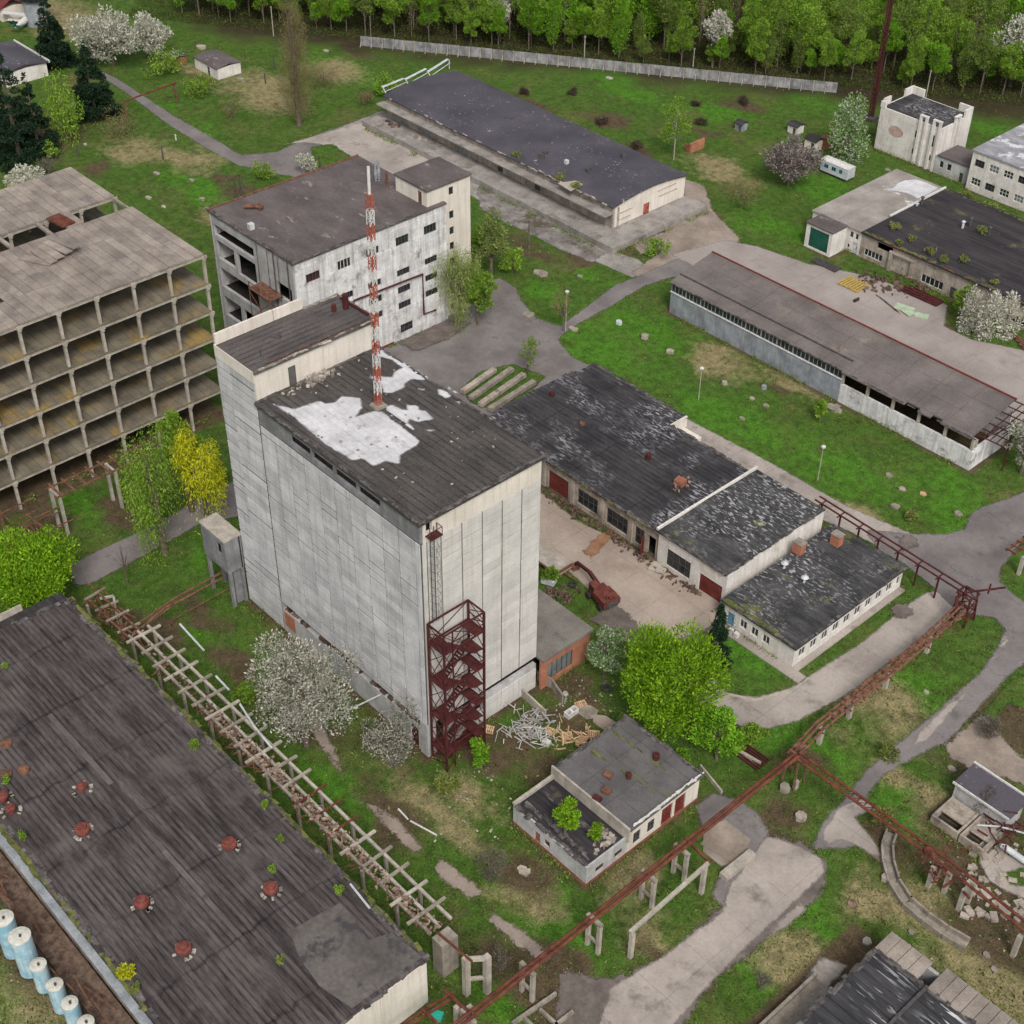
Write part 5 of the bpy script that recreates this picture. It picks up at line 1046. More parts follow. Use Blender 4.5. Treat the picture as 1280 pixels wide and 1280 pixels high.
# ------------------------------------------------------------------ pipe racks right
def pipes(t, pts, offs, r_, mat, z):
    for k, o in enumerate(offs):
        mb = MB(); P = []
        for i, p in enumerate(pts):
            q = pts[min(i+1, len(pts)-1)]; pr = pts[max(i-1, 0)]; d = Vector((q[0]-pr[0], q[1]-pr[1], 0)).normalized(); P.append((p[0]-d.y*o, p[1]+d.x*o, z+(.12 if k % 2 else 0)))
        mb.tube(P, r_, 8); mb.build('pipe', mat, t)
tA = thing('pipe_rack', 'dark red double pipe rack running beside the office annex to the road junction', 'pipe rack', (-72, 134.5, 0))
pipes(tA, [(-85.0, 135.0), (-60.2, 133.9)], (-.45, .45), .13, 'rust_red', 3.9)
for x in lin(-84, -61.5, 7):
    mb = MB(); y = 134.9-(x+85)*.044; mb.box(x-.1, x+.1, y-.1, y+.1, 0, 3.7); mb.build('post', 'rust_red', tA); mb = MB(); mb.beam((x, y-.8, 3.72), (x, y+.8, 3.72), .14); mb.build('crossbar', 'rust_red', tA)
tJ = thing('rack_tower', 'tangled rusty red steel tower where the pipe racks meet at the road junction', 'pipe rack', (-60, 133.2, 0))
for (dx, dy) in ((-1, -1), (1, -1), (1, 1), (-1, 1)):
    mb = MB(); mb.beam((-60+dx*1.1, 133.2+dy*1.1, 0), (-60+dx*.8, 133.2+dy*.8, 4.6), .2); mb.build('leg', 'rust_red', tJ)
mb = MB()
for z in (1.6, 3.2, 4.5):
    for k in range(4): a = [(-1, -1), (1, -1), (1, 1), (-1, 1)]; p, q = a[k], a[(k+1) % 4]; mb.beam((-60+p[0], 133.2+p[1], z), (-60+q[0], 133.2+q[1], z), .13); mb.beam((-60+p[0], 133.2+p[1], z-1.5), (-60+q[0], 133.2+q[1], z), .1)
mb.beam((-60.5, 133, 4.4), (-57.5, 137.5, 4.6), .2); mb.beam((-58.8, 136, 3.6), (-58.8, 136, 5.2), .18); mb.tube([(-60.8, 132, 4.2), (-60.2, 131.4, 2.6), (-60.2, 131.2, .4)], .25, 8)
mb.build('bracing', 'rust_red', tJ)
tB = thing('pipe_rack', 'flat rusty brown pipe run on short pale posts beside the curved road', 'pipe rack', (-59, 115, 0))
rp = [(-60, 133), (-59.4, 125), (-59.2, 116), (-59.2, 103), (-58.4, 97)]
pipes(tB, rp, (-.65, -.1, .5), .17, 'rust_brown', 2.85)
for (x, y) in ((-59.2, 109), (-59.3, 116.2), (-59.5, 125), (-59, 103.2)):
    mb = MB(); mb.box(x-.26, x+.26, y-.26, y+.26, 0, 2.6); mb.build('post', 'concrete_pale', tB)
for y in lin(100, 131, 12): mb = MB(); mb.beam((-60.2, y, 2.66), (-58.3, y, 2.66), .16, .12); mb.build('crossbar', 'rust', tB)
mb = MB()
for i in range(110): y = rnd.uniform(105, 131); mb.rprism(-59.2+rnd.uniform(-.8, .5), y, rnd.uniform(.3, 1.2), .25, 2.95, 3.1+rnd.random()*.1, 1.57+rnd.gauss(0, .3))
mb.build('torn_lagging', 'rust_brown', tB)
tC = thing('pipe_rack', 'long rust red pipe run past the ruined double shed to the bottom edge', 'pipe rack', (-57.3, 73, 0))
pipes(tC, [(-57.3, 96), (-57.3, 49.5), (-57.6, 40)], (-.28, .28), .2, 'rust', 4.75)
mb = MB(); mb.beam((-57.3, 96, 4.5), (-57.3, 47, 4.5), .2, .16); mb.build('girder', 'rust_brown', tC)
for (x, y, z) in ((-57.1, 72.5, 4.3), (-56.9, 64.5, 4.6), (-57.1, 77.4, 4.3), (-57.4, 56, 4.4), (-57.4, 48.5, 4.4)):
    for dx in (-.85, .65): mb = MB(); mb.box(x+dx-.2, x+dx+.2, y-.2, y+.2, 0, z); mb.build('post', 'concrete_pale', tC)
    mb = MB(); mb.box(x-1.1, x+.9, y-.22, y+.22, z+.002, z+.3); mb.box(x-.65, x+.45, y-.14, y+.14, 1.4, 1.7); mb.build('cap_beam', 'concrete', tC)
mb = MB(); mb.beam((-57.8, 78.5, 4.9), (-53.9, 78.0, 4.9), .26); mb.build('side_arm', 'rust', tC)
tD = thing('pipe_rack', 'rust red trussed bridge heading to the right edge past the collapsed bunker', 'pipe rack', (-45, 96, 0))
pipes(tD, [(-57.2, 96), (-37, 95.9), (-20, 94.5)], (-.42, .42), .17, 'rust', 4.9)
mb = MB()
for x in lin(-56.5, -38, 22): y = 96; mb.beam((x, y-.5, 4.7), (x, y+.5, 4.7), .1); mb.beam((x, y-.42, 4.7), (x+.85, y+.42, 4.7), .07)
mb.build('truss', 'rust', tD)
mb = MB()
for i in range(34): p = (-38+rnd.gauss(0, 1.2), 96+rnd.gauss(0, .9), rnd.uniform(2.6, 5.6)); mb.beam(p, (p[0]+rnd.uniform(-1, 1), p[1]+rnd.uniform(-1, 1), p[2]+rnd.uniform(-.8, .8)), rnd.uniform(.1, .24))
mb.lathe(-39.8, 95.6, [(.5, 4.9), (.5, 5.4), (.3, 5.5)], 12); mb.build('valve_cluster', 'rust', tD)
for (a, b) in ((1180, 1115), (1168, 1103), (1198, 1137), (1209, 1128), (1266, 1195), (1160, 1108), (994, 985)):
    c = at(a, b); mb = MB(); mb.box(c[0]-.24, c[0]+.24, c[1]-.24, c[1]+.24, 0, 3.4 if a != 994 else 1.2); mb.build('post', 'concrete_pale', tD)
tE = thing('pipe_junction', 'rusty four way junction of pipes on a steel trestle above the grass', 'pipe rack', (-57.3, 96.5, 0))
for (dx, dy) in ((-1, -1), (1, -1), (1, 1), (-1, 1)): mb = MB(); mb.beam((-57.3+dx*.9, 96.3+dy*.9, 0), (-57.3+dx*.6, 96.3+dy*.6, 4.6), .16); mb.build('leg', 'rust_brown', tE)
mb = MB(); mb.beam((-58.4, 96.3, 4.6), (-56, 96.3, 4.6), .2); mb.beam((-57.3, 95.2, 4.6), (-57.3, 97.6, 4.6), .2); mb.box(-59.3, -58.3, 98.2, 99.4, 2.4, 3.1); mb.build('head', 'rust_brown', tE)
tF = thing('concrete_beam', 'single pale concrete beam carried on two short posts above the grass', 'beam', (-54, 72, 0))
mb = MB(); mb.beam((-53.9, 66.3, 4.3), (-54.1, 78, 4.8), .36, .4); mb.build('beam', 'concrete_pale', tF)
for (x, y, z) in ((-53.8, 66.6, 4.0), (-54.2, 77.6, 4.5)): mb = MB(); mb.box(x-.22, x+.22, y-.22, y+.22, 0, z); mb.build('post', 'concrete_pale', tF)
mb = MB()   # rusty run at the bottom left of junction
pass
tG = thing('pipe_rack', 'rust red ladder like rack leaving the bottom edge beside the cream hall end', 'pipe rack', (-61, 47.5, 0))
for o in (-.6, .6): mb = MB(); mb.beam(at(478, 1300+o*6, 4.4), at(566, 1244+o*6, 4.4), .2, .24); mb.build('rail', 'rust', tG)
for (p, q) in (((528, 1262), (548, 1280)), ((556, 1238), (592, 1272))): mb = MB(); mb.beam(at(*p, 4.6), at(*q, 4.6), .26, .26); mb.build('crossbar', 'rust', tG)
for q in ((572, 1290), (588, 1290)): c = at(*q); mb = MB(); mb.box(c[0]-.25, c[0]+.25, c[1]-.25, c[1]+.25, 0, 4.3); mb.build('post', 'concrete_pale', tG)
# curved wall bottom right
pts = [at(1114, 1043), at(1108, 1060), at(1109, 1080), at(1116, 1105), at(1132, 1130), at(1155, 1150), at(1180, 1168), at(1208, 1184)]
mb = MB()
for a, b in zip(pts[:-1], pts[1:]):
    d = Vector(b)-Vector(a); L = d.length; d.normalize(); n_ = Vector((-d.y, d.x, 0)); A, Bq = Vector(a), Vector(b)
    for o, h in ((.55, .9), (-.55, .7)): mb.beam(A+n_*o+Vector((0, 0, h/2)), Bq+n_*o+Vector((0, 0, h/2)), .22, h)
    mb.beam(A+Vector((0, 0, .22)), Bq+Vector((0, 0, .22)), 1.0, .1)
tag(mb.build('curved_channel', 'concrete'), 'curved open concrete channel sweeping through the grass below the trussed pipe bridge', 'channel')
# ------------------------------------------------------------------ bunker right bottom (D2)
rect_ex(-44.2, -37, 103, 111)
B = thing('collapsed_bunker', 'small grey pitched bunker with open concrete pits and tangled red pipes at the right edge', 'building', (-41, 107, 0))
mb = MB(); wall(mb, 'Y-', 107.5, -44.0, -37.5, 0, 2.7, [], .3); wall(mb, 'X+', -37.5, 107.8, 110.6, 0, 2.9); wall(mb, 'Y+', 110.9, -44, -37.5, 0, 2.9); wall(mb, 'X-', -44, 107.8, 110.6, 0, 2.9); mb.build('wall', 'plinth', B)
mb = MB(); slope(mb, -44.2, -37.2, 107.3, 111.1, 2.95, 3.15); rf = mb.build('roof', 'felt_violet', B)
mb = MB(); mb.box(-44.25, -37.2, 107.18, 107.3, 2.8, 3.1); mb.box(-44.25, -37.2, 111.1, 111.3, 3.0, 3.35); mb.build('roof_edge', 'frame_white', rf)
mb = MB()
for (xa, xb) in ((-43.8, -40.4), (-40.2, -37.3)):
    mb.box(xa, xb, 103.2, 103.45, 0, 1.1); mb.box(xa, xa+.25, 103.46, 107.2, 0, 1.1); mb.box(xb-.25, xb, 103.46, 107.2, 0, 1.1); mb.box(xa+.26, xb-.26, 104.7, 107.2, .75, .95)
mb.build('pit', 'dirty_wall', B)
mb = MB(); mb.box(-43.5, -37.6, 103.5, 104.7, .02, .06); mb.build('pit_floor', 'dark', B)
mb = MB()
for i in range(26): p = (-37+rnd.gauss(0, .9), 106+rnd.gauss(0, .9), rnd.uniform(.8, 3)); mb.beam(p, (p[0]+rnd.uniform(-1.3, 1.3), p[1]+rnd.uniform(-1, 1), p[2]+rnd.uniform(-.5, .8)), rnd.uniform(.08, .18))
mb.tube([(-37.2, 106.6, 2.6), (-33, 109.8, 2.8), (-28, 113, 2.8)], .16, 8); mb.build('pipe_tangle', 'rust_red', B)
mb = MB(); mb.tube([(-36.4, 105.3, 1.2), (-32, 105.5, .9), (-28, 106, .8)], .35, 10); mb.tube([(-39.5, 105.2, 1.7), (-37.6, 106.4, 2.2), (-32, 109, 2.5)], .1, 6); mb.build('pale_pipe', 'metal_pale', B)
# D3 building at bottom
rect_ex(-41, -14, 68, 86)
B = thing('lower_building', 'low building at the bottom edge with streaked black felt roof bordered by pale slabs', 'building', (-30, 77, 0))
x0, x1, y0, y1 = -36.8, -14, 60, 85.8
mb = MB(); wall(mb, 'X-', x0, y0, y1, 0, 3.1); wall(mb, 'Y+', y1, x0+.36, x1, 0, 3.1); wall(mb, 'X+', x1, y0, y1-.36, 0, 3.1); wall(mb, 'Y-', y0, x0+.36, x1-.36, 0, 3.1); mb.build('wall', 'plinth', B)
mb = MB(); mb.box(x0-.2, -31.1, y0, 83.3, 3.1, 3.45); mb.box(-31.0, x1, y0, 83.3, 3.1, 3.5); rf = mb.build('roof', 'felt_black', B)
rf.data.materials.clear(); rf.data.materials.append(surf('felt_streak', (.028, .028, .032), (.07, .068, .072), .5, stretch=(.2, 1.6, 1), lines=[(1, 1.2, .2, .4)], fine=4, finev=.4, speck=((.50, .50, .52), 1.6, .58, .62)))
mb = MB(); mb.box(-31.2, -30.9, y0, 83.4, 3.5, 3.75); mb.build('seam', 'frame_dark', rf)
mb = MB(); us = lin(x0-.3, x1, 19)
for i in range(19):
    if i == 4: continue
    mb.box(us[i]+.03, us[i+1]-.03, 83.33, 86.1+(.5 if i > 4 else 0), 3.12, 3.42+rnd.uniform(0, .04))
mb.build('edge_slab', 'slab_roof', rf)
mb = MB(); mb.box(-40.1, -39.8, 64, 78.5, 0, .9); mb.box(-39.8, -37.3, 64, 78.4, 0, .25); tag(mb.build('ramp_wall', 'concrete'), 'low concrete kerb wall and ramp alongside the building at the bottom edge', 'wall')
# ------------------------------------------------------------------ right complex
rect_ex(-138, -80, 199.8, 226); rect_ex(-152, -100, 236, 256)
B = thing('garage_complex', 'L shaped workshop with pale peeling roof and wide black roof facing the truck yard', 'garage', (-118, 212, 0))
xa, xb, xc, y0, y1 = -137.3, -126.4, -80, 200.0, 225.0
mb = MB(); w1 = [(-129.0, -128.2, 2.7, 3.9), (-127.8, -127.1, 2.7, 3.9), (-129.2, -128.6, .6, 1.4)]
wall(mb, 'Y-', y0, xa, xb, 0, 4.4, w1+[(-128.0, -127.0, 0, 2.1)]); wall(mb, 'X-', xa, y0+.35, y1, 0, 4.4); wall(mb, 'Y+', y1, xa+.36, xb, 0, 4.4); mb.build('wall', 'white_wall', B)
for w in w1: window(B, 'Y-', y0, *w, nm=0, frame='frame_white')
door(B, 'Y-', y0, -128.0, -127.0, 0, 2.1, 'metal_pale', 1)
bw = [(-125.4, -121.6, .7, 2.0), (-113.4, -109.0, .5, 2.0), (-95.8, -91.4, .4, 1.9), (-107.6, -106.4, 0, 2.0)]
mb = MB(); wall(mb, 'Y-', y0-.1, xb+.02, xc, 0, 4.5, bw+[(-119.5, -115.6, 0, 2.9), (-123, -119.8, 3.0, 4.2)]); wall(mb, 'Y+', y1, xb+.02, xc, 0, 4.5); wall(mb, 'X+', xc, y0+.3, y1-.36, 0, 4.5)
for x in (-119.8, -115.4): mb.box(x-.3, x+.3, y0-.5, y0-.12, 0, 3.4)
mb.box(-120.2, -115.0, y0-.55, y0-.12, 3.41, 3.7); mb.build('front_wall', 'dirty_wall', B)
for w in bw[:3]: window(B, 'Y-', y0-.1, *w, nm=4, frame='frame_white')
door(B, 'Y-', y0-.1, -119.5, -115.6, 0, 2.9, 'dirty_wall', 2); door(B, 'Y-', y0-.1, *bw[3], 'frame_dark', 1)
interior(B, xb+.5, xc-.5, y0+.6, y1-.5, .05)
mb = MB(); slab(mb, xa-.2, xb-.02, y0-.2, y1+.2, 4.7, .3); rf = mb.build('pale_roof', 'garage_roof', B)
kq2 = 1280/200
roofpoly([(160, 880), (240, 860), (260, 830), (330, 800), (420, 795), (500, 820), (560, 850), (600, 862), (500, 925), (430, 950), (390, 930), (340, 905), (250, 890)], 4.7, 'patch_white', 'white_patch', rf, .15, 1080, 100, kq2)
mb = MB(); mb.prism([(xb, y0-.5), (xc, y0-.5), (xc, y1+.2), (xb, y1+.2)], 4.55, 4.85); rf2 = mb.build('black_roof', 'felt_black', B)
mb = MB(); mb.box(xb-.3, xb+.05, y0+8, y1, 4.87, 5.15); mb.build('flashing', 'frame_white', rf2)
for (a, b, m_, h) in ((1152, 255, 'frame_dark', 1.6), (1203, 285, 'metal_pale', 1.5), (1212, 283, 'frame_dark', 1.9), (1236, 293, 'frame_dark', 1.6), (1146, 257, 'metal_pale', .5)):
    c = at(a, b, 4.85); mb = MB(); mb.lathe(c[0], c[1], [(.22, 4.8), (.22, 4.85+h*.8), (.4, 4.85+h*.82), (.1, 4.85+h)], 10); mb.build('roof_vent', m_, rf2)
G_ = thing('gate_house', 'porch with a big dark green roller door in front of the pale roofed garage', 'garage', (-132.3, 197.8, 0))
mb = MB(); wall(mb, 'Y-', 195.6, -135.2, -129.5, 0, 4.6, [(-134.4, -130.2, .4, 4.1)], .3); wall(mb, 'X+', -129.5, 195.9, 199.8, 0, 4.6); wall(mb, 'X-', -135.2, 195.9, 199.8, 0, 4.6); mb.build('wall', 'white_wall', G_)
door(G_, 'Y-', 195.6, -134.4, -130.2, .4, 4.1, 'green_door', 1, .12)
mb = MB(); slab(mb, -135.35, -129.35, 195.4, 199.75, 4.85, .25); mb.build('roof', 'felt_brown', G_)
# cube tower
B = thing('cube_workshop', 'tall windowless cream cube with notched parapets and paired pilasters near the forest', 'building', (-144, 243, 0))
x0, x1, y0, y1 = -151.6, -137.4, 238.4, 248.6; H_ = 9.0
cw = [(-143.0, -142.4, 5.2, 6.6), (-143.0, -142.4, 1.8, 2.9), (-139.2, -138.6, 4.6, 7.0), (-139.2, -138.6, 1.8, 2.9)]
mb = MB(); wall(mb, 'Y-', y0, x0, x1, 0, H_-.3, cw); wall(mb, 'X+', x1, y0+.35, y1, 0, H_-.3); wall(mb, 'X-', x0, y0+.35, y1, 0, H_-.3); wall(mb, 'Y+', y1, x0+.36, x1-.36, 0, H_-.3); mb.build('wall', 'white_wall', B)
mb = MB(); P = .35
for (u, w_) in ((x0, 1.0), (x0+9.2, .5), (x0+10.5, .5), (x1-.6, .5), (x1-2.0, .5)):
    mb.box(u, u+w_, y0-.4, y0-.003, 0, H_+.9) if u != x0 else mb.box(u-.1, u+w_, y0-.1, y0+.4, H_-.3, H_+.9)
for v in (y0+3.9, y0+5.3): mb.box(x1+.003, x1+.45, v, v+.5, 0, H_+.7)
for (a, b, c, d) in ((x0, x0+.4, y0+.41, y0+2.6), (x0, x0+.4, y1-2.8, y1), (x1-3.0, x1, y1-.4, y1), (x0+.41, x0+3, y1-.4, y1), (x1-.4, x1, y1-2.5, y1-.41)): mb.box(a, b, c, d, H_-.3, H_+1.3)
for (a, b, c, d) in ((x0+9.2, x0+11, y0-.4, y0+.2), (x1-2, x1-.1, y0-.4, y0+.2), (x1-.15, x1+.45, y0+3.9, y0+5.8)): mb.box(a, b, c, d, H_+.9, H_+1.15)
mb.build('parapet', 'white_wall', B)
mb = MB(); mb.box(x0+.41, x1-.41, y0+.42, y1-.42, H_-.5, H_-.2); rf = mb.build('roof', 'felt_dark', B)
mb = MB(); c = at(1140, 140, H_); mb.tube([(c[0], c[1], H_-.2), (c[0], c[1], H_+1.4)], .18, 8); mb.build('roof_pipe', 'frame_dark', rf)
for w in cw: window(B, 'Y-', y0, *w, nm=0, frame='frame_dark')
M['faded_red'] = surf('faded_red', (.40, .26, .23), (.54, .42, .38), 1.2)
mb = MB(); mb.prism([(math.cos(a/20*2*math.pi), math.sin(a/20*2*math.pi)) for a in range(20)], 0, 1); mb.v = [(x0+4.3+v[0]*1.75, y0-.01-.02*v[2], 4.9+v[1]*1.1) for v in mb.v]; mb.build('faded_emblem', 'faded_red', B)
B = thing('link_block', 'low grey link building between the cream cube and the white two storey block', 'building', (-133.5, 241.4, 0))
lw = [(-136.3, -135.4, 1.4, 2.8), (-134.6, -133.6, 1.4, 2.8), (-131.6, -130.8, 0, 2.0)]
mb = MB(); wall(mb, 'Y-', 238.1, x1+.05, -129.4, 0, 3.6, lw); wall(mb, 'Y+', 244.5, x1+.05, -129.4, 0, 3.6); mb.build('wall', 'plinth', B)
for w in lw[:2]: window(B, 'Y-', 238.1, *w, nm=0, frame='frame_white')
door(B, 'Y-', 238.1, *lw[2], 'frame_dark', 1)
mb = MB(); slab(mb, x1+.5, -129.4, 237.9, 244.6, 3.85, .25); mb.build('roof', 'felt_brown', B)
B = thing('white_block', 'white two storey block with square windows and grey roof at the right edge', 'building', (-115, 245, 0))
x0, x1, y0, y1 = -129.0, -95, 236.8, 254
ww = [(-128.2+3.1*i, -126.2+3.1*i, z, z+1.4) for i in range(10) for z in (5.0, 1.3)]
mb = MB(); wall(mb, 'Y-', y0, x0, x1, 0, 7.7, ww); wall(mb, 'X-', x0, y0+.35, y1, 0, 7.7); wall(mb, 'Y+', y1, x0+.36, x1, 0, 7.7); wall(mb, 'X+', x1, y0+.36, y1-.36, 0, 7.7); mb.build('wall', 'white_wall', B)
B_w = B
for i, w in enumerate(ww): window(B, 'Y-', y0, *w, nm=2, nh=1, frame='frame_white' if i % 3 else 'frame_dark', pane='glass_grey' if i in (2, 7) else 'glass')
M['felt_white'] = surf('felt_white', (.20, .20, .22), (.34, .34, .36), .4, stretch=(.5, 1.4, 1), blot=(.55, .55, .57), blotr=(.56, .62), blots=.3)
mb = MB(); slab(mb, x0-.3, x1, y0-.2, y1+.3, 8.0, .3); mb.build('roof', 'felt_white', B)
# concrete perimeter fence
A, Bf = at(452, 57), at(1046, 116); t = thing('panel_fence', 'long grey concrete panel fence running along the edge of the forest', 'fence', ((A[0]+Bf[0])/2, (A[1]+Bf[1])/2, 0))
n = 42; M['fence_panel'] = surf('fence_panel', (.20, .20, .205), (.34, .34, .34), .6, streak=(.09, .09, .09), sfac=.85, blot=(.12, .12, .12), blotr=(.5, .62), blots=.4)
for i in range(n):
    a = Vector(A).lerp(Vector(Bf), i/n); b = Vector(A).lerp(Vector(Bf), (i+1)/n); tilt = rnd.uniform(-.12, .12); d = (b-a).normalized(); s = Vector((-d.y, d.x, 0))
    mb = MB(); p0, p1 = a+d*.15, b-d*.1; q0, q1 = p0+s*tilt+Vector((0, 0, 2.2)), p1+s*tilt+Vector((0, 0, 2.2)); th = s*.07
    V = [p0-th, p1-th, p1+th, p0+th, q0-th, q1-th, q1+th, q0+th]; mb.v = [tuple(v) for v in V]; mb.f = [(0, 3, 2, 1), (4, 5, 6, 7), (0, 1, 5, 4), (1, 2, 6, 5), (2, 3, 7, 6), (3, 0, 4, 7)]
    mb.build('fence_panel', 'fence_panel', t)
    mb = MB(); mb.beam(a-s*.15, a-s*.15+Vector((0, 0, 2.3)), .14); mb.beam(a-s*.15+Vector((0, 0, 1.1)), a-s*1.1, .1); mb.build('post', 'concrete_pale', t)
# tall red mast
c = at(1088, 150); t = thing('lattice_mast', 'very tall thin rust red mast on a dark footing behind the cream cube', 'mast', c)
mb = MB()
for k in range(3):
    an = k*2.094; mb.beam((c[0]+.55*math.cos(an), c[1]+.55*math.sin(an), .8), (c[0]+.4*math.cos(an), c[1]+.4*math.sin(an), 46), .2)
    an2 = an+2.094
    for s in range(46): z = .8+s; mb.beam((c[0]+.5*math.cos(an), c[1]+.5*math.sin(an), z), (c[0]+.5*math.cos(an2), c[1]+.5*math.sin(an2), z+1), .1); mb.beam((c[0]+.5*math.cos(an), c[1]+.5*math.sin(an), z), (c[0]+.5*math.cos(an2), c[1]+.5*math.sin(an2), z), .09)
mb.build('lattice', 'rust_red', t)
mb = MB(); mb.box(c[0]-1.2, c[0]+1.2, c[1]-1.2, c[1]+1.2, 0, .8); mb.build('footing', 'frame_dark', t)
# ------------------------------------------------------------------ vegetation
def leafmesh(name, pos, size, mat, up=.5, asp=.45, outward=None, rs=None):
    rs = rs or np.random.RandomState(5); n = len(pos)
    d = rs.normal(size=(n, 3))
    if outward is not None: d = d*.6+outward*1.1
    d[:, 2] += up; d /= np.linalg.norm(d, axis=1)[:, None]+1e-9
    e = rs.normal(size=(n, 3)); e -= d*np.sum(e*d, 1)[:, None]; e /= np.linalg.norm(e, axis=1)[:, None]+1e-9
    sz = size*rs.uniform(.6, 1.35, n)[:, None]; L = d*sz; Wd = e*sz*asp/2
    v = np.empty((n, 4, 3)); v[:, 0] = pos-L*.5; v[:, 1] = pos+Wd; v[:, 2] = pos+L*.5; v[:, 3] = pos-Wd
    me = bpy.data.meshes.new(name); me.vertices.add(n*4); me.vertices.foreach_set('co', v.reshape(-1)); me.loops.add(n*4); me.polygons.add(n)
    me.loops.foreach_set('vertex_index', np.arange(n*4)); me.polygons.foreach_set('loop_start', np.arange(n)*4); me.polygons.foreach_set('loop_total', np.full(n, 4))
    me.update(); me.materials.append(M[mat] if isinstance(mat, str) else mat); return me
def tree_mesh(kind, h, r, leaf, nleaf, size, seed, base=.18, lobes=14, shape='round', asp=.45, up=.5, bark='bark', tr=None, rag=True):
    """returns (trunk mesh, crown mesh) for a tree of height h and crown radius r standing at the origin"""
    rs = np.random.RandomState(seed); q = random.Random(seed); mb = MB(); tr = tr or max(.12, h*.022)
    cz0 = h*base; lob = []
    if shape == 'cone':
        for k in range(lobes*3):
            t = rs.uniform(0, 1)**.8; z = cz0+(h-cz0)*t; rr = r*(1-t)**.85*rs.uniform(.55, 1); a = rs.uniform(0, 6.28); lob.append((rr*math.cos(a)*.75, rr*math.sin(a)*.75, z-.15*rr, r*.30*(1-t)+.25, .5))
    elif shape == 'column':
        for k in range(lobes): t = (k+.5)/lobes; z = cz0+(h-cz0)*t*.95; w = r*(.55+.45*math.sin(math.pi*min(1, t*1.1+.05))); a = rs.uniform(0, 6.28); lob.append((w*.35*math.cos(a), w*.35*math.sin(a), z, w*.8, 1.9))
    elif shape == 'weep':
        for k in range(lobes): a = rs.uniform(0, 6.28); t = rs.uniform(.1, 1); w = r*rs.uniform(.2, .8); lob.append((w*math.cos(a), w*math.sin(a), cz0+(h-cz0)*t*(1-.35*w/r), r*.38, 1.6))
    else:
        for k in range(lobes):
            v = rs.normal(size=3); v /= np.linalg.norm(v); k_ = rs.uniform(.35, .80) if rag else rs.uniform(.35, .72); zc = cz0+(h-cz0)*.5
            lob.append((v[0]*r*k_, v[1]*r*k_, zc+v[2]*(h-cz0)*.5*k_*.95, r*(rs.uniform(.18, .42) if rag else rs.uniform(.28, .46)), .9))
        lob.append((0, 0, cz0+(h-cz0)*.5, r*.6, (h-cz0)*.5/r))
    mb.tube([(0, 0, -.2), (q.uniform(-.1, .1), q.uniform(-.1, .1), h*.35), (q.uniform(-.3, .3)*r*.2, q.uniform(-.3, .3)*r*.2, h*(.9 if shape in ('cone', 'column') else .7))], [tr, tr*.75, tr*.2], 7)
    for (x, y, z, rr, _) in lob[:12] if shape != 'cone' else []:
        z0 = min(h*.3, z*.6); mb.tube([(0, 0, z0), (x*.5, y*.5, (z0+z)*.5+.2), (x, y, z)], [tr*.5, tr*.3, tr*.08], 5)
    a = np.array(mb.v); me = bpy.data.meshes.new(kind+'_trunk'); me.from_pydata(a.tolist(), [], mb.f); me.materials.append(M[bark])
    w = np.array([l[3]**2 for l in lob]); w /= w.sum(); ci = rs.choice(len(lob), nleaf, p=w); L = np.array(lob)[ci]
    v = rs.normal(size=(nleaf, 3)); v /= np.linalg.norm(v, axis=1)[:, None]; rad = rs.uniform(.25, 1, nleaf)**.45*(1+rs.normal(0, .09, nleaf))
    pos = v*rad[:, None]*L[:, 3:4]; pos[:, 2] *= L[:, 4]; pos += L[:, :3]
    if shape == 'weep': pos[:, 2] -= rs.exponential(.9, nleaf)*(h/9)
    pos[:, 2] = np.maximum(pos[:, 2], .15); upv = -1.6 if shape == 'weep' else up
    return me, leafmesh(kind+'_crown', pos, size, leaf, upv, asp, v, rs)
def put_tree(name, meshes, loc, label, cat='tree', group=None, rz=0, sc=(1, 1, 1)):
    t = thing(name, label, cat, loc, group); t.rotation_euler = (0, 0, rz); t.scale = sc
    for nm, me in zip(('trunk', 'crown'), meshes):
        o = bpy.data.objects.new(nm, me); col.objects.link(o); o.parent = t
    return t
def T_(name, foot, ytop, wpx, leaf, nleaf, size, label, shape='round', seed=1, cat='tree', z=0.0, hmul=1.0, **kw):
    b = at(*foot, z); h = (topz(b, ytop)-z)*hmul; r = wpx*dist(b)/FPX/2
    ms = tree_mesh(name, h, r, leaf, nleaf, size, seed, shape=shape, **kw); return put_tree(name, ms, b, label, cat)
# blossom trees
T_('blossom_tree', (383, 932), 772, 140, 'leaf_white_sparse', 14000, .36, 'big grey white blossoming tree at the foot of the silo beside the trestle', seed=3, base=.04, lobes=26, asp=.42)
T_('blossom_bush', (492, 957), 882, 96, 'leaf_white_sparse', 3600, .3, 'small sparse blossoming bush below the corner door of the silo', seed=4, base=.05, cat='bush', asp=.4)
T_('blossom_tree', (754, 852), 782, 54, 'leaf_whitegreen', 4200, .36, 'small white and green blossom tree next to the brick annex', seed=5, base=.08)
o = bpy.context.scene
T_('blossom_tree', (142, 82), 6, 84, 'leaf_white', 6500, .62, 'wide white blossom tree near the top left corner, left of a rounder white tree', seed=6, base=.12, lobes=20)
T_('blossom_tree', (192, 76), 14, 62, 'leaf_white', 4800, .6, 'rounder white blossom tree near the top left corner, right hand one of the pair', seed=7, base=.12)
T_('blossom_bush', (118, 82), 45, 34, 'leaf_white_sparse', 1000, .6, 'small dull white bush at the foot of the big white pair near the top left', seed=8, cat='bush', base=.05)
T_('blossom_tree', (35, 250), 198, 54, 'leaf_white', 2600, .5, 'white blossom tree half hidden behind the rear concrete wing', seed=9, base=.1)
T_('blossom_bush', (384, 218), 185, 30, 'leaf_white', 1200, .45, 'small bright white blossom bush behind the roof of the works building', seed=10, cat='bush', base=.05)
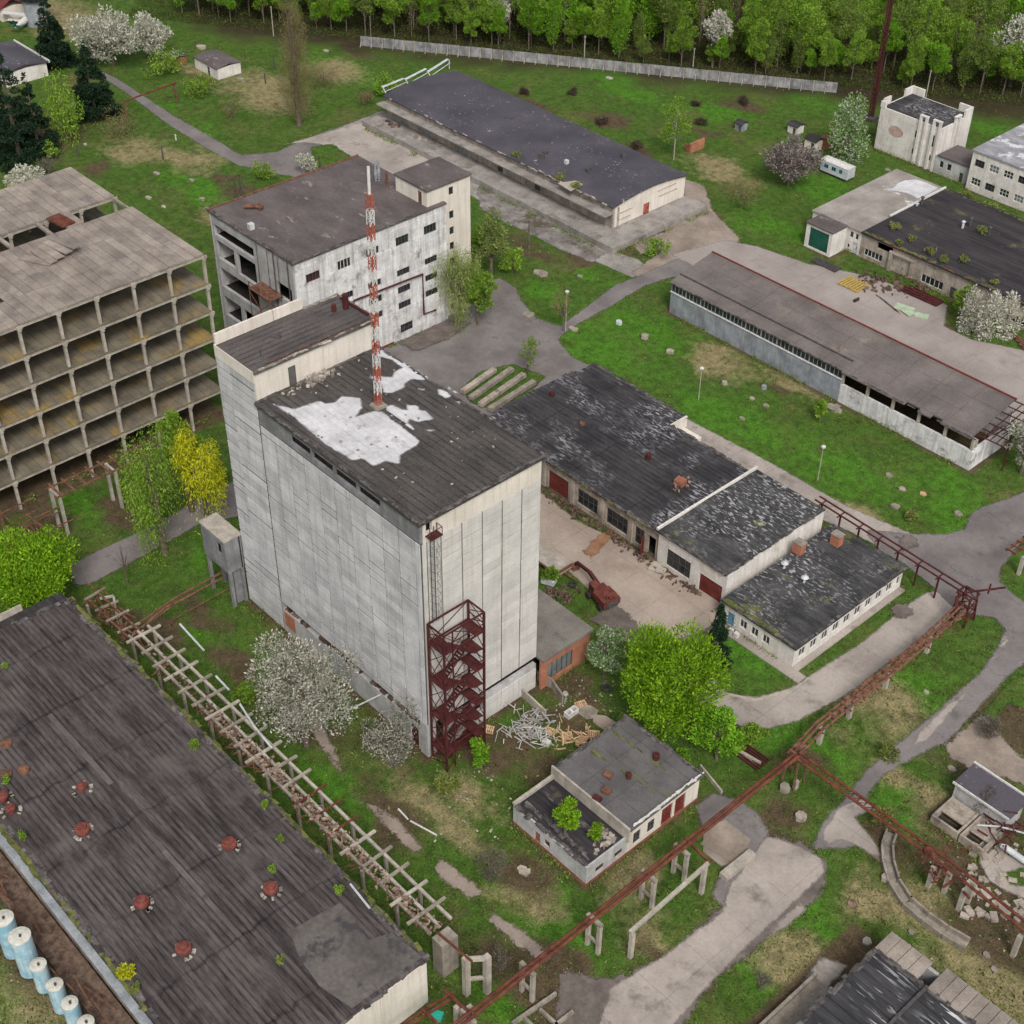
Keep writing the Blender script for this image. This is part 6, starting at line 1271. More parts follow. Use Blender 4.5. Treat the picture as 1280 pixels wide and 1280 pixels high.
T_('blossom_tree', (1058, 198), 128, 50, 'leaf_whitegreen', 4200, .55, 'pale cone shaped blossom tree beside the cream cube', seed=11, base=.1, shape='column', lobes=7)
T_('blossom_tree', (985, 232), 163, 76, 'leaf_pink', 4500, .55, 'purplish grey blossom tree with wide crown beside the white cabin trailer', seed=12, base=.05, lobes=20)
T_('blossom_tree', (1207, 412), 364, 33, 'leaf_white', 1600, .42, 'left hand one of three white trees in front of the black roofed workshop', seed=13, shape='column', lobes=6, base=.05)
T_('blossom_tree', (1230, 420), 368, 36, 'leaf_white', 1800, .42, 'middle one of three white trees in front of the black roofed workshop', seed=14, shape='column', lobes=6, base=.05)
T_('blossom_tree', (1254, 420), 370, 32, 'leaf_white', 1600, .42, 'right hand one of three white trees in front of the black roofed workshop', seed=15, shape='column', lobes=6, base=.05)
T_('blossom_tree', (1276, 592), 500, 62, 'leaf_white_sparse', 5000, .42, 'greenish white tree at the right edge beside the collapsed end of the long shed', seed=16, base=.05)
# lime green and others
T_('lime_tree', (833, 916), 780, 128, 'leaf_lime', 22000, .44, 'very big round lime green tree in the yard between the silo and office annex', seed=20, base=.05, lobes=34, asp=.4, up=.9, rag=False)
T_('green_bush', (895, 950), 882, 72, 'leaf_green', 5000, .4, 'mid green bush at the right foot of the very big lime tree', seed=21, cat='bush', base=.03)
T_('green_bush', (602, 962), 920, 34, 'leaf_green', 1600, .34, 'round dark green bush beside the red stair tower', seed=22, cat='bush', base=.03)
T_('lime_tree', (52, 765), 662, 130, 'leaf_lime', 20000, .44, 'round lime green tree behind the far end of the big hall', seed=23, base=.05, lobes=30, asp=.4, up=.9, rag=False)
T_('willow_tree', (262, 666), 526, 64, 'leaf_yellow', 7500, .5, 'yellow drooping willow against the left side of the silo', seed=24, shape='weep', base=.3, asp=.22, lobes=18)
T_('willow_tree', (206, 692), 512, 84, 'leaf_mid', 9000, .42, 'soft mid green willow left of the yellow willow', seed=25, shape='weep', base=.2, asp=.25, lobes=20)
T_('green_tree', (240, 640), 496, 56, 'leaf_mid', 4500, .48, 'green tree behind the yellow willow, against the concrete frame', seed=26, base=.2)
T_('willow_tree', (574, 406), 300, 62, 'leaf_willow', 8500, .42, 'pale drooping willow in front of the works building stair block', seed=27, shape='weep', base=.2, asp=.2, lobes=14)
T_('green_tree', (598, 406), 318, 52, 'leaf_mid', 6500, .4, 'mid green tree at the corner of the works building', seed=28, base=.1)
T_('green_tree', (614, 352), 256, 54, 'leaf_willow', 3600, .42, 'pale thin crowned tree behind the right corner of the works building', seed=29, base=.2)
T_('green_tree', (600, 320), 275, 36, 'leaf_mid', 1600, .42, 'small green tree against the stair block of the works building', seed=290, base=.15)
T_('birch_tree', (842, 200), 112, 50, 'leaf_mid', 1900, .42, 'thin see through birch on the meadow near the forest fence', seed=30, base=.2, bark='bark_pale', tr=.14)
T_('green_shrub', (1025, 526), 494, 22, 'leaf_mid', 700, .36, 'small light green shrub beside the long shed wall', seed=31, cat='bush', base=.03)
T_('bare_tree', (660, 468), 415, 34, 'leaf_olive', 700, .34, 'small nearly bare tree beside the concrete beams of the courtyard', seed=32, base=.2, tr=.12)
T_('bare_tree', (704, 414), 358, 36, 'leaf_brown', 500, .3, 'small bare brown tree at the fork of the courtyard road', seed=33, base=.3, tr=.14)
T_('poplar_tree', (374, 157), -16, 40, 'leaf_brown', 12000, .5, 'tall brown leafless poplar near the top edge, left of the dock warehouse', seed=34, shape='column', lobes=12, base=.12, up=2.2, asp=.14)
T_('willow_tree', (82, 172), 82, 52, 'leaf_mid', 3600, .55, 'light green drooping tree between two dark firs', seed=35, shape='weep', base=.15, asp=.3)
T_('green_shrub', (66, 200), 172, 20, 'leaf_mid', 500, .5, 'small yellow green shrub left of the dry meadow', seed=36, cat='bush', base=.03)
for i, (b, yt, w, lb) in enumerate((((70, 82), -8, 60, 'dark fir tree nearest the top edge, beside the white blossom pair'), ((26, 200), 56, 84, 'broad dark fir tree at the left edge above the concrete wings'), ((121, 148), 52, 70, 'dark fir tree beside the top left path'))):
    T_('fir_tree', b, yt, w, 'leaf_fir', 16000, .55, lb, shape='cone', seed=40+i, base=.03, lobes=34, up=-.2, asp=.4)
T_('fir_tree', (893, 832), 755, 46, 'leaf_fir', 6500, .42, 'small dark fir in front of the blue door of the office annex', shape='cone', seed=44, base=.03, lobes=20, up=-.2)
T_('fir_tree', (50, 192), 90, 58, 'leaf_fir', 9000, .6, 'narrow dark fir just right of the broad fir at the left edge', shape='cone', seed=46, base=.04, lobes=20, up=-.2)
T_('roof_bush', (706, 1046), 990, 38, 'leaf_lime', 3200, .3, 'tall lime green bush growing on the lower roof of the ruined double shed', seed=50, cat='bush', z=2.98, base=.02)
T_('roof_bush', (744, 1056), 1024, 22, 'leaf_lime', 900, .3, 'smaller lime green bush growing beside the rubble on the lower shed roof', seed=51, cat='bush', z=2.98, base=.02)
T_('roof_bush', (160, 1224), 1208, 26, 'leaf_yellow', 500, .3, 'round yellowish bush on the big hall roof near the bottom left', seed=52, cat='bush', z=7.3, base=.02)
for i, (a, b, w, lb) in enumerate(((245, 938, 16, 'bright green tuft on the eave of the big hall opposite the rubble trestle'), (332, 1010, 12, 'green tuft on the eave of the big hall, middle of three'), (425, 1118, 14, 'green tuft on the hall eave beside the fallen pale pipe'), (341, 1092, 12, 'green tuft beside a red vent on the hall roof'), (9, 980, 14, 'green tuft among the vents at the left edge of the hall roof'), (8, 836, 10, 'tiny green tuft at the left edge of the hall roof'), (172, 1240, 14, 'yellow green tuft on the lower eave of the hall roof'), (30, 1050, 14, 'moss green tuft on the lower eave near the left edge'), (350, 1052, 10, 'small green tuft on the hall eave near the curled felt'), (352, 1205, 12, 'pale weed tuft on the grey felt patch of the hall roof'))):
    T_('roof_weed', (a, b), b-w*.9, w, 'leaf_weed' if i in (6, 9) else 'leaf_mid', 260, .28, lb, seed=60+i, cat='plant', z=7.3, base=.02)
for i, (a, b, w, lb) in enumerate(((1118, 288, 16, 'tuft of weeds on the black workshop roof nearest the peeling pale roof'), (1140, 302, 14, 'tuft of weeds on the black workshop roof, second from its left corner'), (1124, 306, 12, 'tuft of weeds at the very front edge of the black workshop roof'), (1162, 318, 18, 'wide tuft of weeds above the workshop gate'), (1180, 328, 18, 'bright tuft of weeds right of the workshop gate'), (1204, 328, 14, 'tuft of weeds on the black roof above the barred window'), (1228, 292, 20, 'brownish weeds beside the pale roof pipe'), (1243, 356, 12, 'small weed tuft on the black roof front edge above the three white trees'))):
    T_('roof_weed', (a, b), b-w*.6, w, 'leaf_weed', 240, .34, lb, seed=80+i, cat='plant', z=4.9, base=.02)
for i, (a, b, w, lb) in enumerate(((720, 236, 16, 'grassy tuft on the front eave of the violet roof beside the torn felt'), (700, 225, 18, 'grassy tuft on the front eave of the violet roof'), (645, 197, 18, 'pale grass tuft on the eave above the dock canopy'))):
    T_('roof_weed', (a, b), b-w*.5, w, 'leaf_weed', 240, .34, lb, seed=90+i, cat='plant', z=5.5, base=.02)
T_('green_bush', (1200, 395), 352, 30, 'leaf_mid', 1200, .42, 'loose green bush against the workshop wall left of the three white trees', seed=95, cat='bush', base=.03)
T_('green_bush', (1207, 258), 236, 24, 'leaf_weed', 800, .4, 'yellow green bush between the link block and the black roof', seed=96, cat='bush', base=.03)
T_('green_bush', (1235, 268), 250, 26, 'leaf_weed', 800, .4, 'low yellow green bush in front of the white two storey block', seed=97, cat='bush', base=.03)
T_('green_bush', (690, 1055-325), 708, 26, 'leaf_mid', 1100, .34, 'light green bush between the trailer and the silo wall', seed=98, cat='bush', base=.03)
T_('twig_bush', (612, 1100), 1058, 64, 'leaf_twig', 1500, .4, 'bare grey brown bush on the grass left of the ruined double shed', seed=99, cat='bush', base=.03, asp=.12)
T_('twig_bush', (625, 1215), 1180, 34, 'leaf_twig', 700, .36, 'small bare grey bush beside the tall double post', seed=100, cat='bush', base=.03, asp=.12)
T_('twig_bush', (950, 1235), 1212, 26, 'leaf_twig', 500, .36, 'small bare grey bush on the grass right of the wide road', seed=101, cat='bush', base=.03, asp=.12)
T_('twig_bush', (925, 260), 215, 60, 'leaf_brown', 1500, .4, 'thin brown thicket on the meadow left of the purplish blossom tree', seed=102, cat='bush', base=.03, asp=.15)
T_('twig_bush', (290, 150), 118, 40, 'leaf_brown', 900, .45, 'brown thicket on the meadow left of the bare poplar', seed=103, cat='bush', base=.03, asp=.15)
T_('twig_bush', (405, 108), 72, 50, 'leaf_brown', 1200, .45, 'brown thicket right of the bare poplar', seed=104, cat='bush', base=.03, asp=.15)
T_('twig_bush', (160, 730), 660, 26, 'leaf_twig', 120, .4, 'leafless sapling casting thin branches over the broken asphalt path', seed=105, cat='bush', base=.1, asp=.08, tr=.1)
T_('twig_bush', (900, 812), 745, 40, 'leaf_twig', 900, .34, 'bare grey twigs beside the small fir at the yard end', seed=106, cat='bush', base=.1, asp=.1, tr=.08)
T_('green_shrub', (205, 95), 60, 60, 'leaf_mid', 900, .55, 'pale green thicket in front of the white blossom pair', seed=107, cat='bush', base=.03)
for i, (f_, yt, w, lf, lb) in enumerate((((20, 150), 118, 60, 'leaf_twig', 'dark bare thicket behind the broad fir at the left edge'), ((100, 120), 92, 50, 'leaf_brown', 'brownish thicket between the two firs at the top left'), ((150, 170), 140, 60, 'leaf_brown', 'low brown thicket beside the rusty overhead portal'), ((60, 225), 196, 46, 'leaf_twig', 'bare grey thicket below the firs at the left edge'), ((250, 118), 96, 50, 'leaf_mid', 'green scrub left of the dry slope near the portal'),
        ((560, 128), 100, 36, 'leaf_brown', 'brown scrub beyond the pale roof railing of the dock warehouse'), ((480, 120), 92, 40, 'leaf_mid', 'green scrub left of the violet roof corner'), ((455, 132), 112, 30, 'leaf_brown', 'low brown scrub at the foot of the dock left end'), ((640, 342), 305, 40, 'leaf_mid', 'green scrub on the verge right of the works building trees'), ((330, 225), 200, 30, 'leaf_mid', 'green scrub behind the rear edge of the works building roof'),
        ((310, 880), 850, 50, 'leaf_mid', 'green weeds at the left foot of the big grey white blossom tree'), ((560, 990), 972, 40, 'leaf_weed', 'pale weeds on the grass in front of the red stair tower'), ((820, 320), 296, 36, 'leaf_mid', 'green scrub at the end of the dock next to the dirt track'), ((1110, 950), 935, 34, 'leaf_weed', 'pale weeds at the edge of the cracked road'), ((1235, 915), 893, 40, 'leaf_twig', 'bare twigs on the verge at the right edge'), ((1100, 1030), 1008, 36, 'leaf_weed', 'weeds growing under the trussed pipe bridge'),
        ((1230, 1020), 985, 40, 'leaf_twig', 'dark twigs behind the bunker roof'), ((800, 950), 925, 50, 'leaf_green', 'green bushes between the very big lime tree and the ruined double shed'), ((850, 965), 940, 40, 'leaf_green', 'green bush at the back edge of the ruined double shed roof'), ((940, 925), 905, 40, 'leaf_mid', 'green weeds between the concrete road and the pipe junction'), ((1140, 650), 640, 20, 'leaf_weed', 'low weeds on the lawn beside the red double rack'))):
    T_('scrub', f_, yt, w, lf, 1300 if w > 38 else 700, .36 if f_[1] > 400 else .48, lb, seed=400+i, cat='bush', base=.03, asp=.2 if lf in ('leaf_twig', 'leaf_brown') else .4)
# forest
A, Bf = Vector(at(452, 57)), Vector(at(1046, 116)); d = (Bf-A).normalized(); n_ = Vector((-d.y, d.x, 0))
if n_.dot(Vector((0, 1, 0))) < 0: n_ = -n_
protos = []
FM = [('leaf_green', 6000, 'round', 'bright green'), ('leaf_mid', 5500, 'round', 'light green'), ('leaf_olive', 3600, 'column', 'thin olive'), ('leaf_brown', 450, 'column', 'brown nearly bare'), ('leaf_olive', 4600, 'round', 'dull olive'), ('leaf_green', 4600, 'column', 'narrow bright green'), ('leaf_twig', 260, 'column', 'bare grey')]
for i, (lm, nl, shp, adj) in enumerate(FM):
    for s in range(2 if i < 3 else 1):
        h = 15+rnd.uniform(-2, 2.5); protos.append((tree_mesh('forest_tree', h, 4.1 if shp == 'round' else 2.6, lm, nl, .37, 200+i*5+s, base=.16 if shp == 'round' else .2, lobes=12, shape=shp, tr=.17), i, adj))
cnt = 0; pl = []
for row in range(9):
    dd = 7+row*5.2
    for s in np.arange(-46, 190, 4.6+row*.35):
        ss = s+rnd.uniform(-1.8, 1.8); p = A+d*ss+n_*(dd+rnd.uniform(-2.2, 2.2))
        b = (p.x, p.y, 0); u, v = pix(b)
        if not (-60 < u < 1330) or v < -75 : continue
        if 1075 < u < 1110 and row < 1: continue
        pl.append((b, row, u))
rnd.shuffle(pl); pl.sort(key=lambda t: t[1]); pl = pl[:275]
W8 = [4, 5, 3, 1.5, 5, 2, 2]
def words(n):
    o = 'zeroth first second third fourth fifth sixth seventh eighth ninth tenth eleventh twelfth thirteenth fourteenth fifteenth sixteenth seventeenth eighteenth nineteenth'.split()
    if n < 20: return o[n]
    t = {2: 'twent', 3: 'thirt', 4: 'fort', 5: 'fift', 6: 'sixt'}[n//10]; return t+'ieth' if n % 10 == 0 else t+'y '+o[n % 10]
rank = {}
for rw in range(9):
    for i, q in enumerate(sorted([p for p in pl if p[1] == rw], key=lambda p: p[2])): rank[q[0]] = i+1
for b, row, u in pl:
    c = rnd.choices(protos, [W8[p[1]]*(1.6 if row < 2 and p[1] < 2 else 1) for p in protos])[0]; sc = rnd.choice((.6, .8, .95, 1.05, 1.2, 1.3))*rnd.uniform(.92, 1.08)*(.8 if row == 0 else 1)
    put_tree('forest_tree', c[0], b, c[2]+' tree, '+words(rank[b])+' from the left in the '+words(row+1)+' row of the forest', 'tree', 'forest trees behind the fence', rnd.random()*6.28, (sc*rnd.uniform(.9, 1.1), sc*rnd.uniform(.9, 1.1), sc))
for (a, b_, yt, w, lb) in ((625, 52, -4, 42, 'white blossom tree standing in the forest above the dock warehouse'), (890, 85, 8, 46, 'white blossom tree in the forest above the birch'), (1262, 108, 2, 74, 'large white blossom tree at the top right corner')):
    T_('blossom_tree', (a, b_), yt, w, 'leaf_white', 2600, .6, lb, seed=int(a), base=.3, lobes=14)
# undergrowth at the forest edge, weeds and grass tufts
M['leaf_litter'] = leafmat('leaf_litter', (.05, .045, .02), (.08, .10, .025), (.10, .17, .025), .4)
rs = np.random.RandomState(77)
n = 90000; ss = rs.uniform(-60, 200, n); dd = 3+np.abs(rs.normal(0, 20, n)); hh = np.where(dd > 9, 2.6, .6)*(.35+.65*(np.sin(ss*.55)*np.sin(dd*.5+ss*.21)*.5+.5)); pos = np.stack([A.x+d.x*ss+n_.x*dd, A.y+d.y*ss+n_.y*dd, .05+rs.uniform(0, 1, n)*hh], 1)
o = bpy.data.objects.new('undergrowth', leafmesh('undergrowth', pos, .42, 'leaf_litter', .5, .4, rs=rs)); col.objects.link(o); tag(o, 'dark low undergrowth on the forest floor behind the fence', 'undergrowth', kind='stuff')
def tufts(name, n, region, size, mat, label, dens=None, zmul=.35, seed=1):
    rs = np.random.RandomState(seed); px_ = rs.uniform(region[0], region[1], n); py_ = rs.uniform(region[2], region[3], n)
    k = CR[None]*((px_-640)/FPX)[:, None]-CU[None]*((py_-640)/FPX)[:, None]+CF[None]; t = -CAMH/k[:, 2]; X, Y = k[:, 0]*t, k[:, 1]*t
    keep = np.ones(n, bool)
    for p in EXCL: keep &= ~inpoly(X, Y, p)
    sh = seed*1.7; f1 = np.sin(X*.31+sh+np.cos(Y*.23+sh)*2)*np.cos(Y*.37+np.sin(X*.19-sh)*2); f2 = np.sin(X*1.3+Y*.7)*np.sin(Y*1.1-X*.5)
    keep &= rs.uniform(-1, 1, n) < (f1*.7+f2*.5+(dens or 0)); X, Y = X[keep], Y[keep]
    pos = np.stack([X, Y, rs.uniform(.02, size*zmul, len(X))], 1); o = bpy.data.objects.new(name, leafmesh(name, pos, size, mat, 1.2, .35, rs=rs)); col.objects.link(o); tag(o, label, 'grass', kind='stuff'); return o
M['grass_a'] = leafmat('grass_a', (.055, .12, .012), (.085, .18, .014), (.13, .23, .03), .4)
M['grass_b'] = leafmat('grass_b', (.10, .095, .04), (.17, .15, .07), (.25, .22, .12), .4)
tufts('grass', 110000, (-40, 1320, 60, 1330), .30, 'grass_a', 'short green spring grass growing between the buildings', .15, seed=2)
tufts('dry_grass', 60000, (-40, 1320, 60, 1330), .26, 'grass_b', 'dry straw coloured grass and weeds scattered over the site', -.15, seed=3)
tufts('tall_weeds', 60000, (-40, 1320, 60, 1330), .42, 'leaf_weed', 'clumps of taller yellow green weeds on the rough ground', -.75, .6, seed=4)
tufts('dark_scrub', 50000, (-40, 1320, 60, 1330), .42, 'leaf_litter', 'dark matted scrub on the rough ground between the buildings', -.8, .5, seed=14)
# ------------------------------------------------------------------ small things
# lamps
def lamp(base, ytop, label):
    b = at(*base); h = topz(b, ytop); t = thing('street_lamp', label, 'lamp', b, 'street lamps on the lawn by the long shed')
    mb = MB(); mb.tube([(b[0], b[1], 0), (b[0], b[1], h)], .09, 8, .05); mb.build('pole', 'concrete_pale', t)
    mb = MB(); mb.lathe(b[0], b[1], [(.05, h), (.3, h+.08), (.34, h+.3), (.15, h+.45), (.02, h+.5)], 12); mb.build('lamp_head', 'frame_white', t)
lamp((873, 500), 462, 'street lamp with white head on the lawn above the dark garage row')
lamp((1022, 600), 560, 'street lamp with dull head on the lawn near the red pipe rack')
lamp((707, 414), 366, 'thin lamp post at the fork of the courtyard road')
# poles
def pole(base, ytop, r_, mat, label, name='post'):
    b = at(*base); h = topz(b, ytop); mb = MB(); mb.tube([(b[0], b[1], 0), (b[0], b[1], h)], r_, 8, r_*.8); mb.box(b[0]-.3, b[0]+.3, b[1]-.05, b[1]+.05, h-.25, h-.1); tag(mb.build(name, mat), label, 'post')
for (b, yt, m_, lb) in (((98, 196), 182, 'frame_dark', 'short dark post left of the dry patch'), ((204, 199), 183, 'frame_dark', 'short dark post on the dry patch by the path'), ((302, 247), 218, 'frame_dark', 'taller dark post at the back corner of the works building roof'), ((343, 86), 68, 'frame_dark', 'dark post left of the bare poplar'), ((332, 105), 92, 'frame_dark', 'stubby dark post left of the bare poplar'),
                        ((342, 45), 8, 'bark_pale', 'tall pale pole at the edge of the forest left of the poplar'), ((730, 80), 45, 'bark_pale', 'pale thin pole in front of the forest by the fence middle'), ((866, 85), 60, 'bark_pale', 'pale pole behind the fence below the forest blossom tree'), ((1157, 123), 88, 'bark_pale', 'pale pole behind the cream cube'), ((464, 52), 20, 'bark', 'dark pole at the left end of the panel fence'),
                        ((661, 313), 276, 'bark', 'wooden pole on the verge of the dock service strip'), ((295, 248), 222, 'frame_dark', 'dark post just left of the taller back corner post'), ((220, 175), 168, 'frame_white', 'tiny white post beside the top left path'), ((400, 210), 195, 'frame_dark', 'dark post beside the small white bush')):
    pole(b, yt, .13 if 'pale' in m_ else .16, m_, lb)
# gate frame over path
t = thing('pipe_gate', 'rusty overhead pipe portal spanning the path near the top left', 'pipe rack', at(188, 130)); a, b = at(159, 151), at(221, 128); h = 4.2
for p in (a, b): mb = MB(); mb.beam((p[0], p[1], 0), (p[0], p[1], h), .35); mb.build('post', 'rust_brown', t)
for o_ in (0, .5): mb = MB(); mb.tube([(a[0], a[1]+o_, h), (b[0], b[1]+o_, h)], .18, 8); mb.build('pipe', 'rust', t)
# concrete beams of rack in courtyard
for i, (p, q, lb) in enumerate((((578, 490), (618, 462), 'long weathered concrete beam, uppermost of the stack beside the bare courtyard tree'), ((588, 498), (640, 461), 'second long concrete beam of the courtyard stack'), ((600, 506), (655, 468), 'third long concrete beam of the courtyard stack'), ((612, 512), (668, 477), 'fourth long concrete beam of the courtyard stack'), ((622, 520), (676, 487), 'lowest long concrete beam of the courtyard stack next to the dark roof'))):
    mb = MB(); mb.beam(at(p[0], p[1], .6), at(q[0], q[1], .6), .9, .6); tag(mb.build('concrete_beam', 'concrete' if i % 2 else 'dirty_wall'), lb, 'beam', 'concrete beams in the courtyard')
def block(name, px_, lx, ly, h, a, mat, label, cat='slab', group=None, z=0):
    c = at(*px_, z); lx *= .85; ly *= .8; h *= .7; mb = MB(); mb.prism([(c[0]+math.cos(a+t*1.0472+.3*math.sin(t*7+lx))*lx*.55, c[1]+math.sin(a+t*1.0472)*ly*.6) for t in range(6)], z, z+h)
    if lx > 1.2: mb.rprism(c[0]+.1, c[1], lx*.75, ly*.7, z+h+.002, z+h+.08, a+.2)
    return tag(mb.build(name, mat), label, cat, group)
BL = [((676, 342), 3.4, 2.2, .35, .1, 'concrete_pale', 'large pale slab on the grass between dock strip and courtyard road'), ((661, 394), 2.6, 2.0, .3, .3, 'concrete_pale', 'pale slab on the verge of the courtyard road'), ((725, 346), 1.2, .9, .3, .3, 'concrete_pale', 'small pale slab left of the wet dirt patch'),
      ((774, 405), 1.3, 1.0, .8, .2, 'metal_pale', 'white topped well box on the lawn by the garage row'), ((806, 423), 1.5, 1.2, .9, .4, 'dirty_wall', 'brown stump like block on the lawn right of the white topped well box'), ((838, 441), 1.5, 1.2, .6, .1, 'concrete', 'grey brown block on the lawn above the street lamp'), ((717, 412), 2.2, 1.0, .3, .5, 'concrete', 'grey slab at the point of the lawn'),
      ((906, 480), 1.1, .9, .6, 0, 'concrete', 'small block on the lawn under the long shed'), ((955, 486), 1.0, .9, .8, 0, 'metal_grey', 'dark grey block close to the long shed wall'), ((958, 508), 1.3, .9, .3, .6, 'concrete_pale', 'pale slab on the lawn below the dark grey block'), ((940, 499), 1.0, .9, .3, .6, 'concrete', 'small grey slab left of the pale lawn slab'), ((928, 524), 1.2, .8, .3, .2, 'concrete_pale', 'pale slab in the middle of the lawn'),
      ((1042, 512), 3.0, 1.6, .7, 1.3, 'concrete_pale', 'big pale block standing beside the long shed wall'), ((1112, 595), 1.4, 1.0, .4, .3, 'concrete_pale', 'pale block on the lawn right of the dull lamp'), ((1128, 612), 1.3, 1.0, .3, .3, 'concrete', 'grey block on the lawn below the pale block'), ((1119, 634), 1.6, 1.2, .3, .8, 'concrete_pale', 'tan slab on the lawn above the red rack'), ((1198, 643), 1.4, 1.1, .4, .3, 'concrete_pale', 'pale tan block at the lawn tip by the junction'), ((1154, 618), 1.2, .9, .3, .3, 'wood', 'ochre slab on the lawn'),
      ((1001, 1024), 1.5, 1.3, .9, .5, 'concrete', 'square grey box on the grass below the pipe junction'), ((981, 988), 1.4, 1.2, 1.0, .3, 'concrete_pale', 'pale broken block under the pipe junction'), ((1190, 962), 1.3, .8, .3, .3, 'concrete_pale', 'white stone beside the bunker roof'), ((1158, 866), .9, .6, .3, 0, 'concrete', 'small grey stone in the middle of the grass island'), ((1233, 1195), .9, .7, .4, 0, 'concrete_pale', 'pale stone near the end of the curved channel'), ((1243, 1213), .9, .7, .3, .5, 'concrete_pale', 'white flecked stone right of the channel end'), ((1139, 1166), .8, .6, .3, .5, 'concrete_pale', 'small white stone above the bottom building'),
      ((655, 1090), 1.9, 1.1, .35, .6, 'concrete', 'grey slab in the weeds left of the ruined double shed'), ((707, 868), 0.9, .7, .3, .6, 'wood_grey', 'grey crate lying in front of the annex windows'), ((240, 226), 1.6, 1.0, .3, .3, 'concrete_pale', 'pale slab in the green meadow above the works building roof'), ((253, 250), 1.5, 1.0, .5, .3, 'concrete_pale', 'pale block on the meadow left of the works building'), ((205, 259), 1.4, .8, .3, .3, 'frame_white', 'white slab on the meadow behind the concrete frame'), ((186, 248), 1.8, 1.0, .3, .3, 'concrete', 'grey slab on the meadow behind the concrete frame'),
      ((196, 217), 2.0, 1.0, .2, .3, 'concrete', 'grey slab on the dry meadow near the posts'), ((107, 181), 1.1, .7, .3, .3, 'frame_white', 'white stone left of the dry meadow'), ((252, 60), 3.0, 2.2, .6, .3, 'concrete', 'flat grey block beside the ruined brick shed near the forest'), ((301, 100), 2.4, 1.4, .5, .3, 'concrete_pale', 'pale slab on the meadow left of the stubby dark post'), ((762, 98), 2.2, 1.2, .25, .0, 'frame_white', 'white slab lying on the grass in front of the fence'), ((408, 64), 1.8, 1.1, .25, .0, 'frame_white', 'white slab lying on the grass near the left fence end'),
      ((1110, 183+30), 1.4, 1.0, .3, .3, 'concrete_pale', 'pale slab beside the foot of the cream cube'), ((1066, 1131), 1.3, 1.0, .3, .3, 'rubble_pink', 'pinkish slab on the grass between wide road and curved channel'), ((1106, 1100), 1.0, .9, .8, .3, 'concrete', 'grey box beside the curved channel'), ((1084, 1178), 1.1, 1.1, .35, .3, 'frame_white', 'white topped manhole at the corner of the bottom building')]
for i, bl in enumerate(BL): block('concrete_block', *bl[:5], {'concrete_pale': 'concrete', 'frame_white': 'concrete_pale', 'concrete': 'dirty_wall'}.get(bl[5], bl[5]), bl[6], 'block')
# scrap heap and pallets
mb = MB()
for i in range(150):
    c = at(660+rnd.gauss(0, 15), 915+rnd.gauss(0, 10)); z = max(.05, rnd.gauss(.5, .25)); an = rnd.random()*3.14; l = rnd.uniform(.5, 1.9); mb.beam((c[0], c[1], z), (c[0]+math.cos(an)*l, c[1]+math.sin(an)*l, max(.05, z+rnd.uniform(-.4, .4))), rnd.uniform(.05, .16), .06)
tag(mb.build('scrap_heap', 'wood_grey'), 'heap of pale grey planks and scrap between the red stair tower and the ruined double shed', 'scrap', kind='stuff')
mb = MB()
for i in range(70):
    c = at(718+rnd.gauss(0, 16), 925+rnd.gauss(0, 7)); z = max(.05, rnd.gauss(.4, .2)); an = rnd.random()*3.14; l = rnd.uniform(.4, 1.3); mb.beam((c[0], c[1], z), (c[0]+math.cos(an)*l, c[1]+math.sin(an)*l, max(.05, z+rnd.uniform(-.3, .3))), rnd.uniform(.08, .2), .06)
tag(mb.build('board_heap', 'wood'), 'heap of broken orange brown boards and crates above the ruined double shed', 'scrap', kind='stuff')
def pallet(px_, a, tilt, mat, label, z=.1):
    c = at(*px_, z); t = thing('pallet', label, 'pallet', (c[0], c[1], z), 'wooden pallets in the scrap heap'); t.rotation_euler = (tilt, 0, a)
    mb = MB()
    for k in range(6): x = -.6+k*.24; mb.box(x-.08, x+.08, -.5, .5, .12, .15)
    o = mb.build('deck', mat, loc=(0, 0, 0)); o.parent = t
    mb = MB()
    for y in (-.45, 0, .45): mb.box(-.68, .68, y-.05, y+.05, 0, .119)
    o = mb.build('bearer', mat, loc=(0, 0, 0)); o.parent = t
for i, (q, a, tl, lb) in enumerate((((688, 915), .3, .2, 'orange pallet at the left end of the broken boards'), ((708, 920), 1.0, .1, 'orange pallet in the middle of the broken boards'), ((742, 918), .7, .15, 'orange pallet at the far right of the broken boards'), ((728, 926), 2.0, -.1, 'orange brown pallet nearest the shed roof in the boards'), ((726, 881), 1.2, .1, 'pale pallet lying on the grass above the white figure eight block'), ((610, 912), .6, .3, 'orange board leaning at the foot of the red stair tower'))):
    pallet(q, a, tl, 'wood', lb, .15 if i != 4 else .02)
c = at(714, 893); mb = MB()
for y in (-.42, .42): 
    for (x0_, x1_, y0_, y1_) in ((-.42, .42, y-.42, y-.28), (-.42, .42, y+.28, y+.42), (-.42, -.28, y-.279, y+.279), (.28, .42, y-.279, y+.279)): mb.box(c[0]+x0_, c[0]+x1_, c[1]+y0_, c[1]+y1_, 0, .7)
tag(mb.build('hollow_block', 'frame_white'), 'white hollow block with two square openings, like a figure eight, on the grass', 'block')
c = at(683, 929, .1); mb = MB(); mb.rprism(c[0], c[1], .9, .7, 0, .5, .2); mb.rprism(c[0], c[1], .3, .3, .501, .52, .2); tag(mb.build('white_box', 'frame_white'), 'small white box at the lower edge of the grey scrap heap', 'box')
block('paving_slab', (755, 903), 3.6, 2.2, .15, .1, 'conc_yard', 'tan paving slab above the ruined double shed, by the big lime tree', 'slab')
block('paving_slab', (735, 890), 3.0, 2.4, .12, .1, 'concrete', 'grey paving slab left of the tan paving slab', 'slab')
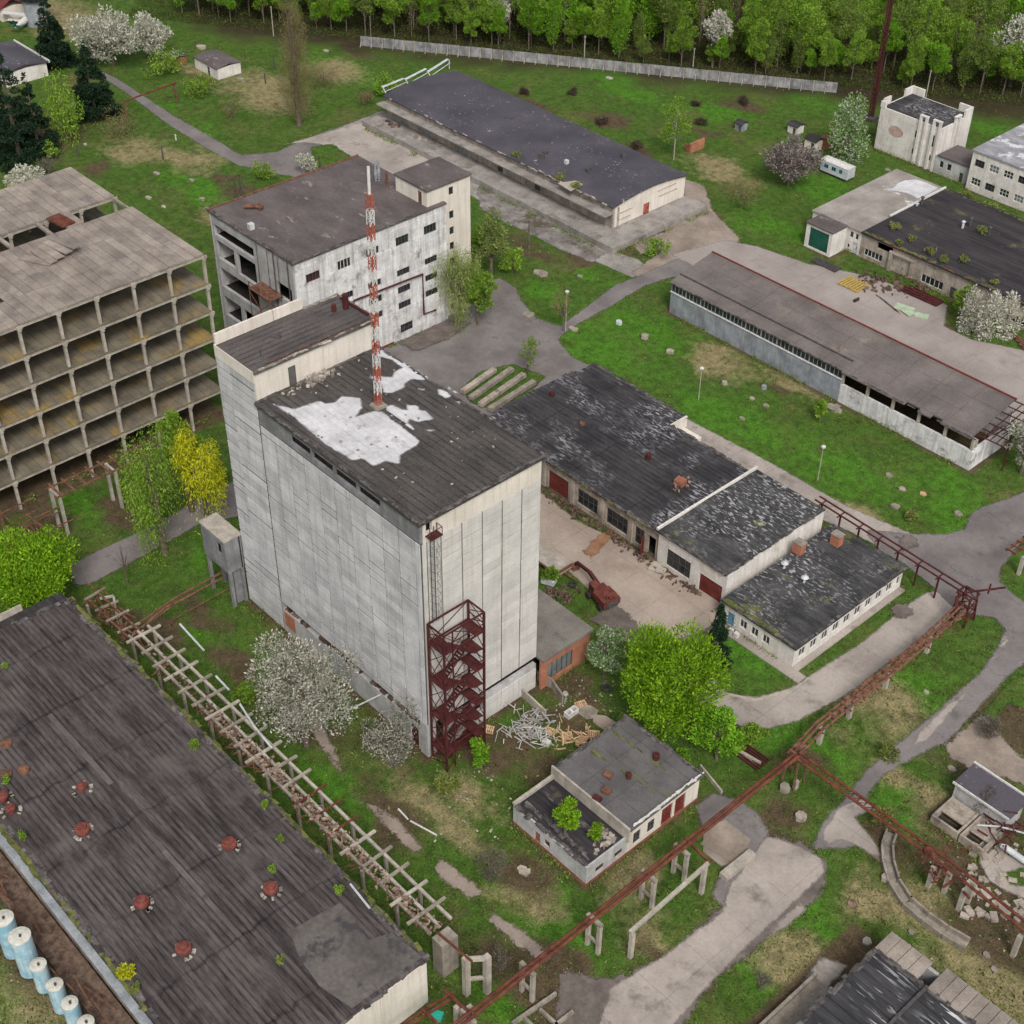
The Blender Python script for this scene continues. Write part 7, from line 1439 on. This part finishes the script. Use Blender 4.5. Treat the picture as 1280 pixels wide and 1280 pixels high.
# tyres
for i, (q, lb) in enumerate((((757, 862), 'old tyre half hidden by the small white blossom tree'), ((716, 732), 'black tyre on the grass between the trailer and the red digger'))):
    c = at(*q); mb = MB(); mb.lathe(c[0], c[1], [(.45, 0), (.62, .06), (.62, .3), (.45, .36), (.3, .34), (.3, .05)], 18); mb.f.pop(); tag(mb.build('tyre', 'rubber'), lb, 'tyre')
mb = MB(); mb.tube([at(498, 1011, .15), at(510, 1024, .15)], .11, 6); mb.tube([at(513, 1026, .15), at(546, 1044, .15)], .11, 6); tag(mb.build('white_pipe', 'frame_white'), 'broken white pipe in two pieces lying on the grass below the silo', 'pipe')
mb = MB()
for i in range(300):
    g_ = rnd.random(); q = (rnd.uniform(540, 640), rnd.uniform(960, 1060)) if g_ < .3 else (rnd.uniform(690, 770), rnd.uniform(850, 900)) if g_ < .55 else (rnd.uniform(1130, 1280), rnd.uniform(1060, 1200)) if g_ < .75 else (rnd.uniform(0, 60), rnd.uniform(1130, 1280)) if g_ < .85 else (rnd.uniform(600, 780), rnd.uniform(255, 320))
    c = at(*q); s = rnd.uniform(.05, .19); mb.rprism(c[0], c[1], s*1.5, s, 0, s*.5, rnd.random()*3)
tag(mb.build('scattered_litter', 'rubble_mix'), 'tiny pale stones and litter scattered over the grass', 'litter', kind='stuff')
mb = MB()
for i in range(260):
    t_ = rnd.random(); x = -121+t_*36; y = 112.4-abs(rnd.gauss(.5, .5)); s = rnd.uniform(.08, .36); mb.rprism(x, y, s*2.2, s*.6, .05, .05+rnd.uniform(.1, .5), rnd.random()*3)
    if i % 9 == 0: mb.beam((x, y, .1), (x+rnd.uniform(-1.2, 1.2), y-rnd.uniform(0, .8), rnd.uniform(.2, 1.2)), .08)
tag(mb.build('wall_debris', 'scrap'), 'rusty junk and debris strewn along the open bays of the garage row', 'debris', kind='stuff')
mb = MB(); c = at(823, 712); mb.rprism(c[0], c[1], 2.2, 1.8, .3, .42, .3); mb.rprism(c[0]-.3, c[1], 2.0, 1.6, 0.03, .29, .6); tag(mb.build('leaning_board', 'concrete_pale'), 'pale square board lying on junk in front of the garage bays', 'board')
# trailer and digger
t = thing('flatbed_trailer', 'rusty flatbed trailer with pale load deck in the yard behind the silo', 'trailer', at(694, 712))
c = at(694, 704, 1.3); L_ = 5.8
mb = MB(); mb.box(c[0]-4.2, c[0]+1.9, c[1]-1.2, c[1]+1.2, 1.1, 1.3); mb.build('deck', 'concrete_pale', t)
mb = MB(); mb.box(c[0]-4.2, c[0]+1.9, c[1]-1.25, c[1]+1.25, .85, 1.098); mb.beam((c[0]+1.9, c[1], .9), (c[0]+3.4, c[1]+.1, .6), .16); mb.build('chassis', 'rust_brown', t)
mb = MB(); mb.box(c[0]+1.75, c[0]+1.9, c[1]-1.2, c[1]+1.2, 1.301, 1.75); mb.build('headboard', 'rust_brown', t)
for x in (-3.2, 1.0):
    for y in (-1.15, .85): mb = MB(); mb.tube([(c[0]+x, c[1]+y, .45), (c[0]+x, c[1]+y+.3, .45)], .45, 14); mb.build('wheel', 'rubber', t)
c = at(752, 752); t = thing('excavator', 'rusty red wheeled digger with its arm folded forward in the yard', 'excavator', c); cx, cy = c[0], c[1]
an = math.radians(168); ux, uy = math.cos(an), math.sin(an); f3 = lambda a, b, z: (cx+ux*a-uy*b, cy+uy*a+ux*b, z)
def obox(mb, a0, a1, b0, b1, z0, z1):
    P = [f3(a0, b0, 0), f3(a1, b0, 0), f3(a1, b1, 0), f3(a0, b1, 0)]; mb.prism([(p[0], p[1]) for p in P], z0, z1)
mb = MB(); obox(mb, -1.9, 1.9, -1.0, 1.0, .55, .95); mb.build('undercarriage', 'rust_brown', t)
for a in (-1.3, 1.4):
    for b in (-1.35, 1.0): mb = MB(); mb.tube([f3(a, b, .5), f3(a, b+.35, .5)], .5, 14); mb.build('wheel', 'rubber', t)
mb = MB(); obox(mb, -2.3, .3, -1.25, 1.25, 1.1, 2.0); obox(mb, .3, 1.6, -1.25, -.1, 1.1, 1.55); obox(mb, -2.1, -1.2, -.9, .2, 2.001, 2.25); mb.build('body', 'rust_digger', t)
mb = MB(); obox(mb, .3, 1.5, .05, 1.1, 1.1, 2.6); cb = mb.build('cab', 'rust_digger', t); mb = MB(); obox(mb, .45, 1.35, 1.1, 1.13, 1.8, 2.45); obox(mb, 1.5, 1.53, .2, 1.0, 1.7, 2.45); obox(mb, .45, 1.35, .02, .05, 1.8, 2.45); mb.build('window', 'glass', cb)
mb = MB(); mb.beam(f3(1.2, -.4, 1.5), f3(3.6, -.4, 2.1), .42, .5); mb.beam(f3(3.6, -.4, 2.1), f3(6.6, -.4, 1.5), .34, .4); mb.build('boom', 'rust_red', t)
mb = MB(); mb.beam(f3(6.5, -.4, 1.6), f3(7.0, -.4, .7), .26, .3); mb.build('arm', 'rust_red', t); mb = MB(); obox(mb, 6.6, 7.5, -.9, .1, .1, .75); mb.build('bucket', 'rust_brown', t)
mb = MB(); mb.tube([f3(1.0, .0, 1.5), f3(2.6, -.2, 1.7)], .08, 6); mb.tube([f3(-2.0, .6, 2.1), f3(-2.0, .6, 2.7)], .09, 6); obox(mb, -2.45, -2.3, -.9, .9, 1.2, 1.8); mb.build('fittings', 'frame_dark', t)
mb = MB()
for i in range(60): q = at(698+rnd.gauss(0, 10), 742+rnd.gauss(0, 7)); mb.rprism(q[0], q[1], rnd.uniform(.15, .9), rnd.uniform(.08, .3), .05, rnd.uniform(.1, .6), rnd.random()*3)
tag(mb.build('scrap_metal', 'scrap'), 'scrap metal and junk piled behind the brick annex roof beside the digger', 'scrap', kind='stuff')
mb = MB(); q = at(686, 730); mb.rprism(q[0], q[1], 1.8, 1.2, .3, 1.0, .4); mb.rprism(q[0]+.4, q[1], .8, .8, 1.001, 1.2, .8); tag(mb.build('sheet_bundle', 'metal_pale'), 'pale bundle of sheeting on the scrap beside the brick annex', 'bundle')
# cabin trailer
c = at(1052, 222); t = thing('cabin_trailer', 'small white and blue workers cabin trailer on the lawn beside the purplish blossom tree', 'trailer', c); cx, cy = c[0]-1.2, c[1]
mb = MB(); wins = [(cx-2.4, cx-1.4, 1.3, 2.1), (cx-.6, cx+.4, 1.3, 2.1), (cx+1.2, cx+1.9, 1.3, 2.1)]
wall(mb, 'Y-', cy-1.2, cx-3.2, cx+3.2, .5, 2.6, wins, .1); wall(mb, 'Y+', cy+1.2, cx-3.2, cx+3.2, .5, 2.6, [], .1); wall(mb, 'X+', cx+3.2, cy-1.1, cy+1.1, .5, 2.6, [], .1); wall(mb, 'X-', cx-3.2, cy-1.1, cy+1.1, .5, 2.6, [], .1); mb.build('body', 'metal_pale', t)
mb = MB(); n = 6
for i in range(n): a, b = -1.25+2.5*i/n, -1.25+2.5*(i+1)/n; za, zb = 2.62+.3*math.cos(a*1.2), 2.62+.3*math.cos(b*1.2); p = [(cx-3.3, cy+a, za), (cx+3.3, cy+a, za), (cx+3.3, cy+b, zb), (cx-3.3, cy+b, zb)]; mb.quad(*p); mb.quad((cx+3.3, cy+a, 2.6), (cx+3.3, cy+b, 2.6), (cx+3.3, cy+b, zb), (cx+3.3, cy+a, za)); mb.quad((cx-3.3, cy+b, 2.6), (cx-3.3, cy+a, 2.6), (cx-3.3, cy+a, za), (cx-3.3, cy+b, zb))
mb.build('roof', 'frame_white', t)
for w in wins: window(t, 'Y-', cy-1.2, *w, nm=1, frame='blue_paint', rec=.05, bw=.06)
mb = MB(); mb.box(cx-3, cx+3, cy-.9, cy+.9, .35, .498); mb.build('chassis', 'frame_dark', t)
for x in (-2.2, 2.2):
    for y in (-1.1, .85): mb = MB(); mb.tube([(cx+x, cy+y, .4), (cx+x, cy+y+.25, .4)], .4, 12); mb.build('wheel', 'rubber', t)
# huts on the meadow
def hut(px_, lx, ly, h, mat, label, roof='felt_dark', pitch=.5, open_=True, rot=0):
    c = at(*px_); t = thing('hut', label, 'hut', c); x0, x1, y0, y1 = c[0]-lx/2, c[0]+lx/2, c[1]-ly/2, c[1]+ly/2
    dr = [(x0+lx*.55, x0+lx*.55+min(1, lx*.3), 0, h*.8)] if open_ else []
    mb = MB(); wall(mb, 'Y-', y0, x0, x1, 0, h, dr, .2); wall(mb, 'Y+', y1, x0, x1, 0, h, [], .2); wall(mb, 'X+', x1, y0+.2, y1-.2, 0, h, [], .2); wall(mb, 'X-', x0, y0+.2, y1-.2, 0, h, [], .2); mb.build('wall', mat, t)
    mb = MB(); gable(mb, x0-.2, x1+.2, y0-.25, y1+.25, h+.15, h+.15+pitch, .15); mb.build('roof', roof, t)
    if dr: door(t, 'Y-', y0, *dr[0], 'frame_dark', 1, .08)
    return t
hut((273, 88), 9, 6, 2.4, 'white_wall', 'ruined white shed with sagging brown roof near the forest at the top left', 'felt_brown')
hut((222, 78), 3.4, 3, 1.6, 'brick_dark', 'low dark brick hut left of the ruined white shed', 'felt_dark')
hut((926, 162), 1.8, 1.8, 1.5, 'blue_wall', 'tiny blue grey hut with dark roof on the meadow by the birch', 'felt_black', .4)
hut((994, 165), 2.4, 2.2, 1.6, 'white_wall', 'little white hut with dark roof above the purplish blossom tree', 'felt_black', .4)
hut((1017, 184), 2.8, 2.6, 1.8, 'cream', 'little cream hut with dark sloping roof left of the pale cone shaped tree', 'felt_black', .5)
hut((1042, 186), 4.0, 3.2, 2.2, 'brick_dark', 'small dark brick shed right behind the pale cone shaped tree', 'rust_brown', .3)
c = at(870, 188); t = thing('brick_ruin', 'lone orange brick wall stub on the meadow right of the birch', 'wall', c)
mb = MB(); mb.box(c[0]-.2, c[0]+.2, c[1]-1.8, c[1]+2.2, 0, 2.0); mb.build('wall', 'brick', t); mb = MB(); mb.box(c[0]-1.5, c[0]-.21, c[1]-1.8, c[1]-1.5, 0, 1.5); mb.build('side_wall', 'brick_dark', t)
for i, (q, lb) in enumerate((((795, 185), 'dark twiggy debris mound behind the violet warehouse roof, larger one'), ((752, 155), 'dark twiggy debris mound behind the violet warehouse roof, smaller left one'), ((877, 156), 'round dark bramble patch left of the tiny blue hut'), ((930, 130), 'wide dark bramble patch above the tiny blue hut'), ((870, 132), 'small dark bramble patch on the meadow right of the birch top'), ((655, 118), 'reddish bramble patch beyond the back edge of the violet roof'), ((715, 118), 'brown bramble patch beyond the violet roof, middle of the meadow'))):
    b = at(*q); ms = tree_mesh('bramble', 1.3, 1.9 if i < 4 else 1.5, 'leaf_pinkdark' if 'leaf_pinkdark' in M else M.setdefault('leaf_pinkdark', leafmat('leaf_pinkdark', (.05, .03, .025), (.09, .06, .05), (.13, .10, .08), .4)), 900, .4, 300+i, base=.02, asp=.2); put_tree('bramble', ms, b, lb, 'bush')
# yard by right complex
c = at(1066, 357); t = thing('timber_stack', 'stack of yellow painted frames in the truck yard', 'stack', c); 
for k in range(8): mb = MB(); x = c[0]-1.9+k*.55; mb.beam((x, c[1]-1.8, .35), (x, c[1]+1.8, .35), .2, .25); mb.build('beam', 'yellow_paint', t)
for y in (-1.3, 1.3): mb = MB(); mb.box(c[0]-2.2, c[0]+2.4, c[1]+y-.12, c[1]+y+.12, 0, .22); mb.build('bearer', 'yellow_paint', t)
c = at(1152, 372); t = thing('girder_stack', 'pile of dark red steel girders beside the workshop wall', 'stack', c)
for k in range(6): mb = MB(); mb.beam((c[0]-3.6+rnd.uniform(-.5, .5), c[1]-1+k*.42, .35+.1*(k % 2)), (c[0]+3.6, c[1]-1+k*.42+rnd.uniform(-.3, .3), .35), .24, .3); mb.build('girder', 'rust_red', t)
c = at(1032, 332); t = thing('rail_stack', 'dark bundle of rails in front of the green roller door', 'stack', c)
for k in range(5): mb = MB(); mb.beam((c[0]-2.6, c[1]-.8+k*.35, .3), (c[0]+2.8, c[1]-.9+k*.42, .3), .18, .25); mb.build('rail', 'frame_dark', t)
mb = MB(); c = at(1130, 386); mb.rprism(c[0], c[1], 3.2, 2.0, .05, .2, .2); mb.rprism(c[0]+1.3, c[1]-.6, 2.2, 1.8, .201, .32, -.3); mb.rprism(c[0]+3.4, c[1]+.2, 2.2, 1.5, .05, .2, .4); tag(mb.build('sheet_pile', 'green_sheet'), 'faded green sheets lying in the yard beside the red girders', 'sheets')
mb = MB()
for k in range(3): mb.beam(at(1095+k*4, 368+k*3, .15), at(1122+k*2, 390+k, .15), .2, .12)
tag(mb.build('pink_plank', 'rubble_pink'), 'pinkish planks left of the faded green sheets', 'planks')
mb = MB()
for i in range(120): q = at(rnd.uniform(1070, 1160), 345+rnd.gauss(0, 6)+rnd.uniform(0, 18)); s = rnd.uniform(.15, .5); mb.rprism(q[0], q[1], s*2.4, s*.6, .05, rnd.uniform(.15, .6), rnd.random()*3)
tag(mb.build('yard_rubble', 'scrap'), 'grey and brown rubble along the front of the black roofed workshop', 'rubble', kind='stuff')
mb = MB(); 
for k in range(5): mb.beam(at(1262+k*4, 415+k*5, .3), at(1290+k*4, 432+k*5, .3), .3, .3)
tag(mb.build('brown_beam', 'rust_brown'), 'brown beams lying at the right edge below the three white trees', 'beams')
# low structures around D1 and rack
wallrun('ramp_wall', [at(903, 1100), at(940, 1070)], .8, 1.0, 'concrete_pale', 'short pale ramp wall between the asphalt pad and the concrete beam', 'wall')
wallrun('kerb_wall', [at(875, 960), at(902, 993)], .6, .2, 'concrete_pale', 'low kerb rail running from the back corner of the ruined double shed', 'wall')
wallrun('kerb_wall', [at(915, 938), at(950, 958)], .7, .3, 'concrete_pale', 'low pale wall stub left of the pipe junction', 'wall')
c = at(935, 946); mb = MB()
for k in range(7): mb.beam((c[0]-2+k*.1, c[1]-1+k*.35, .4), (c[0]+2.2, c[1]-1+k*.35, .4), .16)
tag(mb.build('red_grate', 'rust_red'), 'dark red steel grating lying by the low pale wall stub', 'grating')
block('rubble_platform', (905, 1055), 6.5, 6.0, .25, 0, 'path_pink', 'square dirt covered platform under the pipe run beside the shed', 'platform')
wallrun('kerb', [at(880, 855), at(905, 868), at(945, 876), at(985, 864)], .22, .3, 'concrete_pale', 'curved kerb round the small lawn below the office annex', 'kerb')
t = thing('foundation_frame', 'pale concrete foundation frame in the grass at the bottom edge', 'foundation', at(670, 1270))
for (p, q) in (((640, 1280), (695, 1242)), ((675, 1262), (700, 1285)), ((655, 1272), (672, 1290)), ((690, 1285), (716, 1265))): mb = MB(); mb.beam(at(*p, .3), at(*q, .3), .3, .5); mb.build('footing_beam', 'concrete', t)
mb = MB(); c = at(546, 1269, .3); mb.rprism(c[0], c[1], 1.2, .9, 0, .5, .5); mb.rprism(c[0], c[1], .8, .5, .501, .6, .9); tag(mb.build('green_crate', surf('teal', (.02, .33, .25), (.04, .45, .33), 1)), 'small turquoise crate on the grass by the bottom ladder rack', 'crate')
# rubble banks right
mb = MB()
for i in range(110): q = at(rnd.uniform(1205, 1290), rnd.uniform(1055, 1150)); s = rnd.uniform(.12, .75); mb.rprism(q[0], q[1], s*1.5, s, 0, s*rnd.uniform(.3, .6), rnd.random()*3)
tag(mb.build('broken_concrete', 'dirty_wall'), 'broken pale concrete chunks around the small pond patch at the right edge', 'rubble', kind='stuff')
# right edge small rack
t = thing('pipe_rack', 'short rusty rack end on a pale post at the right edge', 'pipe rack', at(1272, 705))
for o_ in (-.5, .5): mb = MB(); a, b = at(1262, 690, 3.2), at(1300, 664, 3.2); mb.beam((a[0]+o_, a[1], 3.2), (b[0]+o_, b[1], 3.2), .22, .3); mb.build('rail', 'rust_brown', t)
for k in range(5): mb = MB(); a = at(1264+k*7, 689-k*5, 3.4); mb.beam((a[0]-.8, a[1], 3.4), (a[0]+.8, a[1], 3.4), .16); mb.build('crossbar', 'rust', t)
c = at(1273, 718); mb = MB(); mb.box(c[0]-.22, c[0]+.22, c[1]-.22, c[1]+.22, 0, 3.0); mb.build('post', 'concrete_pale', t)
# top left corner
B = thing('water_tower', 'grey cylindrical tower with white cap cut by the top edge', 'tower', at(48, 30)); c = at(48, 30)
mb = MB(); mb.lathe(c[0], c[1], [(2.6, 0), (2.6, 5.5), (3.1, 6)], 24); mb.build('shaft', 'metal_grey', B)
mb = MB(); mb.lathe(c[0], c[1], [(3.2, 6.0), (3.2, 7.2)], 24); mb.build('band', 'glass', B); mb = MB(); mb.lathe(c[0], c[1], [(3.5, 7.2), (3.5, 7.6), (.1, 8.6)], 24); mb.build('cap', 'frame_white', B)
c = at(18, 92); B = thing('grey_roofed_shed', 'low shed with slate grey roof and white edge half hidden by firs', 'shed', c)
mb = MB(); mb.box(c[0]-9, c[0]+6, c[1]-5, c[1]+5, 0, 3); mb.build('wall', 'white_wall', B); mb = MB(); gable(mb, c[0]-9.4, c[0]+6.4, c[1]-5.4, c[1]+5.4, 3.2, 4.0); rf = mb.build('roof', 'felt_violet', B); mb = MB(); mb.box(c[0]-9.5, c[0]+6.5, c[1]+5.42, c[1]+5.7, 3.0, 3.5); mb.build('roof_edge', 'frame_white', rf)
c = at(8, 18); B = thing('red_roofed_house', 'small house with dark red roof in the top left corner', 'house', c)
mb = MB(); mb.box(c[0]-4, c[0]+4, c[1]-3, c[1]+3, 0, 3); mb.build('wall', 'cream', B); mb = MB(); gable(mb, c[0]-4.4, c[0]+4.4, c[1]-3.4, c[1]+3.4, 3, 5); mb.build('roof', 'red_paint', B)
c = at(32, 34); t = thing('propeller_aircraft', 'tiny white and green propeller plane parked in the top left corner', 'aircraft', (c[0], c[1], 0)); 
an = 2.2; ux, uy = math.cos(an), math.sin(an); f3 = lambda a, b, z: (c[0]+ux*a-uy*b, c[1]+uy*a+ux*b, z)
mb = MB(); mb.tube([f3(-4.5, 0, 1.6), f3(-1, 0, 1.5), f3(2, 0, 1.6), f3(3.4, 0, 1.6)], [.2, .75, .8, .5], 12); mb.build('fuselage', 'frame_white', t)
for z, l in ((2.5, 6.0), (1.0, 4.8)): mb = MB(); mb.beam(f3(1.4, -l, z), f3(1.4, l, z), 1.5, .16); mb.build('wing', 'frame_white', t)
mb = MB(); mb.beam(f3(-4.2, -1.8, 1.8), f3(-4.2, 1.8, 1.8), .9, .1); mb.beam(f3(-4.3, 0, 1.7), f3(-4.6, 0, 3.2), .12, .9); mb.build('tail', 'green_door', t)
mb = MB()
for k in range(2): mb.beam(f3(3.5, -1.3 if k else 0, 1.6), f3(3.5, 0 if k else 1.3, 1.6), .14, .06)
for b_ in (-.9, .9): mb.tube([f3(1.8, b_-.1, .3), f3(1.8, b_+.1, .3)], .32, 10)
mb.build('propeller', 'frame_dark', t)

# ragged felt, grit and moss along old roof edges
def ragged(name, parent, runs, mat, n, w=.35, t=.09):
    mb = MB()
    for (x0_, y0_, z0_, x1_, y1_, z1_) in runs:
        for i in range(n):
            k = rnd.random(); x, y, z = x0_+(x1_-x0_)*k, y0_+(y1_-y0_)*k, z0_+(z1_-z0_)*k; al = math.atan2(y1_-y0_, x1_-x0_)
            mb.rprism(x+rnd.gauss(0, w*.25), y+rnd.gauss(0, w*.25), rnd.uniform(.2, 1.5), rnd.uniform(.1, w), z-.05, z+rnd.uniform(.02, t), al+rnd.gauss(0, .12))
    o = mb.build(name, mat, parent); o['kind'] = 'stuff'; return o
def kid(label_start, part):
    for o in bpy.data.objects:
        if str(o.get('label', '')).startswith(label_start): return o, next(c for c in o.children if c.name.split('.')[0] == part)
M['moss'] = surf('moss', (.07, .09, .02), (.16, .16, .05), 1.2, finev=.3, island=.4)
M['torn_felt'] = surf('torn_felt', (.05, .045, .045), (.16, .145, .14), 1.2, finev=.3, island=.5)
a, b = kid('tall grey panel clad', 'roof'); ragged('torn_edge', b, [(-115.2, 68.2, 34.6, -87.1, 68.2, 34.6), (-87.1, 68.2, 34.6, -87.1, 85.2, 34.6), (-115.2, 85.3, 34.6, -87.1, 85.3, 34.6), (-115.1, 68.8, 34.6, -115.1, 85, 34.6)], 'torn_felt', 60)
a, b = kid('tall grey panel clad', 'upper_roof'); ragged('torn_edge', b, [(-115.1, 68.6, 38.4, -115.1, 85, 38.4), (-122.3, 85.2, 38.4, -115.1, 85.2, 38.4), (-122.4, 80, 38.4, -122.4, 85.2, 38.4)], 'rubble_mix', 34, .3)
a, b = kid('huge low hall', 'roof'); ragged('moss_edge', b, [(-130.6, 48.6, 7.12, -63.6, 48.6, 7.12), (-130.5, 26.2, 7.12, -75, 26.2, 7.12)], 'moss', 150, .5); ragged('torn_edge', b, [(-130.6, 48.3, 7.14, -63.6, 48.3, 7.14), (-63.5, 26, 7.2, -63.5, 48.5, 7.2), (-130.6, 26.5, 7.14, -75, 26.5, 7.14), (-130.6, 26, 7.3, -130.6, 48, 7.3)], 'torn_felt', 120, .6)
a, b = kid('long dark roofed garage', 'roof'); ragged('torn_edge', b, [(-127.7, 112.6, 5.0, -93.6, 112.6, 5.0), (-127.8, 112.8, 5.1, -127.8, 131, 5.1), (-127.5, 134.9, 4.75, -109.2, 134.9, 4.75), (-109, 131.5, 5, -93.5, 131.5, 5)], 'torn_felt', 60, .5); ragged('moss_edge', b, [(-127, 112.5, 4.95, -93.6, 112.5, 4.95)], 'moss', 26, .4)
a, b = kid('long dark roofed garage', 'annex_roof'); ragged('torn_edge', b, [(-93, 112.4, 5.45, -81.8, 112.4, 5.45), (-81.8, 112.4, 5.5, -81.8, 132, 5.5)], 'torn_felt', 40)
a, b = kid('low white flat roofed', 'roof'); ragged('moss_edge', b, [(-79.5, 110.6, 3.56, -71, 110.6, 3.56)], 'moss', 40, .6); ragged('torn_edge', b, [(-80.3, 110.4, 3.55, -68.8, 110.4, 3.55), (-68.7, 110.4, 3.55, -68.7, 132.5, 3.55)], 'torn_felt', 40)
a, b = kid('ruined white shed with two', 'roof'); ragged('flaking_edge', b, [(-62.7, 75.4, 4.35, -62.7, 86.6, 4.35)], 'frame_white', 45, .2); ragged('torn_edge', b, [(-74, 86.6, 4.35, -62.8, 86.6, 4.35), (-74, 75.5, 4.35, -74, 86.5, 4.35)], 'torn_felt', 40); ragged('moss_edge', b, [(-73.5, 80, 4.33, -64, 81, 4.33), (-73.5, 84, 4.33, -64, 84, 4.33)], 'moss', 12, .3)
a, b = kid('ruined white shed with two', 'lower_roof'); ragged('fallen_felt', b, [(-73, 70.5, 3.0, -64, 70.5, 3.0), (-73, 73, 3.0, -64, 73, 3.0), (-74, 69.4, 3.12, -63, 69.4, 3.12)], 'torn_felt', 40, .5)
a, b = kid('L shaped workshop', 'black_roof'); ragged('torn_edge', b, [(-126, 199.6, 4.85, -80, 199.6, 4.85)], 'rust_brown', 50, .3); ragged('moss_edge', b, [(-126, 224.6, 4.86, -100, 224.6, 4.86), (-126, 200, 4.86, -100, 200, 4.86)], 'moss', 40, .5)
a, b = kid('long low shed with mauve', 'roof'); ragged('torn_edge', b, [(-100, 160.4, 5.6, -77.4, 160.4, 5.6), (-135.8, 160.6, 5.6, -101, 160.6, 5.6)], 'torn_felt', 40, .25)
a, b = kid('whitewashed five storey', 'roof'); ragged('torn_edge', b, [(-180.4, 102.8, 21, -158.4, 102.8, 21), (-158.3, 103, 21, -158.3, 126, 21)], 'torn_felt', 60, .4)
a, b = kid('low building at the bottom', 'roof'); ragged('torn_edge', b, [(-36.8, 62, 3.46, -36.8, 83, 3.46), (-36.6, 83.2, 3.46, -18, 83.2, 3.46)], 'torn_felt', 60, .5)
# weeds hugging walls
def wall_weeds(name, runs, n, size, mat, label, seed):
    rs = np.random.RandomState(seed); P = []
    for (x0_, y0_, x1_, y1_, wd, hh) in runs:
        L = math.hypot(x1_-x0_, y1_-y0_); m_ = int(n*L); t_ = rs.uniform(0, 1, m_); f_ = (np.sin(t_*L*.9+x0_)+np.sin(t_*L*.33)) > -.3; t_ = t_[f_]
        nx_, ny_ = (y1_-y0_)/L, -(x1_-x0_)/L; o_ = np.abs(rs.normal(0, wd, len(t_)))+.05
        P.append(np.stack([x0_+(x1_-x0_)*t_+nx_*o_, y0_+(y1_-y0_)*t_+ny_*o_, rs.uniform(.03, hh, len(t_))*np.exp(-o_)], 1))
    P = np.concatenate(P); o = bpy.data.objects.new(name, leafmesh(name, P, size, mat, 1.0, .35, rs=rs)); col.objects.link(o); tag(o, label, 'weeds', kind='stuff')
WR = [(-122.8, 68.4, -87.4, 68.4, .9, 1.0), (-86.9, 68.5, -86.9, 93, .7, .9), (-80.4, 110.4, -68.8, 110.4, .3, .4), (-135, 160.6, -77.3, 160.6, .5, .6), (-74, 69.2, -62.8, 69.2, .8, .9), (-62.6, 69.3, -62.6, 86.5, .6, .7), (-63.2, 26, -63.2, 48.5, .7, .9), (-63.4, 49.0, -130, 49.0, .9, 1.2), (-137, 199.9, -80, 199.9, .6, .9), (-158.1, 103, -158.1, 126, .3, .5),
      (-137.3, 238.0, -95, 236.6, .8, 1.2), (-151.6, 238.2, -137.4, 238.2, .6, .8), (-155.4, 167.8, -155.4, 192.7, .5, .8), (-226, 167.5, -156, 167.5, .5, .6), (-36.9, 86, -36.9, 62, .6, .7), (-36.8, 86.3, -14, 86.3, .7, .8), (-44.1, 103, -37, 103, .6, .8), (-81.6, 112.8, -81.6, 110.6, .3, .5), (-159, 88.9, -159, 30, 1.2, 1.4), (-122, 51, -66, 51, .8, 1.2), (-66, 55.4, -122, 55.4, .7, .8)]
wall_weeds('weeds', WR, 26, .3, 'leaf_mid', 'green weeds crowding the foot of the walls', 9)
wall_weeds('dry_weeds', WR, 16, .3, 'grass_b', 'dry brown weeds along the foot of the walls', 10)
